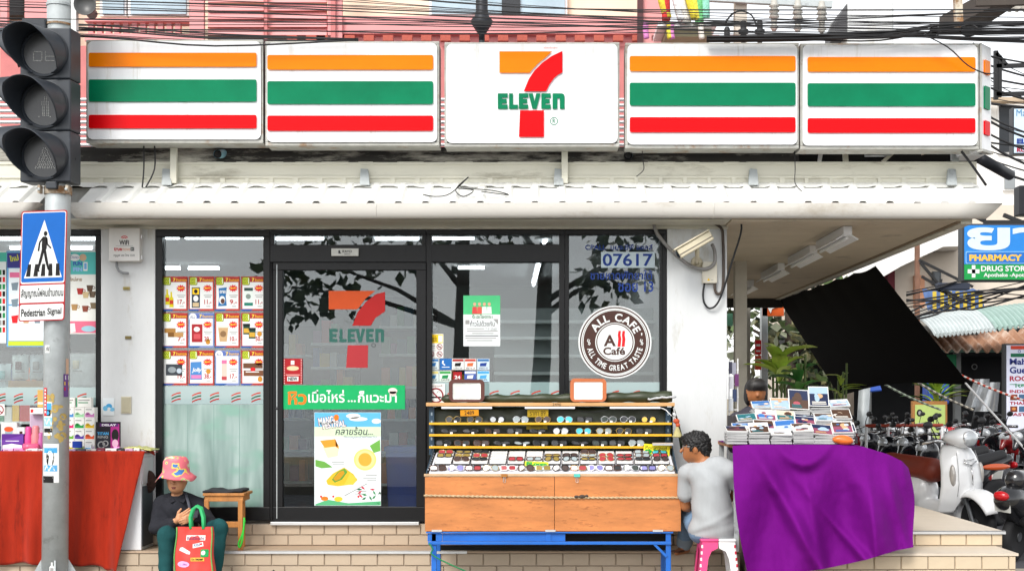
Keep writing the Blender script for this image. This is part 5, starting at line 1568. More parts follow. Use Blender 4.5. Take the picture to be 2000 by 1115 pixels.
gbox('blue_pack', 'small blue packet in front of the coloured box rack', (141, 0, 158, 13), -0.37, '#1f3f9a', None, 0.04, lift=0.03)
gbox('pink_pack', 'small pink and white packet beside the blister pack', (222, 0, 233, 9), -0.37, '#d58fc0', None, 0.04)
gbox('clear_pack', 'small white packet in front of the coloured box rack', (166, 0, 178, 13), -0.36, '#dfe3e6', lambda f, w, h: f.rect(1, 6, w - 1, 9, SKYB, 1), 0.04)
q = MB(); lime_f = mat('lime_film', '#b9bb6a', 0.2, var=0.3, scale=20)
q.grid(lambda u, v: V(PX(236 + 66 * u, -.3), -0.40 + 0.25 * v, GZ + 0.012 + 0.03 * math.sin(math.pi * min(1, u * 1.1)) * (0.6 + 0.5 * mnoise.noise((u * 7, v * 6, 1))) + 0.012 * mnoise.noise((u * 18, v * 15, 2))), 26, 16, lime_f)
q.build('folded_plastic', smooth=True, solid=0.01, label='crumpled lime yellow plastic sheet on the end of the red stall', cat='plastic sheet')
q = MB(); c0 = P(290, 940, -0.22); q.ell(c0, (0.07, 0.05, 0.10), mat('brush_brown', '#3a241c', 0.9, var=0.4, scale=60, bump=0.8, bscale=120)); q.build('brush_head_tmp', None)
br = bpy.data.objects[-1] if False else bpy.data.objects['brush_head_tmp']; br.name = 'hand_brush'; tag(br, 'brown bristle brush hanging at the end of the white cabinet', 'brush')
q = MB(); q.tube([P(285, 900, -0.20), P(287, 915, -0.20), P(292, 930, -0.21)], 0.009, flat('#c0392b'), 8); q.tube([P(284, 902, -.2), P(287, 898, -.2), P(291, 900, -.2)], 0.006, flat('#c0392b'), 6); q.build('handle', br, smooth=True)

# ================================================================ seated woman
skin_w = mat('skin_brown', '#c8926c', 0.5, var=0.08, scale=14)
jacket = mat('charcoal_jacket', '#2a2b31', 0.9, var=0.2, scale=9, bump=0.9, bscale=16, spec=.2)
trouser = mat('teal_trousers', '#1d4c4e', 0.9, var=0.2, scale=7, bump=0.9, bscale=14, spec=.2, stretch=(1, 1, .5))
hairm = mat('black_hair', '#141212', 0.5, var=0.3, scale=40, stretch=(1, 1, .2))
shoe = mat('dark_shoe', '#232022', 0.7)
lipm = mat('lip', '#7a3c33', 0.5); eyew = mat('eye_white', '#d8d2ca', 0.3); eyed = mat('eye_dark', '#1b1411', 0.3)
def vadd(p, *d): return (p[0] + d[0], p[1] + d[1], p[2] + d[2])
def tw(px_, py_, y_): p = P(px_, py_, y_); return (p.x, p.y, p.z)
def hand_prims(w, d, n, side, curl=0.5, tag_=0, s=1.0):
    """w wrist, d along the fingers, n out of the back of the hand, side = thumb direction"""
    w, d, n, side = Vector(w), nrm(d), nrm(n), nrm(side)
    pr = []
    palm = w + d * 0.075 * s
    pr.append(('c', tuple(w), tuple(w + d * 0.03 * s), 0.024 * s, 0.026 * s, tag_, 0.015))
    for k, off in enumerate((0.027, 0.009, -0.009, -0.026)):
        kn = w + d * (0.085 - 0.006 * abs(k - 1)) * s + side * off * s
        pr.append(('c', tuple(w + d * 0.02 * s + side * off * 0.6 * s), tuple(kn), 0.014 * s, 0.0125 * s, tag_, 0.012))
        ln = (0.078, 0.086, 0.08, 0.062)[k] * s
        a1 = curl * 0.9
        d1 = (d * math.cos(a1) - n * math.sin(a1))
        d2 = (d * math.cos(a1 * 2.1) - n * math.sin(a1 * 2.1))
        m_ = kn + d1 * ln * 0.5
        e_ = m_ + d2 * ln * 0.5
        pr.append(('c', tuple(kn), tuple(m_), 0.0105 * s, 0.009 * s, tag_, 0.004))
        pr.append(('c', tuple(m_), tuple(e_), 0.009 * s, 0.0072 * s, tag_, 0.004))
    t0 = w + d * 0.025 * s + side * 0.022 * s
    t1 = t0 + (d * 0.6 + side * 0.75 - n * 0.2).normalized() * 0.042 * s
    t2 = t1 + (d * 0.9 + side * 0.25 - n * 0.35).normalized() * 0.034 * s
    pr += [('c', tuple(t0), tuple(t1), 0.014 * s, 0.0115 * s, tag_, 0.01), ('c', tuple(t1), tuple(t2), 0.011 * s, 0.0085 * s, tag_, 0.004)]
    return pr
woman = thing('person', 'person in pink patterned hat, dark jacket and teal trousers sitting on the step', 'person', (PX(350, -0.3), -0.35, Z_LOW))
HC = Vector(tw(345, 936, -0.47))
wb = MB()
pr = [('e', tw(352, 1057, -0.28), (0.185, 0.15, 0.11), 2),
      ('c', tw(352, 1040, -0.29), tw(350, 992, -0.36), 0.155, 0.150, 1),
      ('e', tw(350, 985, -0.37), (0.17, 0.115, 0.10), 1),
      ('c', tw(318, 983, -0.37), tw(386, 985, -0.37), 0.07, 0.07, 1),
      ('c', tw(346, 975, -0.40), tw(345, 955, -0.44), 0.047, 0.043, 0, 0.012),
      # arms
      ('c', tw(312, 987, -0.37), tw(305, 1030, -0.44), 0.062, 0.054, 1), ('c', tw(305, 1030, -0.44), tw(338, 1020, -0.62), 0.053, 0.042, 1), ('c', tw(338, 1020, -0.62), tw(345, 1016, -0.64), 0.029, 0.026, 0, 0.006),
      ('c', tw(390, 988, -0.37), tw(409, 1020, -0.48), 0.062, 0.055, 1), ('c', tw(409, 1020, -0.48), tw(386, 1010, -0.63), 0.054, 0.042, 1), ('c', tw(386, 1010, -0.63), tw(381, 1007, -0.65), 0.028, 0.026, 0, 0.006),
      # legs
      ('c', tw(333, 1062, -0.32), tw(325, 1045, -0.66), 0.10, 0.075, 2), ('c', tw(325, 1045, -0.66), (PX(324, -.70), -0.70, 0.10), 0.072, 0.058, 2, 0.02),
      ('c', tw(372, 1062, -0.32), tw(428, 1030, -0.60), 0.10, 0.075, 2), ('c', tw(428, 1030, -0.60), (PX(420, -.66), -0.66, 0.10), 0.072, 0.058, 2, 0.02),
      ('c', (PX(324, -.7), -0.69, 0.045), (PX(322, -.7), -0.86, 0.03), 0.043, 0.032, 4, 0.02), ('c', (PX(420, -.66), -0.65, 0.045), (PX(424, -.66), -0.82, 0.03), 0.043, 0.032, 4, 0.02),
      # head and face
      ('e', tuple(HC), (0.076, 0.092, 0.108), 0), ('e', tuple(HC + V(0.0, -0.022, -0.062)), (0.054, 0.062, 0.05), 0),
      ('e', tuple(HC + V(0, 0.035, 0.01)), (0.082, 0.08, 0.10), 5)]
def wr_w(G):
    return 0.004 * np.sin(G[..., 0] * 34 + 2 * np.sin(G[..., 2] * 23) + 3 * np.sin(G[..., 1] * 20)) * np.sin(G[..., 2] * 17 + G[..., 0] * 11) * (G[..., 2] < 0.72)
body_into(wb, pr, [skin_w, jacket, trouser, jacket, shoe, hairm], 0.009, 0.035, wrinkle=wr_w)
fp = [('c', tuple(HC + V(-0.002, -0.088, 0.004)), tuple(HC + V(-0.002, -0.107, -0.026)), 0.009, 0.014, 0, 0.01), ('e', tuple(HC + V(-.016, -0.096, -0.03)), (0.009, 0.009, 0.007), 0, 0.006), ('e', tuple(HC + V(.012, -0.096, -0.03)), (0.009, 0.009, 0.007), 0, 0.006),
      ('e', tuple(HC + V(-0.002, -0.082, -0.06)), (0.024, 0.012, 0.006), 1, 0.003), ('e', tuple(HC + V(-0.002, -0.080, -0.07)), (0.02, 0.012, 0.007), 1, 0.003)]
body_into(wb, fp, [skin_w, lipm], 0.003, 0.008, pad=0.012)
for sx in (-1, 1):
    wb.ell(HC + V(sx * 0.03, -0.085, 0.008), (0.013, 0.006, 0.006), eyew, 10, 6); wb.ell(HC + V(sx * 0.03, -0.09, 0.008), (0.006, 0.004, 0.006), eyed, 8, 6); wb.tube([HC + V(sx * 0.017, -0.089, 0.026), HC + V(sx * 0.032, -0.089, 0.031), HC + V(sx * 0.047, -0.079, 0.026)], 0.003, hairm, 5)
    body_into(wb, [('e', tuple(HC + V(sx * 0.078, 0.01, -0.01)), (0.01, 0.02, 0.03), 0)], [skin_w], 0.005, 0.01, pad=0.012)
body_into(wb, hand_prims(tw(345, 1016, -0.64), (0.75, -0.35, 0.42), (-0.1, -0.75, -0.5), (-0.35, -0.15, 0.9), 0.18), [skin_w], 0.0035, 0.01, pad=0.012)
body_into(wb, hand_prims(tw(381, 1007, -0.65), (-0.62, -0.35, -0.25), (0.25, -0.85, 0.1), (0.1, -0.1, 1), 0.55), [skin_w], 0.0035, 0.01, pad=0.012)
wb.build('body', woman, smooth=True)
# collar, strap, hat
q = MB()
for sx in (-1, 1):
    q.add([tw(346 + sx * 3, 978, -0.50), tw(346 + sx * 17, 962, -0.44), tw(346 + sx * 22, 968, -0.43), tw(346 + sx * 12, 982, -0.52)], [(0, 1, 2, 3)], jacket)
q.build('collar', woman, solid=0.008)
q = MB(); q.tube([tw(362, 962, -0.43), tw(368, 980, -0.50), tw(372, 1000, -0.53)], 0.013, mat('strap_grey', '#4a4d58', 0.7), 6, flat=0.4); q.build('bag_strap', woman, smooth=True)
m = mat('hat_print', '#e0697a', 0.8, var=0.05, scale=20)
nt = m.node_tree; N, L = nt.nodes, nt.links
vo = N.new('ShaderNodeTexNoise'); vo.inputs['Scale'].default_value = 11; vo.inputs['Detail'].default_value = 1.5; tcn = N.new('ShaderNodeTexCoord'); L.new(tcn.outputs['Object'], vo.inputs['Vector'])
cr = N.new('ShaderNodeValToRGB'); cr.color_ramp.interpolation = 'CONSTANT'
els = cr.color_ramp.elements
els[0].position = 0.0; els[0].color = (*hexc('#3f77b8'), 1); els[1].position = 0.33; els[1].color = (*hexc('#e8c85a'), 1)
for p_, c in ((0.38, '#e4707c'), (0.56, '#ea8088'), (0.63, '#9cc46a'), (0.66, '#e9dcc8'), (0.7, '#d95a70')):
    e = els.new(p_); e.color = (*hexc(c), 1)
L.new(vo.outputs['Fac'], cr.inputs['Fac']); L.new(cr.outputs['Color'], N['Principled BSDF'].inputs['Base Color'])
q = MB(); hc = HC + V(-0.005, 0.0, 0.045)
ns = 40
rows = [(0.0, 0.155), (0.05, 0.152), (0.09, 0.138), (0.112, 0.105), (0.118, 0.05), (0.122, 0.02), (0.155, -0.008), (0.185, -0.032)]
vs, fs = [], []
for r_, h in rows:
    for j in range(ns):
        an = 2 * math.pi * j / ns
        wv = (0.012 * math.sin(an * 3 + 1) + 0.008 * math.sin(an * 5)) * max(0, (r_ - 0.12) / 0.06)
        vs.append(hc + V(r_ * 0.92 * math.cos(an), r_ * 1.02 * math.sin(an), h + wv + (0.006 * math.sin(an * 4) if 0.05 < h < 0.14 else 0) - 0.012 * max(0, (r_ - .12) / .06) * abs(math.cos(an))))
for i in range(len(rows) - 1):
    for j in range(ns):
        fs.append((i * ns + j, i * ns + (j + 1) % ns, (i + 1) * ns + (j + 1) % ns, (i + 1) * ns + j))
q.add(vs, fs, m); q.build('hat', woman, smooth=True, solid=0.005)
q = MB(); q.obox(Vector(tw(380, 1004, -0.70)), (0.03, -0.01, 0.005), (0, 0.012, 0.03), (0, .0045, -.002), flat('#33343c')); q.build('phone', bevel=0.003, label='small dark phone held in the seated person\'s hand', cat='phone')
q = MB()
body_into(q, [('e', tw(352, 1040, -0.52), (0.10, 0.05, 0.065), 0), ('e', tw(345, 1030, -0.53), (0.08, 0.045, 0.04), 0)], [mat('black_leather', '#17171b', 0.45, bump=0.1)], 0.008, 0.03)
q.build('waist_bag', smooth=True, label='black shoulder bag in the lap of the seated person', cat='bag')

# red shopping bag
bagm = mat('red_woven_bag', '#d8392f', 0.5, var=0.08, scale=12, bump=0.1, bscale=220)
grn = mat('green_webbing', '#1fa45e', 0.6, var=0.1)
bag = thing('shopping_bag', 'red woven shopping bag with green handles and sticker prints', 'bag', (PX(376, -0.95), -0.95, 0))
BY = -0.96
def bagp(u, v, o=0.0):
    x = PX(343 + (411 - 343) * u + (1 - v) * (-4 + 8 * u), BY); z = 0.004 + 0.478 * v
    return V(x + 0.006 * math.sin(v * 9), BY - 0.03 * math.sin(math.pi * u) * (1.15 - v) + 0.006 * mnoise.noise((u * 6, v * 6, 2)) - o + 0.03 * v, z)
q = MB()
q.grid(lambda u, v: bagp(u, v), 20, 22, bagm)
q.grid(lambda u, v: bagp(u, v) + V(0, 0.13 - 0.09 * v, 0), 20, 22, bagm)
for uu in (0, 1):
    q.grid(lambda u, v, uu=uu: bagp(uu, v) + V((-.01 if uu == 0 else .01) * math.sin(math.pi * u), (0.13 - 0.09 * v) * u, 0), 4, 22, bagm)
q.grid(lambda u, v: bagp(u, 0) + V(0, 0.13 * v, 0), 8, 4, bagm)
q.build('bag_body', bag, smooth=True)
q = MB()
for uu in (0, 1):
    q.tube([bagp(uu, v / 12, 0.004) for v in range(13)], 0.006, flat('#6aa45a'), 6)
q.build('piping', bag, smooth=True)
for k in (0, 1):
    q = MB(); yo = V(0, 0.045 * k, 0)
    q.tube([bagp(0.40, 0.97, .004) + yo, P(371, 1010, BY + 0.07) + yo, P(376, 994, BY + 0.12) + yo, P(383, 988, BY + 0.14) + yo, P(391, 992, BY + 0.12) + yo, P(396, 1010, BY + 0.06) + yo, bagp(0.76, 0.97, .004) + yo], 0.013, grn, 8, flat=0.3); q.build('handle', bag, smooth=True)
class BagF(Flat):
    def __init__(s, mb): s.mb = mb
    def pt(s, a, b, l=0):
        v = (PZ(b, BY) - 0.004) / 0.478; u = (a - 343 - (1 - v) * -4) / (68 + (1 - v) * 8)
        return bagp(u, v, 0.003 + 0.0012 * l)
q = MB(); f = BagF(q)
f.rect(362, 1045, 399, 1055, flat('#f3e9e6'), 1); f.text('BadSmile', 364, 1047, 397, 1053.5, flat('#6a3a6a'), 3)
f.poly([(376, 1062), (395, 1058), (397, 1066), (377, 1070)], W_, 1); f.text('KISS', 379, 1061, 390, 1066, NAVY, 2, rot=-.15); f.circ(392, 1062, 2.5, 2, RD, 2, 8)
f.poly([(352, 1069), (357, 1068), (373, 1077), (372, 1082), (366, 1081), (351, 1074)], flat('#e9dfe0'), 1)
f.poly(rrect(393, 1072, 408, 1087, 2, 2), flat('#1f9a54'), 1); f.circ(398, 1079, 4, 4.5, W_, 2, 12)
f.rect(374, 1088, 400, 1095, flat('#e8b64a'), 1); f.text('De SMAMF', 376, 1089.5, 398, 1093.5, K_, 2, bold=.02)
f.circ(359, 1101, 12, 6, flat('#eba6d2'), 1, 20); f.text('hello', 352, 1099, 366, 1103, NAVY, 2)
q.build('sticker_print', bag)
# wooden stool with folded black cloth
st = thing('wooden_stool', 'worn orange wooden stool on the step beside the seated person', 'stool', (PX(440, -0.3), -0.28, Z_LOW))
sz = PZ(965, -0.43)
lm = mat('stool_wood', '#b97a3c', 0.55, var=0.25, scale=5, stretch=(3, 3, .6), grime='#6b4220', gamt=0.36, gscale=8)
for (x, y_) in ((404, -0.42), (470, -0.42), (403, -0.14), (474, -0.14)):
    q = MB(); xx = PX(x, y_); q.box(xx - 0.02, xx + 0.02, y_ - 0.018, y_ + 0.018, Z_LOW + 0.002, sz - 0.04, lm); q.build('leg', st, bevel=0.004)
q = MB(); q.box(PX(397, -.43), PX(478, -.43), -0.45, -0.11, sz - 0.012, sz + 0.012, lm); q.build('seat', st, bevel=0.004)
q = MB(); q.box(PX(400, -.43), PX(475, -.43), -0.435, -0.41, sz - 0.06, sz - 0.0125, lm); q.build('apron', st, bevel=0.003)
q = MB(); q.box(PX(472, -.43) - .01, PX(472, -.43) + .012, -0.40, -0.16, sz - 0.06, sz - 0.0125, lm); q.build('apron', st, bevel=0.003)
for z in (0.46,):
    q = MB(); q.box(PX(407, -.42), PX(467, -.42), -0.43, -0.41, z - .03, z + .02, lm); q.build('stretcher', st, bevel=0.003)
q = MB(); q.grid(lambda u, v: V(PX(396 + 76 * u, -.43), -0.44 + 0.31 * v, sz + 0.022 + 0.012 * mnoise.noise((u * 5, v * 5, 8)) + 0.008 * math.sin(u * 9)), 20, 14, mat('black_cloth', '#26262a', 0.9, var=0.2, bump=0.2)); q.build('folded_cloth', smooth=True, solid=0.018, label='folded black cloth on top of the wooden stool', cat='cloth')
wire_px('green_strap', [(477, 1010, -0.46), (476, 1030, -0.47), (473, 1055, -0.47), (468, 1068, -0.47), (466, 1060, -0.47), (474, 1040, -0.47), (478, 1015, -0.46)], 0.008, mat('lime_strap', '#35c23a', 0.6), 'bright green elastic strap hanging on the stool leg', cat='strap')
q = MB(); q.ell((PX(536, -.6), -0.62, 0.03), (0.05, 0.11, 0.03), shoe); q.tube([(PX(536, -.6) - .05, -.62, .03), (PX(536, -.6), -.64, 0.085), (PX(536, -.6) + .05, -.62, .03)], 0.014, shoe, 8); q.build('sandal', smooth=True, label='dark sandal on the pavement beside the red shopping bag', cat='sandal')

# ================================================================ sunglasses stand
FY, RYk = -0.95, -0.45
stand = thing('sunglasses_stand', 'plywood sunglasses stand with yellow shelves on a blue steel frame', 'stand', (PX(1080, -0.8), -0.75, 0))
blue = mat('blue_paint', '#1565c0', 0.45, var=0.1, scale=6, grime='#0f3f80', gamt=0.3)
navy = mat('slotted_steel_blue', '#2d4456', 0.5, 0.2, var=0.15)
yel = mat('yellow_lip', '#e7ad1c', 0.45, var=0.06)
q = MB(); q.pbox(830, 1082.6, 931, 1037, FY, FY + 0.016, wood_or); q.build('front_board', stand, bevel=0.003)
q = MB(); q.pbox(1083.4, 1330, 930, 1037, FY, FY + 0.016, wood_or); q.build('front_board', stand, bevel=0.003)
q = MB(); q.pbox(828, 1331, 925, 930, FY - 0.004, FY + 0.03, mat('board_edge', '#c9a883', 0.6, var=0.2, scale=9)); q.build('edge_strip', stand, bevel=0.002)
q = MB(); q.box(PX(834, FY), PX(1326, FY), FY + 0.018, RYk - 0.02, PZ(1037, FY) + .002, PZ(1037, FY) + 0.02, M['dark']); q.box(PX(832, FY), PX(834, FY) + .002, FY + 0.018, RYk, PZ(1037, FY) + .021, PZ(935, FY), wood_or); q.box(PX(1326, FY), PX(1329, FY), FY + 0.018, RYk, PZ(1037, FY) + .021, PZ(935, FY), wood_or); q.build('box_side', stand)
for x in (847, 1306):
    for y_ in (FY + 0.02, RYk - 0.03):
        q = MB(); xx = PX(x, FY); q.box(xx - 0.021, xx + 0.021, y_, y_ + 0.04, 0.001, PZ(1040, FY), blue); q.build('leg', stand, bevel=0.004)
q = MB(); q.pbox(836, 1311, 1057, 1063, FY + 0.004, FY + 0.018, blue); q.pbox(832, 1315, 1038, 1041, FY + 0.004, FY + 0.05, blue); q.build('rail', stand, bevel=0.003)
q = MB(); q.pbox(835, 864, 1041.5, 1056.5, FY + 0.02, FY + 0.03, blue); q.pbox(864.5, 1104, 1041.5, 1056.5, FY + 0.026, FY + 0.034, blue); q.pbox(1066, 1076, 1041.5, 1056.5, FY + 0.018, FY + 0.025, blue); q.build('apron_panel', stand, bevel=0.002)
q = MB(); q.pbox(1104.5, 1300, 1042, 1056, FY + 0.2, FY + 0.21, M['dark']); q.pbox(860, 1300, 1064, 1074, FY + 0.3, FY + 0.31, M['dark']); q.build('dark_opening', stand)  # dark sheets that paint the shade inside the open base frame
q = MB(); q.bar(P(1278, 1062, FY + 0.02), P(1302, 1086, FY + 0.02), 0.02, 0.02, blue); q.build('brace', stand)
# sloping tray bed
A0, A1 = P(838, 923, FY + 0.02), P(838, 884, RYk)
def bed(u, v, o=0.0):
    x0 = 838 + (853 - 838) * v; x1 = 1318 + (1308 - 1318) * v
    yy = FY + 0.02 + (RYk - FY - 0.02) * v
    z = PZ(923, FY + 0.02) + (PZ(882, RYk) - PZ(923, FY + 0.02)) * v
    return V(PX(x0 + (x1 - x0) * u, yy), yy, z + o)
q = MB(); q.grid(lambda u, v: bed(u, v, -0.004), 8, 4, mat('foam_white', '#e4e4ec', 0.7, var=0.05)); q.build('tray_bed', stand, solid=0.006)
for uu in (-0.008, 1.008):
    q = MB(); q.extr([bed(uu, 0, -0.02), bed(uu, 1, -0.02), bed(uu, 1, 0.05), bed(uu, 0, 0.015)], (0.008 if uu > 0 else -0.008, 0, 0), navy)
    for k in range(8):
        q.lathe([(0.006, 0), (0.006, 0.004), (0, 0.0042)], bed(uu, 0.1 + k * 0.11, 0.008) + V(0.009 if uu > 0 else 0.001, 0, 0), M['white'], axis=(0 if uu < 0 else -1, -1, 0.4), n=8)
    q.build('slotted_angle', stand)
for x in (843, 1305):
    q = MB(); q.pbox(x - 5, x + 5, 795, 888, RYk + 0.02, RYk + 0.06, navy)
    for k in range(5):
        q.pbox(x - 1.5, x + 1.5, 805 + k * 16, 811 + k * 16, RYk + 0.0185, RYk + 0.0199, flat('#9fb0ba'))
    q.build('upright', stand)
q = MB(); q.pbox(832, 1318, 786, 793, RYk - 0.05, RYk + 0.14, mat('plank_pine', '#cf9f68', 0.6, var=0.15, scale=4, stretch=(1, 4, 6))); q.build('top_plank', stand, bevel=0.003)
shelf_y = (827, 849.5, 873)
for py in shelf_y:
    q = MB(); q.pbox(838, 1312, py - 2.2, py + 2.2, RYk - 0.06, RYk - 0.045, yel); q.pbox(840, 1310, py - 0.5, py + 2.2, RYk - 0.0445, RYk + 0.06, navy); q.build('shelf', stand, bevel=0.0015)
tarpg = mat('green_tarpaulin', '#333a25', 0.45, var=0.2, scale=6, bump=0.25, bscale=14)
q = MB(); q.grid(lambda u, v: V(PX(836 + (1316 - 836) * u, RYk), RYk + 0.10 + 0.02 * mnoise.noise((u * 14, v * 4, 5)) - 0.02 * math.sin(v * 3), PZ(795 + 95 * v, RYk + .1)), 60, 14, tarpg)
q.grid(lambda u, v: V(PX(1314 + 12 * v, RYk) + 0.03 * math.sin(v * math.pi * .5), RYk + 0.10 - 0.16 * u, PZ(792 + (95 - 25 * u) * v, RYk)), 8, 12, tarpg)
q.build('tarp_backing', stand, smooth=True, solid=0.004)
q = MB(); rs = []; pts = []
for i in range(60):
    u = i / 59
    px_ = 862 + 450 * u
    rr = (0.035 + 0.022 * u + 0.01 * mnoise.noise((u * 13, 0, 0)) + 0.006 * math.sin(u * 60)) * (0.35 if i in (0,) else 1)
    pts.append(P(px_, 779 - 5 * u * u, RYk + 0.05) + V(0, 0, 0.008 * mnoise.noise((u * 20, 3, 0)))); rs.append(rr)
q.tube(pts, rs, tarpg, 14, flat=0.85); q.build('rolled_tarp', smooth=True, label='rolled dark green tarpaulin lying along the top of the stand', cat='tarpaulin')
for k, (x0, x1) in enumerate(((862, 961), (1025, 1123), (1191, 1290))):
    q = MB(); q.pbox(x0, x1, 794, 798, RYk - 0.045, RYk - 0.02, mat('led_strip_white', '#e9e6ee', 0.3, var=0)); q.build('light_strip', stand, bevel=0.002)
wire_px('cord', [(1290, 796, RYk - .03), (1300, 800, RYk - .04), (1306, 806, RYk - .05), (1312, 812, RYk - .05)], 0.004, M['white'], parent=stand)
wire_px('cord', [(1118, 797, RYk - .02), (1140, 803, RYk), (1170, 803, RYk), (1195, 796, RYk - .02)], 0.003, M['cable'], parent=stand)
# rope across the boards
q = MB()
for k in (0, 1):
    pts = []
    for i in range(160):
        u = i / 159
        px_ = 828 + 506 * u
        py = 967 + 4 * u - 2 * math.sin(math.pi * u) * -1
        an = i * 1.1 + k * math.pi
        pts.append(P(px_, py, FY - 0.008) + V(0, 0.005 * math.cos(an), 0.005 * math.sin(an)))
    q.tube(pts, 0.0058, mat('rope_tan', '#c2aa86', 0.9, var=0.3, scale=60), 6)
q.build('rope', smooth=True, label='twisted tan rope stretched across the plywood front of the stand', cat='rope')
q = MB(); body_into(q, [('e', tuple(P(1126, 969.5, FY - .014)), (0.02, 0.012, 0.012), 0), ('e', tuple(P(1137, 969, FY - .014)), (0.026, 0.012, 0.015), 0), ('e', tuple(P(1146, 968, FY - .012)), (0.014, 0.01, 0.012), 0)], [mat('rope_dark', '#4a4038', 0.9)], 0.004, 0.008, pad=.01); q.build('rope_knot', bpy.data.objects['rope'], smooth=True)
for k, (x, c) in enumerate(((985, '#a8713a'), (1127, '#58c2b4'))):
    q = MB(); q.pbox(x - 6, x + 6, 925, 931, FY - 0.012, FY - 0.0045, flat(c)); p = P(x, 931, FY - 0.006)
    q.tube([p + V(-.006, 0, 0), p + V(-.009, -.004, -.04), p + V(0, -.004, -.048), p + V(.009, -.004, -.04), p + V(.006, 0, 0)], 0.0018, M['chrome'], 5)
    q.build('binder_clip', label=['brown binder clip on the left plywood board', 'turquoise binder clip on the right plywood board'][k], cat='clip')
for (x, y_) in ((853, 1036), (1075, 1036), (1285, 1036)):
    q = MB(); q.pbox(x - 10, x + 10, y_ - 2, y_ + 2, FY - 0.004, FY - 0.0005, M['alu']); q.build('hinge', stand)
wire_px('tie_cord', [(838, 1060, FY - .01), (845, 1072, FY - .02), (842, 1080, FY - .02), (856, 1090, FY - .03), (885, 1104, FY - .05), (908, 1114, FY - .05), (925, 1122, FY - .06)], 0.006, mat('green_rope', '#1f7a4a', 0.8), 'green cord tied to the left leg of the stand', cat='cord')

# sunglasses ------------------------------------------------------------------
SG = {}
lens_c = {'black': '#101114', 'brown': '#3a231a', 'silver': '#c9ced2', 'blue': '#52c6da', 'green': '#1c2a20', 'clear': '#9aa6a8', 'yellow': '#d9b02a', 'red': '#a3242c', 'purple': '#7d78b5', 'gold': '#9a8238'}
fr_c = {'black': '#0f0f11', 'gold': '#a58a4c', 'silver': '#b9bcc0', 'tortoise': '#4a2c1c', 'white': '#e3e3e0'}
def sg_meshes(shape, lens, fr):
    key = (shape, lens, fr)
    if key in SG: return SG[key]
    lm_ = mat('lens_' + lens, lens_c[lens], 0.08, 0.25 if lens in ('silver', 'blue', 'gold') else 0.0, var=0.05, spec=0.8)
    fm_ = mat('frame_' + fr, fr_c[fr], 0.3, 0.7 if fr in ('gold', 'silver') else 0.0, var=0.05)
    def outl(sx):
        pts = []
        for i in range(18):
            an = 2 * math.pi * i / 18
            c, s = math.cos(an), math.sin(an)
            if shape == 'round': x, z = 0.027 * c, 0.026 * s
            elif shape == 'aviator': x, z = 0.030 * c * (1 + 0.10 * s), 0.026 * s - 0.005 * c * (s < 0)
            elif shape == 'sport': x, z = 0.034 * c, 0.015 * s + 0.004 * c
            else: x, z = 0.030 * (abs(c) ** 0.55) * (1 if c > 0 else -1), 0.021 * (abs(s) ** 0.6) * (1 if s > 0 else -1) + 0.002 * c
            pts.append(V(sx * (0.035 + x), 0.004 * ((0.035 + x) / 0.065) ** 2 * 1.8, 0.029 + z))
        return pts
    wid = 0.0024 if fr in ('gold', 'silver') else 0.0042
    lens_m = []
    for sx in (-1, 1):
        q = MB(); o_ = outl(sx); q.extr(o_, (0, 0.0018, 0), lm_); lens_m.append(q.mesh('lens'))
    q = MB()
    for sx in (-1, 1):
        q.tube(outl(sx), wid, fm_, 5, closed=True)
        q.tube([V(sx * 0.064, 0.008, 0.036), V(sx * 0.071, 0.02, 0.037), V(sx * 0.068, 0.11, 0.036), V(sx * 0.06, 0.14, 0.02)], 0.0026, fm_, 5)
    q.tube([V(-0.012, 0, 0.037), V(0, -0.003, 0.040), V(0.012, 0, 0.037)], wid, fm_, 5)
    SG[key] = (q.mesh('frame', True), lens_m[0], lens_m[1])
    return SG[key]
def glasses(label, group, spec, loc, rot=(0, 0, 0), sc=1.0, tagm=True):
    fm_, l0, l1 = sg_meshes(*spec)
    o = bpy.data.objects.new('sunglasses', fm_); COL.objects.link(o)
    o.location = loc; o.rotation_euler = rot; o.scale = (sc, sc, sc)
    tag(o, label, 'sunglasses', group)
    for l_ in (l0, l1):
        c = bpy.data.objects.new('lens', l_); COL.objects.link(c); c.parent = o
    if tagm:
        if 'pt' not in SG:
            q = MB(); q.obox((0.02, -0.006, 0.010), (0.011, 0, 0), (0, 0.0008, 0), (0, 0, 0.0075), M['white']); SG['pt'] = q.mesh('price_tag')
        c = bpy.data.objects.new('price_tag', SG['pt']); COL.objects.link(c); c.parent = o
rowsg = [
    ('top', 825, ((885, 'aviator', 'black', 'gold'), (927, 'aviator', 'black', 'gold'), (971, 'round', 'silver', 'black'), (1017, 'aviator', 'clear', 'silver'), (1060, 'aviator', 'brown', 'gold'), (1103, 'aviator', 'blue', 'silver'), (1142, 'way', 'black', 'black'), (1189, 'aviator', 'green', 'silver'), (1227, 'aviator', 'black', 'silver'), (1267, 'round', 'yellow', 'black'))),
    ('middle', 847.5, ((877, 'sport', 'black', 'black'), (919, 'sport', 'black', 'black'), (962, 'way', 'brown', 'black'), (1005, 'way', 'black', 'black'), (1050, 'sport', 'black', 'black'), (1095, 'round', 'silver', 'silver'), (1140, 'aviator', 'blue', 'gold'), (1180, 'aviator', 'clear', 'gold'), (1219, 'aviator', 'black', 'gold'), (1258, 'way', 'black', 'black'))),
    ('bottom', 871, ((866, 'way', 'black', 'black'), (902, 'way', 'black', 'tortoise'), (940, 'way', 'brown', 'tortoise'), (980, 'sport', 'black', 'black'), (1020, 'sport', 'clear', 'black'), (1056, 'way', 'black', 'black'), (1092, 'way', 'black', 'black'), (1133, 'sport', 'black', 'black'), (1172, 'way', 'green', 'black'), (1205, 'way', 'black', 'black'), (1243, 'aviator', 'clear', 'silver')))]
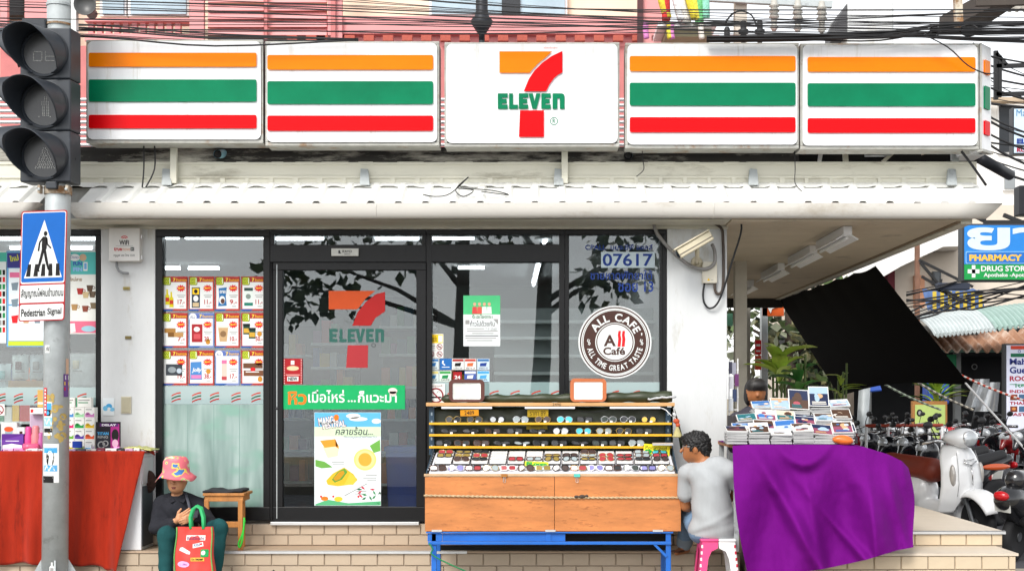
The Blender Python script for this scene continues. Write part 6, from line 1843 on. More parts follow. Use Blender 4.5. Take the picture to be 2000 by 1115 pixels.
for nm, py, items in rowsg:
    for k, (x, sh, le, fr) in enumerate(items):
        p = P(x, py, RYk - 0.035)
        glasses('%s framed sunglasses with %s lenses, %s from left on the %s yellow shelf' % (fr, le, ORD[k + 1], nm), 'sunglasses on the yellow shelves', (sh, le, fr), (p.x, p.y, p.z - 0.001), (R(-8), 0, random.uniform(-.12, .12)))
slope = math.atan2(PZ(882, RYk) - PZ(923, FY + .02), RYk - FY - .02)
trayb = mat('tray_black', '#131316', 0.5); trayw = mat('tray_white', '#e3e1df', 0.6)
tilt = slope
for k in range(13):
    u0, u1 = 0.01 + k * 0.0755, 0.01 + (k + 0.95) * 0.0755
    t = thing('display_tray', 'small black display tray, %s from the left on the sloping bed' % ORD[k + 1], 'tray', bed((u0 + u1) / 2, 0.6), group='trays on the sloping bed')
    q = MB(); q.extr([bed(u0, .34, .001), bed(u1, .34, .001), bed(u1, .93, .001), bed(u0, .93, .001)], (0, 0, 0.010), trayb); q.build('base', t)
    for j in range(4):
        v0 = 0.37 + j * 0.14
        q = MB(); q.extr([bed(u0 + .004, v0, .0112), bed(u1 - .004, v0, .0112), bed(u1 - .004, v0 + .10, .0112), bed(u0 + .004, v0 + .10, .0112)], (0, 0, 0.012), trayw); q.build('liner', t, bevel=0.003)
    for j in range(3):
        if random.random() < 0.2: continue
        le = random.choice(['black', 'brown', 'red', 'black', 'green', 'clear', 'gold'] if k not in (0, 1) else ['brown', 'red', 'gold'])
        if k == 12 and j == 2: le = 'blue'
        p = bed((u0 + u1) / 2, 0.40 + j * 0.17, 0.026)
        glasses('%s lensed sunglasses in the %s tray from the left, %s from its front' % (le, ORD[k + 1], ORD[j + 1]), 'sunglasses in the trays', (random.choice(['way', 'aviator', 'sport']), le, random.choice(['black', 'gold', 'tortoise'])), p, (-tilt * 0.2 - R(35), 0, 0), 0.92, False)
for k in range(14):
    le = ['brown', 'purple', 'red', 'clear', 'red', 'brown', 'gold', 'brown', 'red', 'purple', 'black', 'green', 'purple', 'clear'][k]
    p = bed(0.035 + k * 0.0715, 0.05, 0.006)
    glasses('%s tinted sunglasses, %s from the left in the front row' % (le, ORD[k + 1]), 'sunglasses in the front row', (['way', 'aviator', 'way', 'aviator'][k % 4], le, ['tortoise', 'silver', 'black', 'gold', 'white'][k % 5]), p, (R(-25), 0, random.uniform(-.15, .15)), 1.0, False)
# price cards
def card(label, r, y_, c, draw, rot=0.0):
    x0, y0, x1, y1 = r
    q = MB(); cx, cy = (x0 + x1) / 2, (y0 + y1) / 2; k_ = (DF + y_) / F
    cr_, sr_ = math.cos(rot), math.sin(rot)
    f = Flat(q, P(cx, cy, y_), (k_ * cr_, 0, -k_ * sr_), (-k_ * sr_, 0, -k_ * cr_), (0, -1, 0), 0.0005)
    w, h = (x1 - x0) / 2, (y1 - y0) / 2
    q.extr([f.pt(-w, -h), f.pt(w, -h), f.pt(w, h), f.pt(-w, h)], (0, 0.0015, 0), flat(c)); draw(f, w, h)
    q.build('price_card', label=label, cat='price card')
card('orange handwritten price card 2489 on the top shelf', (899, 800, 935, 812), RYk - 0.07, '#d08a1c', lambda f, w, h: f.text('2489', -10, -4, 9, 4, K_, 1, bold=.01), -0.03)
card('yellow scribbled price card on the top shelf right of centre', (1030, 799, 1071, 814), RYk - 0.02, '#a88a1e', lambda f, w, h: (f.text('ราคา 89', -16, -5, 15, 5, flat('#5a4a10'), 1, bold=.01)))
card('dim yellow price card behind the middle shelf', (1028, 827, 1069, 838), RYk + 0.02, '#a08a2a', lambda f, w, h: f.rect(-12, -1, 12, 1, flat('#6a5a18'), 1))
card('yellow card reading Polarized 250 at the right of the stand', (1257, 867.5, 1308, 892), RYk - 0.10, '#efe02c', lambda f, w, h: (f.text('Polarized', -22, -9, 19, -2, K_, 1, bold=.0), f.text('250', -23, -2, 22, 10, flat('#1f9a3c'), 1, bold=.05)), 0.06)
card('yellow and green neon card lying at the front of the trays', (1025, 901, 1071, 910), FY + 0.12, '#d8e63a', lambda f, w, h: f.text('BLoom', -20, -3.5, 20, 3.5, flat('#1fa04a'), 1, bold=.06), 0.04)
q = MB(); f = pflat(q, RYk - 0.0505); f.text('2490', 1079, 787, 1096, 792, K_, 1); q.build('pencil_note', stand)
# hanging mirrors on top
def mirror(label, x0, y0, x1, y1, c, ins):
    t = thing('framed_mirror', label, 'mirror', P((x0 + x1) / 2, y1, RYk - 0.03))
    q = MB(); out = rrect(x0, y0, x1, y1, 9, 5); inn = rrect(x0 + ins, y0 + ins, x1 - ins, y1 - ins * .6, 3, 5)
    n = len(out); fy = RYk - 0.045
    vs = [P(a, c_, fy) for a, c_ in out] + [P(a, c_, fy) for a, c_ in inn] + [P(a, c_, fy) + V(0, 0.02, 0) for a, c_ in out] + [P(a, c_, fy) + V(0, 0.02, 0) for a, c_ in inn]
    fs = []
    for i in range(n):
        j = (i + 1) % n
        fs += [(i, j, n + j, n + i), (i, j, 2 * n + j, 2 * n + i), (n + i, n + j, 3 * n + j, 3 * n + i), (2 * n + i, 2 * n + j, 3 * n + j, 3 * n + i)]
    q.add(vs, fs, mat('mirror_frame_' + c.strip('#'), c, 0.45, var=0.1)); q.build('frame', t, bevel=0.002)
    q = MB(); q.extr([P(a, c_, fy + .012) for a, c_ in inn], (0, 0.004, 0), mat('mirror_glass', '#dfe0da', 0.12, 0.55, var=0.12, scale=18)); q.build('glass', t)
mirror('dark brown rounded mirror frame on the left top of the stand', 877, 741, 946, 784, '#5a2f26', 7)
mirror('orange wooden mirror frame on the right top of the stand', 1114, 739, 1184, 784, '#c06a3c', 7)
q = MB(); q.grid(lambda u, v: V(PX(1265 + 55 * u, RYk), RYk - 0.03 + 0.2 * v, PZ(779 - 5 * u, RYk) + 0.015 * mnoise.noise((u * 5, v * 5, 7))), 12, 8, mat('grey_rag', '#bfc0c2', 0.9)); q.build('grey_sheet', smooth=True, solid=0.015, label='pale grey sheet folded on the right end of the top plank', cat='cloth')
ch = thing('hanging_charm', 'orange charm with straw tassel hanging at the right of the stand', 'charm', P(1322, 850, RYk - .09))
q = MB(); q.tube([P(1316, 796, RYk - .08), P(1318, 815, RYk - .09), P(1322, 822, RYk - .09)], 0.003, M['white'], 5); q.lathe([(0.012, -.003), (0.018, 0), (0.012, .003)], P(1318, 810, RYk - .09), M['chrome'], axis=(0.2, -1, 0), n=14); q.build('cord', ch)
q = MB(); body_into(q, [('e', tuple(P(1321, 822, RYk - .09)), (0.028, 0.02, 0.022), 0), ('e', tuple(P(1324, 830, RYk - .09)), (0.02, 0.018, 0.018), 0)], [mat('charm_orange', '#c0502a', 0.7, var=.3, scale=50)], 0.005, 0.012, pad=.01); q.build('charm', ch, smooth=True)
q = MB(); q.lathe([(0.01, 0), (0.03, -0.05), (0.045, -0.085), (0.03, -0.09), (0, -0.085)], P(1323, 833, RYk - .09), mat('straw', '#b5ab78', 0.9, var=.3, scale=60, stretch=(1, 1, .1)), n=12); q.build('tassel', ch)
q = MB()
for k in range(5):
    q.obox(P(1294, 868.5 - k * 0.9, RYk - .10), (0.085, 0, 0), (0, 0.05, 0), (0, 0, 0.0017), flat(['#d8cfc8', '#9ab0c8', '#d9d9d4', '#c0b0a0', '#d8c8b8'][k]))
q.build('paper_pile', label='thin pile of papers on the bottom shelf behind the yellow card', cat='paper')

# ================================================================ seated man
skin_m = mat('skin_tan', '#a4683f', 0.5, var=0.08, scale=14)
shirt = mat('grey_tshirt', '#a9acae', 0.95, var=0.08, scale=8, bump=0.45, bscale=13, spec=.1, stretch=(1.6, 1, .5))
jeans = mat('washed_jeans', '#6d87a3', 0.9, var=0.25, scale=10, bump=0.8, bscale=18)
denim_cuff = mat('jean_cuff', '#8a97a3', 0.9, var=.1)
man = thing('person', 'person in grey T-shirt and jeans seated on a plastic stool facing the stand', 'person', (PX(1395, -1.1), -1.1, 0))
mb_ = MB()
MH = Vector(tw(1357, 874, -1.06))
pr = [('e', tw(1394, 1030, -1.10), (0.195, 0.15, 0.13), 1), ('e', tw(1392, 1042, -1.08), (0.185, 0.15, 0.075), 2),
      ('c', tw(1393, 1018, -1.10), tw(1386, 950, -1.11), 0.168, 0.15, 1), ('e', tw(1386, 928, -1.11), (0.18, 0.12, 0.115), 1), ('e', tw(1402, 912, -1.13), (0.12, 0.10, 0.09), 1),
      ('c', tw(1345, 922, -1.04), tw(1425, 920, -1.17), 0.07, 0.075, 1),
      ('c', tw(1378, 905, -1.09), tw(1364, 888, -1.07), 0.058, 0.052, 0, 0.02),
      ('c', tw(1341, 926, -1.02), tw(1339, 964, -0.98), 0.068, 0.066, 1), ('c', tw(1339, 960, -0.98), tw(1338, 988, -0.93), 0.046, 0.042, 0, 0.006), ('c', tw(1338, 988, -0.93), tw(1352, 992, -0.74), 0.041, 0.03, 0, 0.02),
      ('c', tw(1428, 922, -1.18), tw(1437, 945, -1.12), 0.068, 0.062, 1), ('c', tw(1437, 943, -1.12), tw(1436, 965, -1.04), 0.043, 0.038, 0, 0.006), ('c', tw(1436, 965, -1.04), tw(1405, 985, -0.82), 0.037, 0.03, 0, 0.02),
      ('c', tw(1372, 1035, -1.05), tw(1344, 1003, -0.74), 0.105, 0.078, 2), ('c', tw(1344, 1003, -0.74), tw(1338, 1050, -0.55), 0.075, 0.062, 2, 0.02), ('c', tw(1338, 1050, -0.55), tw(1337, 1058, -0.53), 0.07, 0.07, 3, 0.01),
      ('c', tw(1337, 1058, -0.53), tw(1338, 1066, -0.50), 0.04, 0.04, 0, 0.01), ('c', tw(1340, 1072, -0.49), tw(1322, 1078, -0.60), 0.036, 0.026, 0, 0.02),
      ('c', tw(1408, 1035, -1.05), tw(1392, 1003, -0.72), 0.105, 0.078, 2), ('c', tw(1392, 1003, -0.72), tw(1386, 1055, -0.55), 0.075, 0.06, 2, 0.02), ('c', tw(1386, 1070, -0.50), tw(1372, 1079, -0.60), 0.036, 0.026, 0, 0.02),
      ('e', tuple(MH), (0.092, 0.084, 0.108), 0), ('e', tuple(MH + V(-0.045, 0.02, -0.065)), (0.05, 0.05, 0.045), 0)]
def wr_m(G):
    X, Z = G[..., 0] - 1.39, G[..., 2]
    return (0.005 * np.sin(X * 22 + Z * 11 + 2.5 * np.sin(Z * 9 + 1)) * np.clip(1.05 - Z * 0.6, 0, 1) + 0.006 * np.exp(-((Z - 0.5 - 0.25 * X) / 0.03) ** 2) - 0.006 * np.exp(-((Z - 0.56 - 0.5 * X) / 0.025) ** 2) - 0.005 * np.exp(-((Z - 0.84 + 0.9 * X) / 0.03) ** 2)) * (G[..., 2] < 0.98) * (G[..., 2] > 0.36)
body_into(mb_, pr, [skin_m, shirt, jeans, denim_cuff], 0.009, 0.035, wrinkle=wr_m)
fp = [('c', tuple(MH + V(-0.086, 0.022, 0.0)), tuple(MH + V(-0.108, 0.026, -0.028)), 0.009, 0.013, 0, 0.01), ('e', tuple(MH + V(-0.083, 0.022, -0.058)), (0.012, 0.022, 0.007), 1, 0.004), ('e', tuple(MH + V(-0.08, 0.022, -0.069)), (0.012, 0.02, 0.007), 1, 0.004), ('e', tuple(MH + V(-0.002, -0.083, -0.012)), (0.02, 0.012, 0.032), 0, 0.006), ('e', tuple(MH + V(-0.006, -0.092, -0.008)), (0.01, 0.006, 0.02), 0, 0.004)]
body_into(mb_, fp, [skin_m, lipm], 0.003, 0.008, pad=.012)
mb_.ell(MH + V(-0.08, -0.004, 0.006), (0.008, 0.012, 0.006), eyew, 8, 6); mb_.ell(MH + V(-0.087, -0.004, 0.006), (0.004, 0.006, 0.006), eyed, 8, 6)
body_into(mb_, hand_prims(tw(1352, 992, -0.74), (0.3, 0.7, -0.3), (0.1, -0.3, 0.9), (-0.9, 0.2, 0), 0.4), [skin_m], 0.004, 0.01, pad=.012)
body_into(mb_, hand_prims(tw(1405, 985, -0.82), (-0.6, 0.6, -0.2), (0.1, -0.3, 0.9), (0.5, 0.7, 0), 0.4), [skin_m], 0.004, 0.01, pad=.012)
mb_.build('body', man, smooth=True)
q = MB()
hp = [('e', tuple(MH + V(0.02, 0.0, 0.035)), (0.112, 0.102, 0.105), 0), ('e', tuple(MH + V(0.06, 0.01, -0.025)), (0.07, 0.085, 0.09), 0), ('e', tuple(MH + V(-0.055, 0.015, 0.07)), (0.055, 0.07, 0.042), 0), ('c', tuple(MH + V(-0.03, -0.076, 0.02)), tuple(MH + V(-0.035, -0.078, -0.015)), 0.012, 0.006, 0)]
body_into(q, hp, [hairm], 0.006, 0.025, wrinkle=lambda G: 0.009 * np.sin(G[..., 0] * 150 + 5 * np.sin(G[..., 2] * 55 + G[..., 1] * 30)) * np.sin(G[..., 2] * 90 + G[..., 1] * 110 + 3 * np.sin(G[..., 0] * 40)), cuts=[('e', tuple(MH + V(-0.012, -0.105, -0.014)), (0.022, 0.035, 0.028), 0)])
q.build('hair', man, smooth=True)
q = MB(); c = MH + V(-0.093, -0.002, 0.004)
q.tube([c + V(0.003 * math.cos(a_ * .5236) - .002, 0.02 * math.cos(a_ * .5236), 0.018 * math.sin(a_ * .5236)) for a_ in range(12)], 0.0022, mat('frame_silver', fr_c['silver'], 0.3, .7), 5, closed=True); q.tube([c + V(0.004, -0.02, .008), c + V(0.03, -0.078, .008), MH + V(0.0, -0.094, 0.012)], 0.0022, mat('frame_silver'), 5); q.build('spectacles', man)
q = MB()
for x in (1332, 1380):
    a_, c_ = Vector(tw(x + 9, 1080, -0.455)), Vector(tw(x - 14, 1086, -0.62)); a_.z = c_.z = 0.24 if a_.y > -.46 else 0.24
    q.bar((a_.x, -0.44, 0.245), (c_.x, -0.64, 0.247), 0.08, 0.016, flat('#5a3a2a'))
q.build('sandals', man, bevel=0.006)
stl = thing('plastic_stool', 'pink and white plastic stool under the seated person in grey', 'stool', (PX(1399, -1.12), -1.12, 0))
pkp, whp = mat('stool_pink', '#e0427f', 0.35, var=0.04), mat('stool_white', '#ececec', 0.35, var=0.03)
cx, cy = PX(1399, -1.12), -1.12
q = MB(); q.box(cx - 0.142, cx + 0.002, cy - 0.142, cy + 0.142, 0.395, 0.418, pkp); q.box(cx + 0.0021, cx + 0.142, cy - 0.142, cy + 0.142, 0.395, 0.418, whp); q.build('seat', stl, bevel=0.01)
for sx in (-1, 1):
    for sy in (-1, 1):
        q = MB(); m_ = pkp if sx < 0 else whp
        t_, b_ = 0.135, 0.172
        for ax in (0, 1):
            def cn(s, z, w):
                r_ = t_ + (b_ - t_) * (0.395 - z) / 0.395
                return V(cx + sx * (r_ - (w if ax == 0 else 0)), cy + sy * (r_ - (w if ax == 1 else 0)), z)
            o = [cn(0, 0.394, 0), cn(0, 0.0, 0), cn(0, 0.0, 0.055), cn(0, 0.26, 0.065), cn(0, 0.32, 0.085), cn(0, 0.345, 0.134), cn(0, 0.394, 0.134)]
            q.extr(o, (0, -sy * 0.006, 0) if ax == 0 else (-sx * 0.006, 0, 0), m_)
        q.build('leg', stl)
q = MB()
for k in range(7):
    z = 0.36 - k * 0.05
    for sx in (-1, 1):
        r_ = 0.135 + 0.037 * (0.395 - z) / 0.395
        q.obox((cx + sx * (r_ - 0.008), cy - r_ - 0.0015, z), (0.007, 0, 0), (0, 0.002, 0), (0, 0, 0.012), whp if sx < 0 else mat('stool_red', '#c81f3c', 0.4))
q.build('edge_dots', stl, kind='stuff')

# ================================================================ disc table with purple cloth
TY = -1.24
TZ = PZ(868, TY)
tb = thing('sales_table', 'folding sales table hidden under the purple cloth', 'table', (PX(1545, -0.9), -0.8, 0.311))
q = MB(); q.box(PX(1434, TY), PX(1662, TY), TY + 0.02, -0.25, TZ - 0.03, TZ - 0.004, wood_or); q.build('top', tb)
for x in (1440, 1655):
    for y_, z0 in ((TY + 0.05, 0.312), (-0.32, 0.433)):
        q = MB(); xx = PX(x, TY); q.box(xx - .02, xx + .02, y_, y_ + .04, z0, TZ - 0.031, M['galv']); q.build('leg', tb)
m = mat('purple_cloth', '#680b74', 0.8, var=0.06, scale=5, bump=0.2, bscale=60, spec=0.08)
def lerp_pts(pts, u):
    for i in range(len(pts) - 1):
        if u <= pts[i + 1][0]:
            t = (u - pts[i][0]) / (pts[i + 1][0] - pts[i][0]); return [a + (c - a) * t for a, c in zip(pts[i][1:], pts[i + 1][1:])]
    return pts[-1][1:]
top_c = [(0, 1431, 870, -1.26), (.1, 1460, 868, -1.27), (.62, 1652, 868, -1.27), (.72, 1690, 873, -1.25), (.86, 1735, 887, -1.2), (.95, 1762, 900, -1.16), (1, 1774, 913, -1.1)]
bot_c = [(0, 1463, 1132, -1.47), (.2, 1530, 1122, -1.5), (.45, 1610, 1110, -1.48), (.7, 1690, 1093, -1.46), (.9, 1755, 1074, -1.45), (1, 1790, 1068, -1.46)]
def purple(u, v):
    a, c = lerp_pts(top_c, u), lerp_pts(bot_c, u)
    x = a[0] + (c[0] - a[0]) * v + (-9 * math.sin(math.pi * v) * (1 - u) ** 3) + (6 * math.sin(math.pi * 1.5 * v) * u ** 6)
    py = a[1] + (c[1] - a[1]) * v
    y_ = a[2] + (c[2] - a[2]) * v ** 0.8
    # swags hang between pins, and long folds fan down to the right
    s1 = math.sin((x - 1430) * 0.045 + v * 2.3) * 0.032 * min(1, v * 2.5)
    d_ = (x - 1655) * 0.9 - (py - 868) * 0.33
    s2 = 0.045 * math.exp(-(d_ / 26) ** 2) * min(1, v * 3)
    d2 = (x - 1470) - (py - 868) * 0.55
    s3 = 0.032 * math.exp(-(d2 / 16) ** 2) * min(1, v * 3) + 0.02 * math.exp(-((x - 1500) - (py - 868) * .85) ** 2 / 160) * v
    sw = 0.03 * math.exp(-((x - 1570) / 40) ** 2) * math.exp(-((py - 905 - (x - 1570) ** 2 * -0.012) / 14) ** 2)
    s4 = 0.008 * mnoise.noise((x * 0.03, py * 0.02, 3)) + 0.004 * mnoise.noise((x * .1, py * .06, 8))
    s5 = 0.03 * math.exp(-((x - 1560) - (py - 868) * .2) ** 2 / 90) * v + 0.035 * math.exp(-((x - 1725) - (py - 890) * .25) ** 2 / 120) * min(1, v * 2) + .02 * math.exp(-((x - 1690) - (py - 868) * .1) ** 2 / 60) * v
    y_ -= 2.3 * s1 + 3.0 * s2 + 3.8 * s3 + 3.2 * sw + 1.2 * s4 + 2.0 * s5
    p = P(x, py, y_); return p
q = MB(); q.grid(purple, 110, 70, m)
q.grid(lambda u, v: V(PX(1431 + 231 * u, -1.26), -1.262 + v * 0.95, TZ + 0.001 + 0.004 * mnoise.noise((u * 9, v * 5, 4))), 20, 8, m)
q.grid(lambda u, v: (lambda a: P(a[0], a[1] - 0, a[2]) + V(-0.02 * v, 0.55 * v, 0.01 * math.sin(v * 3)))(lerp_pts(top_c, .62 + .38 * u)), 16, 8, m)
q.build('purple_cloth', smooth=True, label='wide purple cloth draped over the disc table', cat='cloth')
q = MB(); q.box(PX(1664, -1.1), PX(1768, -1.1), -1.08, -0.70, 0.44, PZ(905, -1.1), mat('cardboard')); q.build('carton', label='cardboard carton under the right end of the purple cloth', cat='carton')
# stepped display and disc cases
q = MB()
for y0, z in ((-1.08, 0.06), (-0.88, 0.13), (-0.66, 0.22)):
    q.box(PX(1440, -.9), PX(1665, -.9), y0, -0.30, TZ + 0.004, TZ + z, mat('riser_dark', '#3a3436', 0.8))
q.build('display_riser', label='dark stepped riser under the disc cases', cat='riser')
cols2 = ['#3a6fb0', '#d8d4cc', '#a8505a', '#2d6f76', '#e0c9b0', '#1f2a4a', '#9fb8d0', '#8a4a5f', '#e3e1dc', '#503a2e', '#c9a07a', '#d9d9e0', '#b8c4d2']
case_side = mat('case_grey', '#8f8f90', 0.4, var=0.15, scale=30)
q = MB(); q.box(-0.082, 0.082, -0.068, 0.068, 0, 0.0125, case_side); q.box(-0.0825, 0.0825, -0.0685, 0.05, 0.004, 0.008, flat('#d5d5d3')); base_case = q.mesh('disc_case')
rows_d = [('front', -1.17, 0.0045, (1437, 1481, 1524, 1566, 1608, 1644), 6, 838), ('second', -0.98, 0.065, (1449, 1490, 1532, 1572, 1613, 1648), 3, 815), ('third', -0.78, 0.135, (1458, 1496, 1534, 1572, 1610, 1642), 4, 790), ('back', -0.56, 0.225, (1486, 1521, 1560, 1600, 1636), 4, 765)]
for rn_, y_, dz, xs_, nst, _ in rows_d:
    for i, x in enumerate(xs_):
        X = PX(x, y_); z = TZ + dz; nn = nst + random.randint(-1, 1)
        grp = 'disc cases on the purple table'
        for k in range(nn):
            o = placed('disc_case', base_case, None, (X + random.uniform(-.006, .006), y_ + random.uniform(-.008, .008), z), (0, 0, random.uniform(-.06, .06)))
            tag(o, 'grey edged disc case, %s from the bottom of the %s stack from left, %s row' % (ORD[k + 1], ORD[i + 1], rn_), 'disc case', grp); z += 0.0128
        stand_up = rn_ == 'back' and i in (2, 3)
        tl = R(72 if stand_up else random.uniform(14, 44))
        w, h = (0.085, 0.088) if stand_up else (0.083, 0.068)
        q = MB(); ca = [random.choice(cols2) for _ in range(5)]
        c = V(X + random.uniform(-.012, .012), y_ + random.uniform(-.02, .02), z + 0.009 + h * math.sin(tl))
        up = V(0, math.cos(tl), math.sin(tl)); n_ = V(0, -math.sin(tl), math.cos(tl)); rt = V(1, random.uniform(-.22, .22), random.uniform(-.08, .08)).normalized()
        q.obox(c, rt * w, up * h, n_ * 0.006, flat('#dcdcda'))
        f = Flat(q, c + n_ * 0.0062, rt * w / 50, -up * h / 50, n_, 0.0006)
        f.rect(-46, -46, 46, 46, flat(ca[0]), 0); f.rect(-46, -46, 46, random.uniform(-30, 5), flat(ca[1]), 1)
        for _ in range(5):
            cx, cy, rr = random.uniform(-30, 30), random.uniform(-26, 26), random.uniform(8, 20); f.circ(cx, cy, rr, rr * random.uniform(.5, 1.2) if abs(cy) < 20 else rr * .6, flat(random.choice(ca)), 2 + _ * .5, 10)
        for _ in range(2): f.rect(-36, 26 + _ * 9, random.uniform(0, 36), 31 + _ * 9, flat(ca[4]), 6)
        q.build('disc_case', label='disc case with printed cover, %s from left in the %s row of the table' % (ORD[i + 1], rn_), cat='disc case', group=grp)
q = MB(); body_into(q, [('e', tuple(P(1644, 858, -1.25)), (0.075, 0.04, 0.035), 0), ('e', tuple(P(1652, 861, -1.25)), (0.06, 0.045, 0.03), 0)], [mat('orange_pouch', '#e0702a', 0.3, bump=.2, bscale=30)], 0.007, 0.02); q.build('orange_pouch', smooth=True, label='shiny orange pouch at the right front edge of the disc table', cat='pouch')
# seller behind the table
sel = thing('person', 'person with grey streaked dark hair bent behind the disc table', 'person', (PX(1478, -0.2), -0.1, Z_FL))
q = MB(); SH = Vector(tw(1476, 766, -0.18))
greyh = mat('grey_hair', '#1d1a19', 0.55, var=0.5, scale=30, stretch=(1, 1, .2), grime='#5d5a57', gamt=0.4, gscale=16)
body_into(q, [('e', tuple(SH), (0.08, 0.092, 0.11), 0), ('e', tuple(SH + V(0.01, 0.03, 0.045)), (0.1, 0.1, 0.085), 1), ('e', tuple(SH + V(0, -.045, .06)), (.09, .078, .06), 1), ('e', tuple(SH + V(0.075, .03, -.03)), (0.035, .06, .08), 1), ('e', tuple(SH + V(-0.07, .03, -.03)), (0.03, .06, .08), 1), ('c', tuple(SH + V(0, .03, -.08)), tuple(SH + V(0, .06, -.16)), 0.05, 0.055, 0), ('c', tuple(SH + V(-.15, .08, -.25)), tuple(SH + V(.15, .08, -.25)), 0.08, 0.08, 2), ('c', tuple(SH + V(0, .08, -.28)), tuple(SH + V(0, .1, -.70)), 0.17, 0.17, 2), ('c', tuple(SH + V(0, -.09, .0)), tuple(SH + V(0, -.1, -.03)), 0.01, 0.013, 0, .01), ('c', tuple(SH + V(-.16, .08, -.27)), tuple(SH + V(-.2, -.05, -.48)), .06, .05, 2), ('c', tuple(SH + V(.16, .08, -.27)), tuple(SH + V(.2, -.05, -.48)), .06, .05, 2),
     ('c', tuple(SH + V(-.08, .1, -.75)), (SH.x - .1, .05, Z_FL + .05), .1, .06, 2), ('c', tuple(SH + V(.08, .1, -.75)), (SH.x + .1, .05, Z_FL + .05), .1, .06, 2)], [skin_m, greyh, mat('dark_blouse', '#3c3a44', 0.9)], 0.012, 0.025)
q.build('body', sel, smooth=True)
# wire rack beside the pillar
rk = thing('wire_rack', 'white wire rack with hanging packets beside the right pillar', 'rack', (PX(1432, .1), 0.1, Z_FL))
q = MB()
for x in (1424, 1441):
    q.tube([P(x, 700, .1), V(PX(x, .1), .1, Z_FL)], 0.006, M['white'], 6)
for py in (722, 750, 775, 800): q.tube([P(1422, py, .1), P(1443, py, .1)], 0.005, M['white'], 6)
q.build('frame', rk)
for k, (x, y0, c) in enumerate(((1427, 706, '#4a4a5a'), (1434, 708, '#9a9aa8'), (1439, 730, '#6a3a6a'), (1429, 735, '#c9c9d0'), (1435, 760, '#3f4a6a'), (1428, 778, '#d0d4d8'))):
    q = MB(); q.pbox(x - 4, x + 4, y0, y0 + 24, .085 - k * .002, .09, flat(c)); q.build('packet', rk)

# ================================================================ black sheet with its ropes
A, B, C, D_ = V(3.66, 2.8, 2.98), V(3.66, 8.9, 3.06), V(5.0, 3.8, 1.70), V(4.52, 8.5, 1.56)
def blk(u, v):
    # u: 0 back .. 1 front along the canopy edge; v: 0 at the canopy .. 1 lower edge
    p = B.lerp(A, u).lerp(D_.lerp(C, u), v)
    sc = 0.025 * abs(math.sin(u * math.pi * 6)) * (1 - v) ** 4
    cv = 0.09 * math.sin(math.pi * min(1, u * 1.05)) ** 1.2 * v ** 3 * (1 if u < .95 else .3)
    return p + V(-cv * 0.3, 0, cv - sc - 0.05 * math.sin(math.pi * v) * math.sin(math.pi * u) + 0.003 * mnoise.noise((u * 3, v * 3, 2)))
q = MB(); q.grid(blk, 48, 24, mat('black_sheet', '#060607', 0.95, var=0.1, spec=0.1)); q.build('black_awning_sheet', smooth=True, label='large black sheet slung from the canopy edge over the terrace', cat='sheet')
def rope3(label, a, b, r=0.012, c='#d9d9d6', sag=0.05, c2=None):
    q = MB(); a, b = Vector(a), Vector(b); pts = []
    n = 26
    for i in range(n + 1):
        u = i / n; pts.append(a.lerp(b, u) + V(0, 0, -sag * math.sin(math.pi * u)))
    m1, m2 = mat('rope_' + c.strip('#'), c, 0.8), mat('rope_' + (c2 or c).strip('#'), c2 or c, 0.8)
    for i in range(n): q.tube(pts[i:i + 2], r, m1 if i % 2 else m2, 6, cap=False)
    q.build('guy_rope', label=label, cat='rope', group='ropes of the black sheet')
rope3('red and white rope running right from the black sheet corner', P(1868, 728, 4.0), P(2010, 785, 3.0), 0.013, '#d8d4d0', .02, '#c0452e')
rope3('white rope falling from the sheet corner across the motorbikes', P(1886, 748, 3.8), P(2005, 880, 2.2), 0.012, '#cfd0d0', .0)
rope3('pale rope from the middle of the sheet to the bikes', P(1762, 728, 6.0), P(1900, 800, 6.5), 0.016, '#b9b2a2', .03, '#6a6660')
rope3('grey green rope from the rear of the sheet to the bikes', P(1710, 740, 7.0), P(1838, 800, 7.0), 0.016, '#8f9a8a', .03, '#5f665c')

# ================================================================ motorbikes
def wheel(mb_list, cx, r, w, parent, paint=None):
    t = MB(); t.lathe([(r - .075, -w * .4), (r - .04, -w * .5), (r - .008, -w * .3), (r, 0), (r - .008, w * .3), (r - .04, w * .5), (r - .075, w * .4)], (cx, 0, r), M['rubber'], axis=(0, 1, 0), n=28)
    ty = t.build('wheel', parent, smooth=True)
    t = MB(); t.lathe([(r - .08, -w * .35), (r - .095, 0), (r - .08, w * .35)], (cx, 0, r), mat('rim_metal', '#7c7f83', 0.3, .8), axis=(0, 1, 0), n=24)
    for k in range(6):
        a = k * math.pi / 3; t.bar((cx, 0, r), (cx + (r - .085) * math.cos(a), 0, r + (r - .085) * math.sin(a)), .02, .03, mat('rim_metal'))
    t.lathe([(0.045, -.05), (0.05, 0), (0.045, .05)], (cx, 0, r), mat('rim_metal'), axis=(0, 1, 0), n=12); t.build('rim', ty)
def mirrored(*pts): return [[(x, sy * y, z) for x, y, z in pts] for sy in (-1, 1)]
blackp = mat('black_plastic', '#141416', 0.45, var=.15)
seatb = mat('seat_vinyl', '#1b1b1d', 0.6, bump=.1)
def paintm(c): return mat('bike_paint_' + c.strip('#'), c, 0.22, var=0.03, coat=0.6)
BK = {}
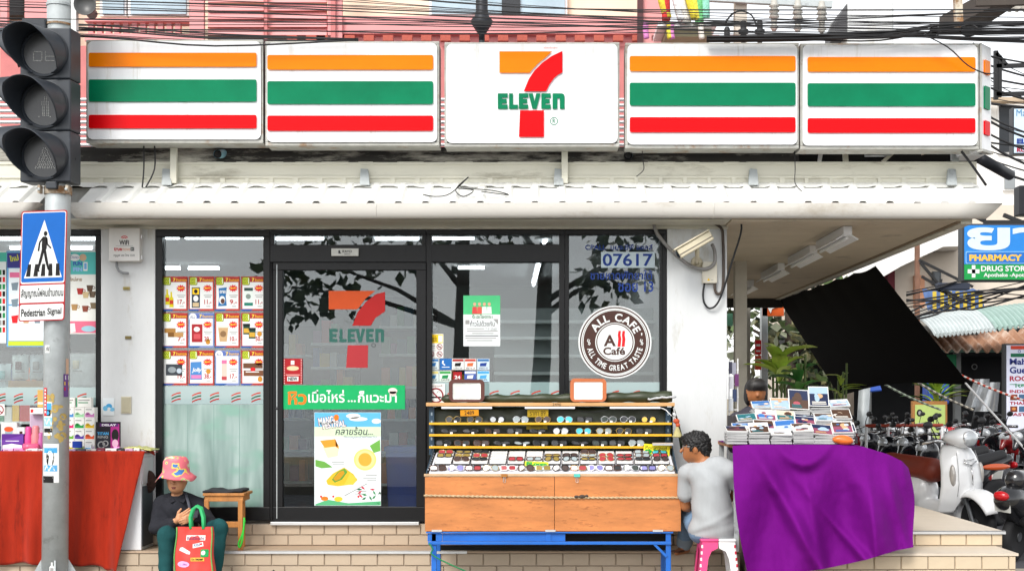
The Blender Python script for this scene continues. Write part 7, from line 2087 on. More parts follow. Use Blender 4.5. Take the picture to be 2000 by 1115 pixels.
def bike_proto(style, paint, seat, trim):
    root = thing('motorbike', 'x', 'motorbike', (0, 0, 0), local=True, group='motorbikes parked in the side street')
    pm, tm = paintm(paint), paintm(trim)
    if style == 'scooter':
        r, fx, rx = 0.24, 0.64, -0.60
        q = MB(); body_into(q, [('e', (-0.48, 0, 0.52), (0.40, 0.19, 0.20), 0), ('e', (-0.78, 0, 0.60), (0.24, 0.13, 0.13), 0), ('c', (-0.15, 0, 0.31), (0.30, 0, 0.31), 0.12, 0.12, 0), ('e', (-.2, 0, .5), (.16, .15, .2), 0)], [pm], 0.017, 0.05); q.build('body', root, smooth=True)
        xf = [(.30, .47), (.45, .535), (.6, .565), (.75, .555), (.88, .51), (1.0, .46)]
        wf = [(.30, .245), (.45, .25), (.6, .24), (.75, .225), (.88, .20), (.96, .15), (1.0, .11)]
        def shield(u, v):
            a = 2 * u - 1; zl = .33 + .22 * max(0, 1 - (abs(a) / .58) ** 2.2); z = .985 + (zl - .985) * v
            w = np.interp(z, *zip(*wf)); return V(float(np.interp(z, *zip(*xf))) - .15 * abs(a) ** 2.4 - .012 * (abs(a) < .02), a * w, z)
        q = MB(); q.grid(shield, 28, 22, pm); q.build('front_shield', root, smooth=True, solid=.022)
        q = MB(); q.box(.28, .36, -.15, .15, .36, .92, mat('inner_shield', '#8c8e90', .5)); q.build('inner_shield', root, bevel=.05)
        q = MB(); body_into(q, [('e', (.42, 0, 1.065), (.14, .175, .075), 0), ('e', (.50, 0, 1.05), (.105, .125, .095), 0), ('e', (.36, 0, 1.04), (.1, .1, .07), 0)], [pm], .014, .05); q.build('headset', root, smooth=True)
        q = MB(); q.lathe([(.088, .0), (.092, .012), (.086, .02)], (.565, 0, 1.045), M['chrome'], axis=(1, 0, -.1), n=24, sx=.85); q.ell((.575, 0, 1.045), (.035, .082, .07), mat('lamp_glass', '#c9cdd0', 0.08, .3)); q.build('headlight', root, smooth=True)
        q = MB(); body_into(q, [('c', (-0.02, 0, 0.715), (-0.72, 0, 0.775), 0.125, 0.095, 0), ('e', (-0.3, 0, 0.70), (0.32, 0.165, 0.07), 0)], [seat], 0.018, 0.05); q.build('seat', root, smooth=True)
        for sy in (-1, 1):
            q = MB(); q.ell((0.50, sy * 0.165, 0.70), (0.035, 0.03, 0.11), mat('indicator_glass', '#b9b4ae', 0.1, .2)); q.build('indicator', root, smooth=True)
        q = MB(); q.tube([(.562, -.075, .83), (.575, 0, .79), (.562, .075, .83)], .008, M['chrome'], 6); q.tube([(.545, -.06, .85), (.56, 0, .845), (.545, .06, .85)], .005, M['chrome'], 6); q.tube([(.578, 0, .775), (.586, 0, .70), (.582, 0, .60)], .006, M['chrome'], 6); q.build('badge', root, smooth=True)
        for sy in (-1, 1):
            q = MB(); q.tube([(.50, sy * .11, .93), (.535, sy * .125, .8), (.55, sy * .135, .62), (.53, sy * .145, .5)], .0035, mat('seam_grey', '#9a9a9c', .6), 5); q.build('panel_gap', root)
    else:
        r, fx, rx = 0.28, 0.60, -0.60
        body = [('c', (0.36, 0, 0.80), (0.10, 0, 0.48), 0.10, 0.10, 0), ('c', (0.10, 0, 0.48), (-0.35, 0, 0.60), 0.10, 0.10, 0), ('c', (-0.30, 0, 0.62), (-0.86, 0, 0.80), 0.105, 0.06, 0), ('e', (0.30, 0.13, 0.62), (0.07, 0.05, 0.22), 0), ('e', (0.30, -0.13, 0.62), (0.07, 0.05, 0.22), 0), ('e', (0.42, 0, 0.92), (0.13, 0.12, 0.12), 0), ('c', (0.52, 0, 0.90), (0.60, 0, 0.80), 0.06, 0.03, 0)]
        q = MB(); body_into(q, body, [pm], 0.02, 0.05); bo = q.build('body', root, smooth=True)
        for sy in (-1, 1):
            q = MB(); q.ell((0.30, sy * 0.17, 0.60), (0.055, 0.03, 0.16), tm); q.build('side_trim', root, smooth=True)
            q = MB(); q.ell((-.55, sy * .1, .70), (.24, .022, .04), tm); q.build('side_trim', root, smooth=True)
        q = MB(); body_into(q, [('c', (-0.05, 0, 0.71), (-0.75, 0, 0.84), 0.095, 0.07, 0)], [seat], 0.02, 0.04); q.build('seat', root, smooth=True)
        q = MB(); q.ell((0.52, 0, 0.95), (0.06, 0.085, 0.07), mat('lamp_glass', '#c9cdd0', 0.08, .3)); q.build('headlight', root, smooth=True)
        q = MB(); body_into(q, [('c', (-.1, 0, .38), (.12, 0, .36), .10, .11, 0)], [mat('engine_grey', '#55585c', .5, .6)], .02, .04); q.build('engine', root, smooth=True)
    def fend(u, v):
        an, th = R((22 if style == 'scooter' else 8) + 140 * u), (v - .5) * 3.0
        rr = r + 0.012 + (.075 if style == 'scooter' else .05) * math.cos(th) * math.sin(math.pi * min(.96, .12 + u * .8)) ** .4
        return V(fx + rr * math.cos(an), (.125 if style == 'scooter' else .07) * math.sin(th) * math.sin(math.pi * min(.9, .22 + u * .7)) ** .5, r + rr * math.sin(an))
    q = MB(); q.grid(fend, 22, 12, pm); q.build('front_fender', root, smooth=True, solid=.006)
    wheel(None, fx, r, 0.09, root); wheel(None, rx, r, 0.10, root)
    for sy in (-1, 1):
        q = MB(); q.tube([(fx, sy * .065, r), (0.46, sy * .065, 0.72)], 0.022, mat('rim_metal'), 8); q.build('fork', root)
    q = MB(); q.tube([(0.30, -.36, 1.02), (0.36, -.22, 1.04), (0.42, 0, 1.0), (0.36, .22, 1.04), (0.30, .36, 1.02)], 0.013, M['chrome'], 8)
    for sy in (-1, 1): q.tube([(0.325, sy * .24, 1.035), (0.29, sy * .37, 1.02)], 0.02, blackp, 8); q.tube([(0.37, sy * .26, 1.04), (0.33, sy * .37, 1.03)], 0.006, M['chrome'], 6)
    q.build('handlebar', root, smooth=True)
    for sy in (-1, 1):
        q = MB(); q.tube([(0.36, sy * .22, 1.04), (0.37, sy * .26, 1.12), (0.36, sy * .29, 1.18)], 0.006, blackp, 6); q.ell((0.36, sy * .32, 1.2), (0.018, 0.058, 0.036), blackp); q.ell((0.351, sy * .32, 1.2), (0.012, 0.05, 0.03), M['chrome']); q.build('mirror', root, smooth=True)
    q = MB(); q.tube([(0, -.13, .28), (-.35, -.16, .27), (-.45, -.17, .30)], .02, M['chrome'], 8); q.tube([(-.42, -.17, .29), (-.85, -.18, .42)], [.045, .05], blackp, 10); q.build('exhaust', root, smooth=True)
    q = MB(); q.ell((-0.93 if style != 'scooter' else -1.0, 0, 0.72 if style != 'scooter' else .64), (0.04, 0.075, 0.045), mat('tail_red', '#b0141c', 0.15)); q.build('tail_light', root, smooth=True)
    q = MB(); q.obox((-0.95, 0, 0.54), (0.02, 0, -0.05), (0, 0.075, 0), (0.004, 0, 0.002), flat('#cfd0cc')); q.build('number_plate', root)
    return root
def place_bike(proto, label, x, y_, rz, first, lean=0.10, cols=None, sc=1.0):
    o = proto if first else copy_tree(proto)
    o['label'] = label
    o.location = (x, y_, 0.006); o.rotation_euler = (lean, 0, rz); o.scale = (sc,) * 3
    if cols:
        for ch in o.children:
            if ch.name.split('.')[0] in cols:
                ch.data = ch.data.copy(); ch.data.materials[0] = paintm(cols[ch.name.split('.')[0]])
    return o
scoot = bike_proto('scooter', '#e8e9ea', mat('seat_brown', '#7d2f1d', 0.5, var=.08), '#d8d8d8')
place_bike(scoot, 'white scooter with brown seat parked beside the terrace edge', 4.24, 2.45, R(-69), True, 0.06, sc=1.06)
place_bike(scoot, 'black scooter with pale trim at the right edge, seen from behind', 4.82, 1.12, R(48), False, 0.10, {'body': '#17181b', 'front_fender': '#17181b', 'seat': '#1d1d20', 'front_shield': '#17181b', 'headset': '#17181b'})
ub = bike_proto('underbone', '#b3151c', seatb, '#d8d8d8')
pal = {'black': '#16171b', 'red': '#b8181e', 'white': '#dfe0e2', 'navy': '#1d2c58', 'maroon': '#7d1418', 'charcoal': '#2a2b30', 'orange': '#d0561e', 'yellow': '#d8a81c', 'grey': '#8a8f94'}
fb = True
cmb = ['black red', 'red white', 'black white', 'white red', 'black orange', 'red black', 'charcoal yellow', 'black grey', 'navy white', 'maroon black']
for rn_, xx, yy, n_ in (('near', 4.98, 3.9, 10), ('middle', 7.1, 6.6, 13), ('far', 9.3, 10.5, 7)):
    for k in range(n_):
        c, c2 = cmb[(k * 3 + len(rn_)) % 10].split()
        place_bike(ub, '%s motorbike with %s trim, %s from front in the %s bike row' % (c, c2, ORD[k + 1], rn_), xx + random.uniform(-.12, .12), yy + k * .66, R(206) + random.uniform(-.12, .12), fb, random.choice([.12, .1, .14]), {'body': pal[c], 'front_fender': pal[c], 'side_trim': pal[c2]}, random.uniform(.97, 1.06))
        fb = False
# clear windscreens on two bikes
for k, (px_, py_, y_) in enumerate(((1905, 765, 8.0), (1925, 772, 7.5))):
    q = MB(); p = P(px_, py_, y_); q.grid(lambda u, v: p + V((u - .5) * .34 * (1 - .35 * v) + .1 * v, -.05 * math.sin(math.pi * u), (v - .5) * .42 - .02), 8, 8, glass_mat('screen_plastic', '#b9bfc4', .2, alpha=.35, fcol='#c9cdd0')); q.tube([p + V(0, 0, -.2), p + V(-.05, .1, -.7)], .012, blackp, 6); q.build('windscreen', smooth=True, label=['left clear motorbike windscreen near the sheet corner', 'right clear motorbike windscreen near the sheet corner'][k], cat='windscreen')
br_ = thing('red_barrier', 'red topped white tube barrier among the parked motorbikes', 'barrier', (PX(1760, 5.6), 5.6, 0))
q = MB(); q.tube([P(1690, 831, 5.6), P(1842, 830, 5.6)], 0.022, mat('barrier_red', '#a8402c', .5), 8); q.build('top_rail', br_, smooth=True)
for x in (1692, 1735, 1762, 1790, 1815, 1840):
    q = MB(); p = P(x, 832, 5.6); q.tube([p, V(p.x, p.y, 0.006)], 0.018, M['white'], 8); q.build('post', br_, smooth=True)

# ================================================================ plants behind the table
def leafy(name, label, base, n, ln, wd, mats_, up=1.0, cat='plant', pot=True, gz=Z_FL):
    foot = V(base[0], base[1], gz)
    t = thing(name, label, cat, foot)
    b0 = Vector(base)
    q = MB()
    for k in range(4): q.tube([foot + V(.03 * k - .05, 0, .02), b0 + V(.05 * k - .07, .04 * (k % 2), .1 + .1 * k)], .014, mat('plant_stem', '#5a6a3a', .7), 6)
    q.build('stem', t)
    for k in range(n):
        an = k * 2.399 + random.uniform(-.3, .3); el = random.uniform(.55, 1.35) * up
        L_ = ln * random.uniform(.7, 1.1); W2 = wd * random.uniform(.8, 1.1)
        d = V(math.cos(an), math.sin(an), 0); sd = V(-d.y, d.x, 0)
        h0 = b0 + V(0, 0, random.uniform(-.05, .25))
        def fn(u, v, L_=L_, W2=W2, d=d, sd=sd, el=el, h0=h0):
            s = v
            p = h0 + d * (L_ * s * math.cos(el) + .12 * s * s) + V(0, 0, L_ * (s * math.sin(el) - .35 * s * s))
            w = W2 * math.sin(math.pi * min(1, s * .93 + .05)) ** .8
            return p + sd * (u - .5) * w + V(0, 0, abs(u - .5) * w * .45)
        q = MB(); q.grid(fn, 4, 8, random.choice(mats_)); q.build('leaf', t, smooth=True)
    if pot:
        q = MB(); q.lathe([(0, 0), (.16, 0), (.21, .3), (.22, .32), (.19, .32), (.18, .28), (0, .28)], foot + V(0, 0, .002), mat('clay_pot', '#8a5038', .8), n=18); q.build('pot', t, smooth=True)
lf1 = [mat('leaf_lime', '#b4d250', .4, var=.25, scale=8), mat('leaf_lime2', '#c8de78', .4, var=.2, scale=8)]
lf2 = [mat('leaf_dark', '#3f7a3a', .35, var=.25), mat('leaf_mid', '#558f46', .35, var=.2)]
leafy('broadleaf_plant', 'bright lime green broadleaf plant behind the disc table', P(1522, 748, 3.0), 16, .42, .19, lf1, 1.2)
leafy('broadleaf_plant', 'dark green broadleaf plant low behind the disc table', P(1560, 765, 2.4), 9, .3, .15, lf2, .8)
leafy('broadleaf_plant', 'small light green plant half hidden beneath the black sheet', P(1642, 775, 4.0), 9, .22, .06, lf1, .8)
# posts and signs behind the terrace
def postbox(name, label, x0, x1, y0, y_, m_, cat='post', d=.2):
    q = MB(); q.box(PX(x0, y_), PX(x1, y_), y_, y_ + d, 0.005, PZ(y0, y_), m_); q.build(name, label=label, cat=cat, bevel=.01)
conc = mat('old_concrete', '#a39f94', .9, var=.2, scale=5, grime='#5c5850', gamt=.4, bump=.2)
postbox('concrete_post', 'weathered concrete post behind the right pillar', 1441, 1466, 585, 9.2, conc)
postbox('dark_post', 'thin dark post under the orange sign', 1488, 1500, 600, 9.3, M['galv'])
q = MB(); q.tube([P(1690, 735, 8.0), V(PX(1676, 8), 8, 0.0)], .085, M['galv'], 12); q.build('steel_pole', smooth=True, label='leaning grey steel pole below the black sheet', cat='pole')
postbox('timber_post', 'row of weathered boards left of the leaning pole', 1648, 1668, 745, 9.0, mat('old_timber', '#6d6358', .9, var=.3, stretch=(6, 1, .5)))
q = MB(); q.pbox(1489, 1531, 592, 617, 9.3, 9.36, flat('#cf5a24')); f = pflat(q, 9.29, .01); f.poly([(1494, 592), (1520, 592), (1518, 600), (1508, 603), (1505, 612), (1500, 602)], W_); q.build('orange_sign', label='orange sign hanging below the end of the soffit', cat='sign')
q = MB(); q.pbox(1475, 1487, 664, 692, 9.2, 9.24, RD); q.pbox(1475, 1487, 694, 722, 9.2, 9.24, flat('#d8543a')); f = pflat(q, 9.19, .01); f.rect(1477, 672, 1485, 676, W_); f.rect(1477, 684, 1485, 687, W_); f.rect(1477, 700, 1485, 703, W_); f.rect(1477, 710, 1485, 715, YL); q.build('red_sign', label='narrow red vertical sign behind the disc table', cat='sign')
q = MB(); q.pbox(1420, 1431, 612, 636, 9.2, 9.24, flat('#7cc0a0')); q.build('green_sign', label='small pale green panel beside the right pillar edge', cat='sign')

# ================================================================ trees: leaf faces spread through the crown
def tree(label, base, h, crown, nleaf, ls, mats_, trunk_r=.18, lean=(0, 0), name='tree', hole=.0, seed=1):
    rnd = random.Random(seed)
    t = thing(name, label, 'tree', base); b0 = Vector(base); topp = b0 + V(lean[0], lean[1], h)
    bark = mat('bark', '#4b4038', .95, var=.3, scale=8, bump=.4, bscale=30)
    q = MB(); q.tube([b0, b0.lerp(topp, .4) + V(.06, 0, 0), topp], [trunk_r, trunk_r * .85, trunk_r * .5], bark, 12)
    cl = []
    for (cx, cy, cz, r) in crown:
        c = b0 + V(cx, cy, cz); s_ = b0.lerp(topp, min(.95, max(.5, (cz - r) / h)))
        q.tube([s_, s_.lerp(c, .5) + V(0, 0, .15), c], [trunk_r * .35, trunk_r * .22, .02], bark, 7); cl.append((c, r))
    q.build('trunk', t, smooth=True)
    q = MB()
    for i in range(nleaf):
        c, r = rnd.choice(cl); d = V(rnd.gauss(0, 1), rnd.gauss(0, 1), rnd.gauss(0, .8)); d = d.normalized() * r * rnd.random() ** .4
        p = c + d; a = V(rnd.gauss(0, 1), rnd.gauss(0, 1), rnd.gauss(-.3, .7)).normalized(); s = a.orthogonal().normalized(); s = (s * math.cos(i) + a.cross(s) * math.sin(i)); L_ = ls * rnd.uniform(.6, 1.2); W2 = L_ * .32
        q.add([p, p + a * L_ * .45 + s * W2, p + a * L_, p + a * L_ * .45 - s * W2], [(0, 1, 2, 3)], rnd.choice(mats_))
    q.build('crown', t, kind='stuff')
dk = [mat('leaf_deep_green', '#33482a', .5, var=.3), mat('leaf_olive', '#4f6234', .5, var=.3), mat('leaf_dry', '#6d6a44', .6, var=.3)]  # deep green, olive and dry leaf colours, mixed at random
tree('grey green tree in the street behind the terrace', V(PX(1540, 16), 16, 0), 4.5, [(0, 0, 4.2, 1.4), (-1.2, .3, 3.2, 1.1), (1.0, 0, 3.0, 1.2), (.2, 0, 2.3, 1.0)], 1500, .28, dk + [mat('leaf_grey', '#8a8f78', .6, var=.3)], .16, seed=4)
tree('leafy seaside tree with a leaning trunk across the road', (-1.83, -16, 0), 5.5, [(-2.4, .4, 4.2, 1.2), (-3.3, .2, 3.8, .8), (-1.2, 0, 5.2, 1.4), (.4, 0, 5.4, 1.3)], 520, .30, dk[:2], .2, (.25, 0), seed=5)
tree('leafy seaside tree right of the camera across the road', (-.16, -16.4, 0), 5.8, [(1.6, .3, 4.0, .8), (.4, 0, 5.6, 1.2), (2.4, .2, 4.6, 1.1), (-.8, 0, 5.4, 1.0)], 460, .30, dk[:2], .22, (.3, 0), seed=6)

# ================================================================ street behind: shops and signs
crm = mat('cream_render', '#d8cbbb', .85, var=.1, scale=1.5, grime='#a8988a', gamt=.35, gscale=.8)
wht = mat('white_render', '#e6e4e0', .8, var=.06, scale=1, grime='#b9b4aa', gamt=.3, gscale=.7)
dshop = thing('open_shop', 'dark open fronted shop with green trim behind the motorbikes', 'shop', (PX(1850, 17), 17, 0))
Y = 17
q = MB(); q.pbox(1560, 2150, 684, 900, Y + 3, Y + 3.1, mat('shop_dark', '#17181b', .8, var=.4, scale=1)); q.pbox(1560, 2150, 640, 690, Y + .2, Y + 3, mat('shop_dark')); q.build('room', dshop)
q = MB(); q.pbox(1640, 2150, 676, 688, Y - .3, Y - .25, flat('#a5d0bd')); q.build('trim', dshop)
for x in (1690, 1865, 1975):
    q = MB(); q.pbox(x, x + 12, 688, 905, Y, Y + .15, mat('pillar_grey', '#8d8f8e', .8)); q.build('pillar', dshop)
q = MB(); q.pbox(1850, 1868, 692, 730, Y - .05, Y - .01, flat('#2f8a5c')); q.build('green_board', dshop)
q = MB(); f = pflat(q, Y + 2.95, .01); f.ring(1903, 716, 4, 6, GREY, 1, 14); f.rect(1897, 758, 1922, 766, flat('#d9d0d4'), 1); q.build('wall_print', dshop)
rustr = mat('rusty_roof', '#b08468', .8, var=.25, scale=1.2, grime='#d8c8b8', gamt=.45, gscale=1.2, stretch=(1.5, 1, .4))
def corr(name, label, x0, x1, ytop, ybot, y0, y1, m_, n=40, bow=0.0, amp=.05, ytop_r=None, ybot_r=None):
    q = MB()
    def fn(u, v):
        t0 = ytop + ((ytop_r or ytop) - ytop) * u; b0 = ybot + ((ybot_r or ybot) - ybot) * u
        yy = y0 + (y1 - y0) * v
        a = P(x0 + (x1 - x0) * u, b0 + (t0 - b0) * (v if not bow else math.sin(v * math.pi / 2) ** .8), yy)
        return V(PX(x0 + (x1 - x0) * u, y0), yy, EYE + (a.z - EYE)) + V(0, 0, amp * math.sin(u * n * math.pi) * 1)
    q.grid(fn, n * 3, 8, m_); q.build(name, label=label, cat='roof', solid=.03, smooth=False)
corr('awning_roof', 'rusty corrugated awning over the dark shop', 1815, 2150, 646, 684, Y - 1.2, Y, rustr, 34)
corr('curved_awning', 'white and green curved corrugated awning below the pharmacy sign', 1826, 1945, 622, 656, Y - 3, Y - 1.6, mat('awning_white', '#c5cdcd', .6, var=.15, scale=2), 30, bow=1, amp=.035, ytop_r=606, ybot_r=644)
corr('curved_awning', 'pale green curved corrugated awning at the right edge', 1945.5, 2120, 606, 643, Y - 3, Y - 1.6, mat('awning_green', '#9fb8b0', .6, var=.15, scale=2), 34, bow=1, amp=.035, ytop_r=588, ybot_r=625)
corr('striped_awning', 'torn blue and yellow striped awning under the wires', 1812, 1925, 566, 606, Y - 1, Y - .6, mat('awning_blue', '#4a6390', .7, var=.15), 12, amp=.02)
for k in range(7):
    x = 1822 + k * 15; q = MB(); q.pbox(x, x + 7, 569, 603, Y - 1.08, Y - 1.05, flat('#d0b545')); q.build('stripe', bpy.data.objects['striped_awning'])
corr('low_roof', 'grey corrugated low roof under the striped awning', 1790, 1910, 606, 650, Y - 2, Y + .5, mat('roof_grey', '#9a958c', .8, var=.25, scale=3), 30, amp=.04)
bld = thing('street_building', 'cream and white building beyond the black sheet', 'building', (PX(1800, 24), 24, 0)); Y2 = 24
q = MB(); q.pbox(1560, 2150, 400, 800, Y2, Y2 + 6, crm); q.build('wall', bld)
q = MB(); q.extr([P(1640, 590, Y2 - 1.2), P(1640, 545, Y2 - 1.2), P(1850, 440, Y2 - 1.2), P(1895, 440, Y2 - 1.2), P(1895, 480, Y2 - 1.2), P(1842, 482, Y2 - 1.2), P(1760, 520, Y2 - 1.2)], (0, 1.19, 0), wht); q.build('parapet', bld)
for nm, r, c in (('shutter', (1718, 523, 1748, 572), '#6a1f2c'), ('panel', (1786, 538, 1806, 600), '#d59a78'), ('window', (1822, 530, 1838, 556), '#5f6468'), ('window', (1700, 640, 1760, 690), '#3a3c40')):
    q = MB(); q.pbox(r[0], r[2], r[1], r[3], Y2 - .12, Y2 - .01, flat(c)); o = q.build(nm, bld)
    if nm != 'panel':
        q = MB(); q.pbox(r[0] + 3, r[2] - 3, r[1] + 3, r[3] - 3, Y2 - .16, Y2 - .125, mat('far_glass', '#3c444a', .15)) if nm == 'window' else q.pbox((r[0] + r[2]) / 2 - .8, (r[0] + r[2]) / 2 + .8, r[1] + 2, r[3] - 2, Y2 - .16, Y2 - .125, flat('#4a141e')); q.build('pane' if nm == 'window' else 'slat', o)
    else:
        q = MB(); q.pbox(1792, 1797, 545, 556, Y2 - .16, Y2 - .125, M['dark']); q.build('vent', o)
b2 = thing('street_building', 'tall pale building at the right edge behind the sign corner', 'building', (PX(1990, 30), 30, 0)); Y3 = 30
q = MB(); q.pbox(1905, 2300, 196, 760, Y3, Y3 + 8, wht); q.build('wall', b2)
for r, c in (((1950, 205, 1980, 300), '#2e3135'), ((1990, 398, 2040, 440), '#3c3f44'), ((1960, 330, 1985, 372), '#8a8f92')):
    q = MB(); q.pbox(r[0], r[2], r[1], r[3], Y3 - .12, Y3 - .01, M['white']); o = q.build('window', b2); q = MB(); q.pbox(r[0] + 2, r[2] - 2, r[1] + 3, r[3] - 3, Y3 - .16, Y3 - .125, flat(c, .2)); q.build('pane', o)
q = MB(); q.pbox(1900, 2300, 190, 198, Y3 - .6, Y3 - .2, mat('tan_ledge', '#b8a48c', .8)); q.build('ledge', b2)
postbox('rusty_post', 'rusty brown steel post between the black sheet and pharmacy sign', 1788, 1797, 468, Y - 2.5, mat('rust_post', '#7d5a48', .8, var=.3), 'post', .08)
# pharmacy sign
Y4 = 10.0
ph = thing('pharmacy_sign', 'blue and green pharmacy sign with white Thai letters at the right', 'sign', P(1950, 548, Y4))
q = MB(); q.pbox(1880, 2075, 437, 549, Y4, Y4 + .25, mat('sign_case', '#2d2f33', .5)); q.build('case', ph, bevel=.01)
q = MB(); q.pbox(1883.5, 2071, 440, 516, Y4 - .012, Y4 - .001, flat('#2f86d8')); f = pflat(q, Y4 - .014, .002); f.text('ยา', 1889, 444, 2040, 489, flat('#d3e6f5'), 1, bold=.03); f.poly(rrect(1886, 491, 2068, 515, 3), flat('#8cc0ee'), 1); f.poly(rrect(1887.5, 492.5, 2066, 513.5, 3), flat('#2a72c4'), 2); f.text('PHARMACY', 1893, 497, 1996, 510, flat('#f3c04a'), 3, bold=.05); q.build('blue_face', ph)
q = MB(); q.pbox(1883.5, 2071, 516.5, 546, Y4 - .012, Y4 - .001, flat('#1f9a4c')); f = pflat(q, Y4 - .014, .002); f.rect(1898, 518, 1905, 542, W_); f.rect(1890, 526, 1913, 534, W_); f.text('DRUG STORE', 1916, 519, 2010, 530, W_, 1, bold=.03); f.text('Apotheke -Apotek', 1921, 533, 2012, 543, W_, 1, bold=.025); q.build('green_face', ph)
q = MB(); q.pbox(1922, 2010, 430, 437, Y4 + .05, Y4 + .1, M['cable']); q.bar(P(1924, 432, Y4 + .1), P(1880, 410, Y4 + .1), .06, .06, M['cable']); q.bar(P(1960, 420, Y4 + .1), P(2010, 440, Y4 + .1), .06, .06, M['cable']); q.build('bracket', ph)
Y5 = 11.5
mh = thing('guest_house_sign', 'tall white guest house sign with flag and coloured lettering', 'sign', P(1995, 870, Y5))
q = MB(); q.pbox(1962, 2050, 671, 880, Y5, Y5 + .15, mat('sign_case')); q.build('case', mh)
q = MB(); q.pbox(1966, 2046, 674, 880, Y5 - .012, Y5 - .001, flat('#dfe2f2')); f = pflat(q, Y5 - .014, .002)
f.rect(1974, 675, 2044, 682, flat('#d0452e')); f.rect(1974, 690, 2044, 697, flat('#1f6a4a')); f.ring(1991, 686, 2, 3, NAVY, 1, 12)
for tx, y0, y1, c, x1 in (('Mahi', 700, 712, '#24307a', 2009), ('Guest', 716, 729, '#24307a', 2018), ('ROOM', 734, 744, '#a81f3c', 2020), ('বাংলা', 749, 757, '#1f8a5c', 2010), ('INDIAN', 761, 767, '#a81f3c', 2018), ('THAI', 784, 790, '#a81f3c', 2000), ('FAST', 806, 812, '#a81f3c', 2004)): f.text(tx, 1972, y0, x1, y1, flat(c), 1, bold=.03)
for y0 in (770, 793): f.rect(1973, y0, 1987, y0 + 11, flat('#7a3a2a')); f.rect(1990, y0, 2004, y0 + 11, flat('#46688a')); f.circ(1980, y0 + 5, 4, 3, flat('#d0884a'), 2, 10)
q.build('face', mh)
q = MB(); q.tube([P(1990, 880, Y5 + .1), V(PX(1990, Y5), Y5 + .1, 0)], .05, M['galv'], 8); q.build('pole', mh)
q = MB(); q.pbox(1978, 2060, 210, 302, 14, 14.2, mat('sign_case')); q.pbox(1981, 2056, 213, 299, 13.98, 13.999, flat('#c9dcec')); f = pflat(q, 13.97, .002); f.text('Ma', 1985, 214, 2004, 227, flat('#5a8ab0'), 1); f.text('EL', 1986, 271, 2004, 281, NAVY, 1, bold=.05); f.rect(1981, 284, 2056, 287, flat('#7fb0a8')); f.text('RO', 1986, 289, 2004, 297, flat('#a8203c'), 1, bold=.04); q.build('hotel_sign', label='pale blue hanging sign with blue and red letters at upper right', cat='sign')
q = MB(); q.pbox(1991, 2060, 362, 420, 12, 12.3, flat('#2b2c30')); q.build('speaker_box', bevel=.02, label='dark box mounted above the pharmacy sign', cat='box')
q = MB(); q.tube([P(1917, 311, 2.0), P(1972, 342, 2.6)], .058, flat('#24262b'), 14); q.build('cable_joint', smooth=True, label='thick black cable joint hanging right of the sign row', cat='cable')
for k, (a, b) in enumerate((((1945, 100), (1945, 195)), ((1945, 130), (2010, 128)), ((1945, 185), (2010, 183)), ((1945, 105), (1965, 128)), ((1952, 110), (1952, 190)))):
    if k == 0: gt = thing('sign_gantry', 'dark steel frame projecting right of the sign row', 'gantry', P(1945, 195, 5))
    q = MB(); q.bar(P(*a, 5), P(*b, 5), .05, .05, M['cable']); q.build('steel_bar', gt)
# frame trusses under the pharmacy sign
for k, (a, b) in enumerate((((1795, 508), (1900, 560)), ((1797, 512), (1850, 575)), ((1800, 540), (1885, 590)), ((1838, 545), (1834, 570)))):
    if k == 0: gt = thing('sign_bracing', 'dark triangular steel bracing left of the pharmacy sign', 'bracing', P(1797, 512, 13))
    q = MB(); q.bar(P(*a, 13), P(*b, 13), .045, .045, M['cable']); q.build('steel_bar', gt)
q = MB(); q.pbox(1832, 1895, 552, 566, 12.5, 12.7, flat('#3c4250')); q.build('signal_box', bevel=.02, label='slate grey box below the pharmacy sign', cat='box')
q = MB(); q.pbox(1812, 1855, 735, 790, 14, 14.4, mat('blue_bale', '#2f55b0', .5, var=.3, scale=3, bump=.4, bscale=8)); q.build('blue_bale', bevel=.04, label='blue wrapped bale in front of the dark shop', cat='bale')
q = MB(); q.pbox(1782, 1850, 783, 860, 12.5, 12.6, mat('board_wood', '#a8743c', .7)); f = pflat(q, 12.49, .005); f.rect(1787, 790, 1846, 856, flat('#b9cf7a')); f.circ(1796, 806, 6, 7, K_, 2, 16); f.circ(1796, 806, 3, 4, GREY, 3, 12); q.build('menu_board', label='green and yellow board in a wooden frame behind the bikes', cat='board')
leafy('broadleaf_plant', 'small leafy street plant before the blue bale', P(1830, 790, 13.2), 24, .7, .12, lf2 + lf1, .9, pot=False, gz=0.006)
q = MB(); q.poly([P(1650, 735, 9.5), P(1712, 735, 9.5), P(1722, 762, 9.0), P(1690, 765, 9.0)], flat('#3555a8')); q.build('blue_parasol', solid=.02, label='blue fabric edge behind the leaning pole', cat='parasol')

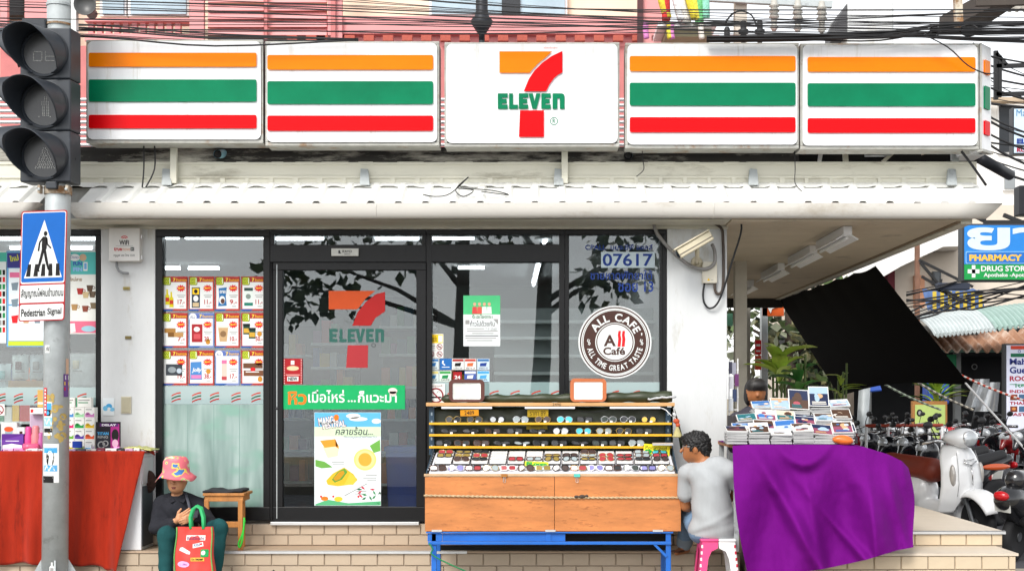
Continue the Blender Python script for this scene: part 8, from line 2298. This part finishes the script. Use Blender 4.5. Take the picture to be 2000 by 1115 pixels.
# ================================================================ upper building behind the sign row
YP = 2.6
pink = mat('pink_render', '#e09a9a', .8, var=.06, scale=2, grime='#c98482', gamt=.3); pinkd = mat('pink_deep', '#c97a78', .8, var=.1); crw = mat('apricot_render', '#f0dcc4', .85, var=.04)  # second pink is a deeper tone for thin columns and lower wall
up = thing('pink_building', 'pink and apricot balcony building above the sign row', 'building', (PX(700, YP), YP, 3.7))
q = MB(); q.pbox(-140, 1290, -120, 290, YP + .5, YP + 3, crw); q.build('wall', up)
q = MB(); q.pbox(600, 1245, 32, 66, YP, YP + .2, pink); q.pbox(165, 372, 36, 42, YP, YP + .2, pink); q.pbox(165, 372, 66, 80, YP, YP + .2, pink); q.pbox(600, 1290, 66.5, 90, YP + .1, YP + .3, pink); q.build('parapet', up)
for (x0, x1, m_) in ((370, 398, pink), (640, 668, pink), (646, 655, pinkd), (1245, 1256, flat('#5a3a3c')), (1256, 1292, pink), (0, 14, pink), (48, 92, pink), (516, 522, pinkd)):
    q = MB(); q.pbox(x0, x1, -120, 90, YP - .06 - (.05 if x1 - x0 < 12 else 0), YP - .001 - (.06 if x1 - x0 < 12 else 0), m_); q.build('column', up)
for x in range(172, 352, 17):
    q = MB(); q.pbox(x, x + 10, 42.5, 65.5, YP + .05, YP + .12, pink); q.build('baluster', up)
for x0, x1 in ((406, 515), (523, 638)):
    for y0 in range(-8, 72, 16):
        q = MB(); q.extr([P(x0, y0, YP), P(x1, y0, YP), P(x1, y0 + 13, YP - .05), P(x0, y0 + 13, YP - .05)], (0, .03, 0), pink); q.build('louvre', up)
    q = MB(); q.pbox(x0, x1, -20, 90, YP + .1, YP + .14, mat('louvre_gap', '#b08a6a', .9)); q.build('louvre_back', up)
fgl = mat('upper_glass', '#a8bfcb', .1, var=.2, scale=2)
for (x0, x1) in ((195, 246), (250, 368), (838, 940), (945, 1108)):
    q = MB(); q.pbox(x0, x1, -120, 32, YP + .40, YP + .49, M['white']); o = q.build('window', up); q = MB(); q.pbox(x0 + 5, x1 - 5, -115, 28, YP + .37, YP + .399, fgl); q.build('pane', o)
q = MB(); q.pbox(980, 1016, -100, 29, YP + .34, YP + .36, mat('black_film', '#222428', .2, var=.6, scale=6, stretch=(1, 1, 2))); q.build('black_panel', up)
q = MB(); q.pbox(-60, 45, -120, 30, YP + .3, YP + .49, flat('#1d1a1c')); q.build('dark_window', up)
bm = MB(); bm.pbox(0, 20, 69, 80, YP - .06, YP - .001, mat('terracotta', '#b85a4a', .8, var=.3, scale=14)); tm_ = bm.mesh('brick')
x = 560
while x < 1480:
    o = placed('brick', tm_, up, (PX(x, YP - .06) - PX(0, YP - .06), 0, 0)); x += 37.5
q = MB()
for k in range(10):
    z = PZ(195 + k * 11, 1.2); q.tube([V(-6.8, 1.2, z), V(PX(1600, 1.2), 1.2, z)], .016, mat('grille_steel', '#cfd0d2', .4, .5), 8)
for x in range(-40, 1600, 110): q.tube([P(x, 190, 1.22), P(x, 310, 1.22)], .014, mat('grille_steel'), 6)
q.build('balcony_grille', label='silver horizontal bar grille behind the sign row', cat='railing')
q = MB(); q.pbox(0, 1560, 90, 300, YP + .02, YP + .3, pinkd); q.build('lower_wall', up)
# street lamp stem
lp = thing('street_lamp', 'black ornate street lamp stem above the central sign', 'street lamp', P(941, 78, 1.5))
p = P(941, 80, 1.5); q = MB(); q.lathe([(.03, 0), (.03, .06), (.055, .09), (.10, .16), (.11, .2), (.075, .24), (.06, .3), (.06, .42), (.045, .46), (.04, 1.4)], p, mat('lamp_iron', '#2c2e33', .5, .4), n=16); q.build('stem', lp, smooth=True)
q = MB(); q.tube([p, V(p.x, p.y, 3.5)], .03, mat('lamp_iron'), 10); q.build('post', lp)
# spirit house with garlands
sp = thing('spirit_house', 'white spirit shelf with yellow and pink garlands above the sign', 'shrine', P(1335, 70, 2.0))
q = MB(); q.pbox(1285, 1400, 44, 52, 1.9, 2.5, M['white']); q.pbox(1300, 1390, 53, 72, 2.0, 2.5, mat('shrine_olive', '#9a9478', .8)); q.pbox(1330, 1350, -100, 44, 2.2, 2.4, conc); q.build('shelf', sp)
for k, (x, c) in enumerate(((1290, '#e0c83a'), (1297, '#c8302c'), (1326, '#e9e4da'), (1344, '#e6d23c'), (1352, '#e8d84a'), (1362, '#6fc07a'), (1374, '#8fd0b8'), (1318, '#e9e9e9'))):
    wire_px('garland', [(x, -30, 1.9), (x + 3, 0, 1.85), (x + (14 if c.startswith('#e') else 4), 36 + (k % 3) * 5, 1.85)], .045, mat('garland_%d' % k, c, .8, var=.4, scale=40, bump=.6, bscale=60), parent=sp, n=8)
for k, (x, c) in enumerate(((1312, '#d884c0'), (1262, '#d884c0'), (1308, '#e0d040'), (1370, '#e9e2d8'))):
    wire_px('garland', [(x, 44, 1.85), (x - 1, 58, 1.85), (x + 1, 76, 1.85)], .03, mat('garland_t%d' % k, c, .8, var=.4, scale=40), parent=sp, n=7)
# concrete pole with cross arm and insulators
ep = thing('power_pole', 'concrete power pole with cross arm and insulators above the sign', 'pole', V(PX(1447, 3), 3, 0))
q = MB(); q.box(PX(1436, 3), PX(1459, 3), 3, 3.14, 0.0, 6.6, mat('pole_concrete', '#cfc9bc', .9, var=.1)); q.build('shaft', ep)
q = MB(); q.bar(P(1380, -3, 2.95), P(1625, 10, 2.95), .07, .07, M['galv']); q.build('cross_arm', ep)
for x, y0 in ((1512, 8), (1558, 10), (1605, 12)):
    q = MB(); p = P(x, y0, 2.9); q.lathe([(.03, .05), (.035, 0), (.06, -.03), (.035, -.04), (.06, -.09), (.035, -.1), (.06, -.15), (.035, -.16), (.03, -.24), (.05, -.26), (.02, -.30)], p, mat('insulator_grey', '#b9b6ae', .4), n=12); q.build('insulator', ep, smooth=True)
for x in (1452, 1484, 1420):
    q = MB(); p = P(x, 45 if x != 1420 else 58, 1.0); q.lathe([(.02, .02), (.03, 0), (.03, -.06), (.05, -.07), (.05, -.1), (.03, -.11), (.03, -.17), (.02, -.2)], p, M['cable'], n=10); q.build('spool', ep, smooth=True)
ac = thing('rooftop_box', 'white metal rooftop box behind the cable bundle', 'box', P(1700, 70, 4)); q = MB(); q.pbox(1655, 1746, 3, 100, 4, 5, M['wall']); q.build('case', ac, bevel=.02)
q = MB(); q.extr([P(1632, 45, 4.0), P(1654, 8, 4.0), P(1654, 70, 4.0), P(1632, 70, 4.0)], (0, .6, 0), flat('#5a5a5c')); q.build('vent', ac)
# steel roof beams at the upper right
for k, (a, b, w) in enumerate((((1965, -10), (1850, 50), .18), ((1990, -12), (1895, 52), .12), ((1870, -10), (1873, 60), .07), ((2020, 5), (1905, 8), .05))):
    q = MB(); q.bar(P(*a, 1.0), P(*b, 1.0 + (k < 2) * 2), w, w, M['rust'] if k == 2 else mat('beam_dark', '#4a423c', .8, var=.2)); q.build('roof_beam', label=['thick dark roof beam at the top right', 'second dark roof beam at the top right', 'rusty vertical strut at the top right', 'thin level bar at the top right'][k], cat='beam')
q = MB(); q.grid(lambda u, v: P(1910 + 200 * u, 0 + 40 * v, 3.5) + V(0, -.4 * v, .02 * math.sin(u * 90)), 60, 2, mat('roof_grey')); q.build('tin_roof', label='grey tin roof corner at the top right', cat='roof', solid=.02)

# ================================================================ overhead cables
def cable(label, pts, r, grp): return wire_px('overhead_cable', pts, r, M['cable'], label, n=5, group=grp)
rnd = random.Random(11)
for k, y0 in enumerate(sorted(rnd.uniform(-75, 62) for _ in range(18))):
    y1 = rnd.uniform(15, 78); d = rnd.uniform(-.9, .2)
    ym = max(y0 * .35 + 45 + rnd.uniform(-16, 12), 8)
    pts = [(-90, y0, d), (480, (y0 * .55 + ym * .45) + rnd.uniform(-3, 5), d), (1000, min(80, ym), d), (1500, min(80, (ym + y1) / 2 + 4), d), (2090, y1, d + .2)]
    cable('thin black cable strung above all the signs, %s from the top at the left' % ORD[k + 1], pts, rnd.choice([.0035, .0045, .0045, .006]), 'cables strung above the signs')
for k in range(8):
    y0 = 60 + k * 3.5 + rnd.uniform(-1, 1); d = rnd.uniform(-.5, .1)
    cable('cable falling from the left behind the first sign, %s highest at the left' % ORD[k + 1], [(-90, y0 - 22, d), (200, y0 - 8 + rnd.uniform(-4, 4), d), (420, y0 + 6, d), (700, 80 + rnd.uniform(-4, 3), d)], rnd.choice([.004, .005, .008]), 'cables falling to the left signs')
for k, y1 in enumerate(sorted(rnd.uniform(42, 88) for _ in range(14))):
    y0 = rnd.uniform(70, 82); d = rnd.uniform(-.5, -.1)
    cable('thick cable of the bundle above the right signs, %s highest at the right edge' % ORD[k + 1], [(1380, y0 + 2, d), (1560, y0, d), (1720, y0 - 4 + rnd.uniform(-5, 5), d), (1860, (y0 + y1) / 2 - 6 + rnd.uniform(-5, 5), d), (2080, y1, d + .3)], rnd.uniform(.006, .014), 'cable bundle above the right signs')
for k, (cx, cy, r) in enumerate(((1830, 58, 13), (1893, 60, 18), (1447, 52, 30), (1822, 68, 10))):
    cable('loose cable coil, %s from the right signs end' % ORD[k + 1], [(cx + r * math.cos(a * .7 + k), cy - (r * 1.0 if k == 2 else r * .6) * abs(math.sin(a * .7 + k)) if k == 2 else cy + r * .6 * math.sin(a * .7 + k), -.4 - .02 * a) for a in range(8)], .007, None)
cable('single cable curving down across the last striped sign', [(1790, 62, -.5), (1850, 92, -.5), (1890, 128, -.47), (1925, 144, -.42), (1945, 142, -.3)], .006, None)
cable('black cable slanting from the sign bottom to the canopy', [(1878, 296, -.3), (1900, 325, -.25), (1926, 362, -.2)], .012, None)
for k, x in enumerate((281, 302)): cable(['left thin black cable hanging under the first sign', 'right thin black cable hanging under the first sign'][k], [(x, 284, -.2), (x, 330, -.2), (x - 3 - 14 * k, 366, -.3)], .007, None)
cable('hooked wire hanging under the fourth sign', [(1254, 293, -.2), (1256, 315, -.2), (1257, 332, -.2), (1243, 345, -.2)], .004, None)
cable('thin wire hanging between the last two signs and the roof', [(1552, 292, -.2), (1553, 330, -.2), (1553, 358, -.3), (1566, 374, -.4)], .004, None)
cable('tangle of thin wire lying on the corrugated roof', [(826, 380, -.4), (850, 384, -.4), (880, 378, -.4), (915, 346, -.35), (890, 370, -.4), (905, 384, -.4), (925, 372, -.4), (895, 368, -.4), (960, 372, -.4), (994, 381, -.42), (940, 374, -.4)], .005, None)
for k in range(18):
    y0 = 88 + k * 13 + rnd.uniform(-5, 5); y1 = y0 + rnd.uniform(10, 90); d = rnd.uniform(3, 9)
    cable('distant street cable right of the sign row, %s from the top at its left end' % ORD[k + 1], [(1900, y0, d), (1955, (y0 * .55 + y1 * .45), d), (2060, y1, d)], rnd.choice([.007, .012, .016]), 'distant street cables')
for k, y0 in enumerate(sorted(rnd.uniform(560, 620) for _ in range(14))):
    y1 = rnd.uniform(545, 600); d = rnd.uniform(9, 13)
    cable('tangled street cable above the curved awnings, %s from the top at its left' % ORD[k + 1], [(1770, y0 + 10, d), (1830, y0 + rnd.uniform(-15, 15), d), (1900, (y0 + y1) / 2 + rnd.uniform(-18, 18), d), (2060, y1 - 15, d)], rnd.choice([.01, .016]), 'tangled street cables')
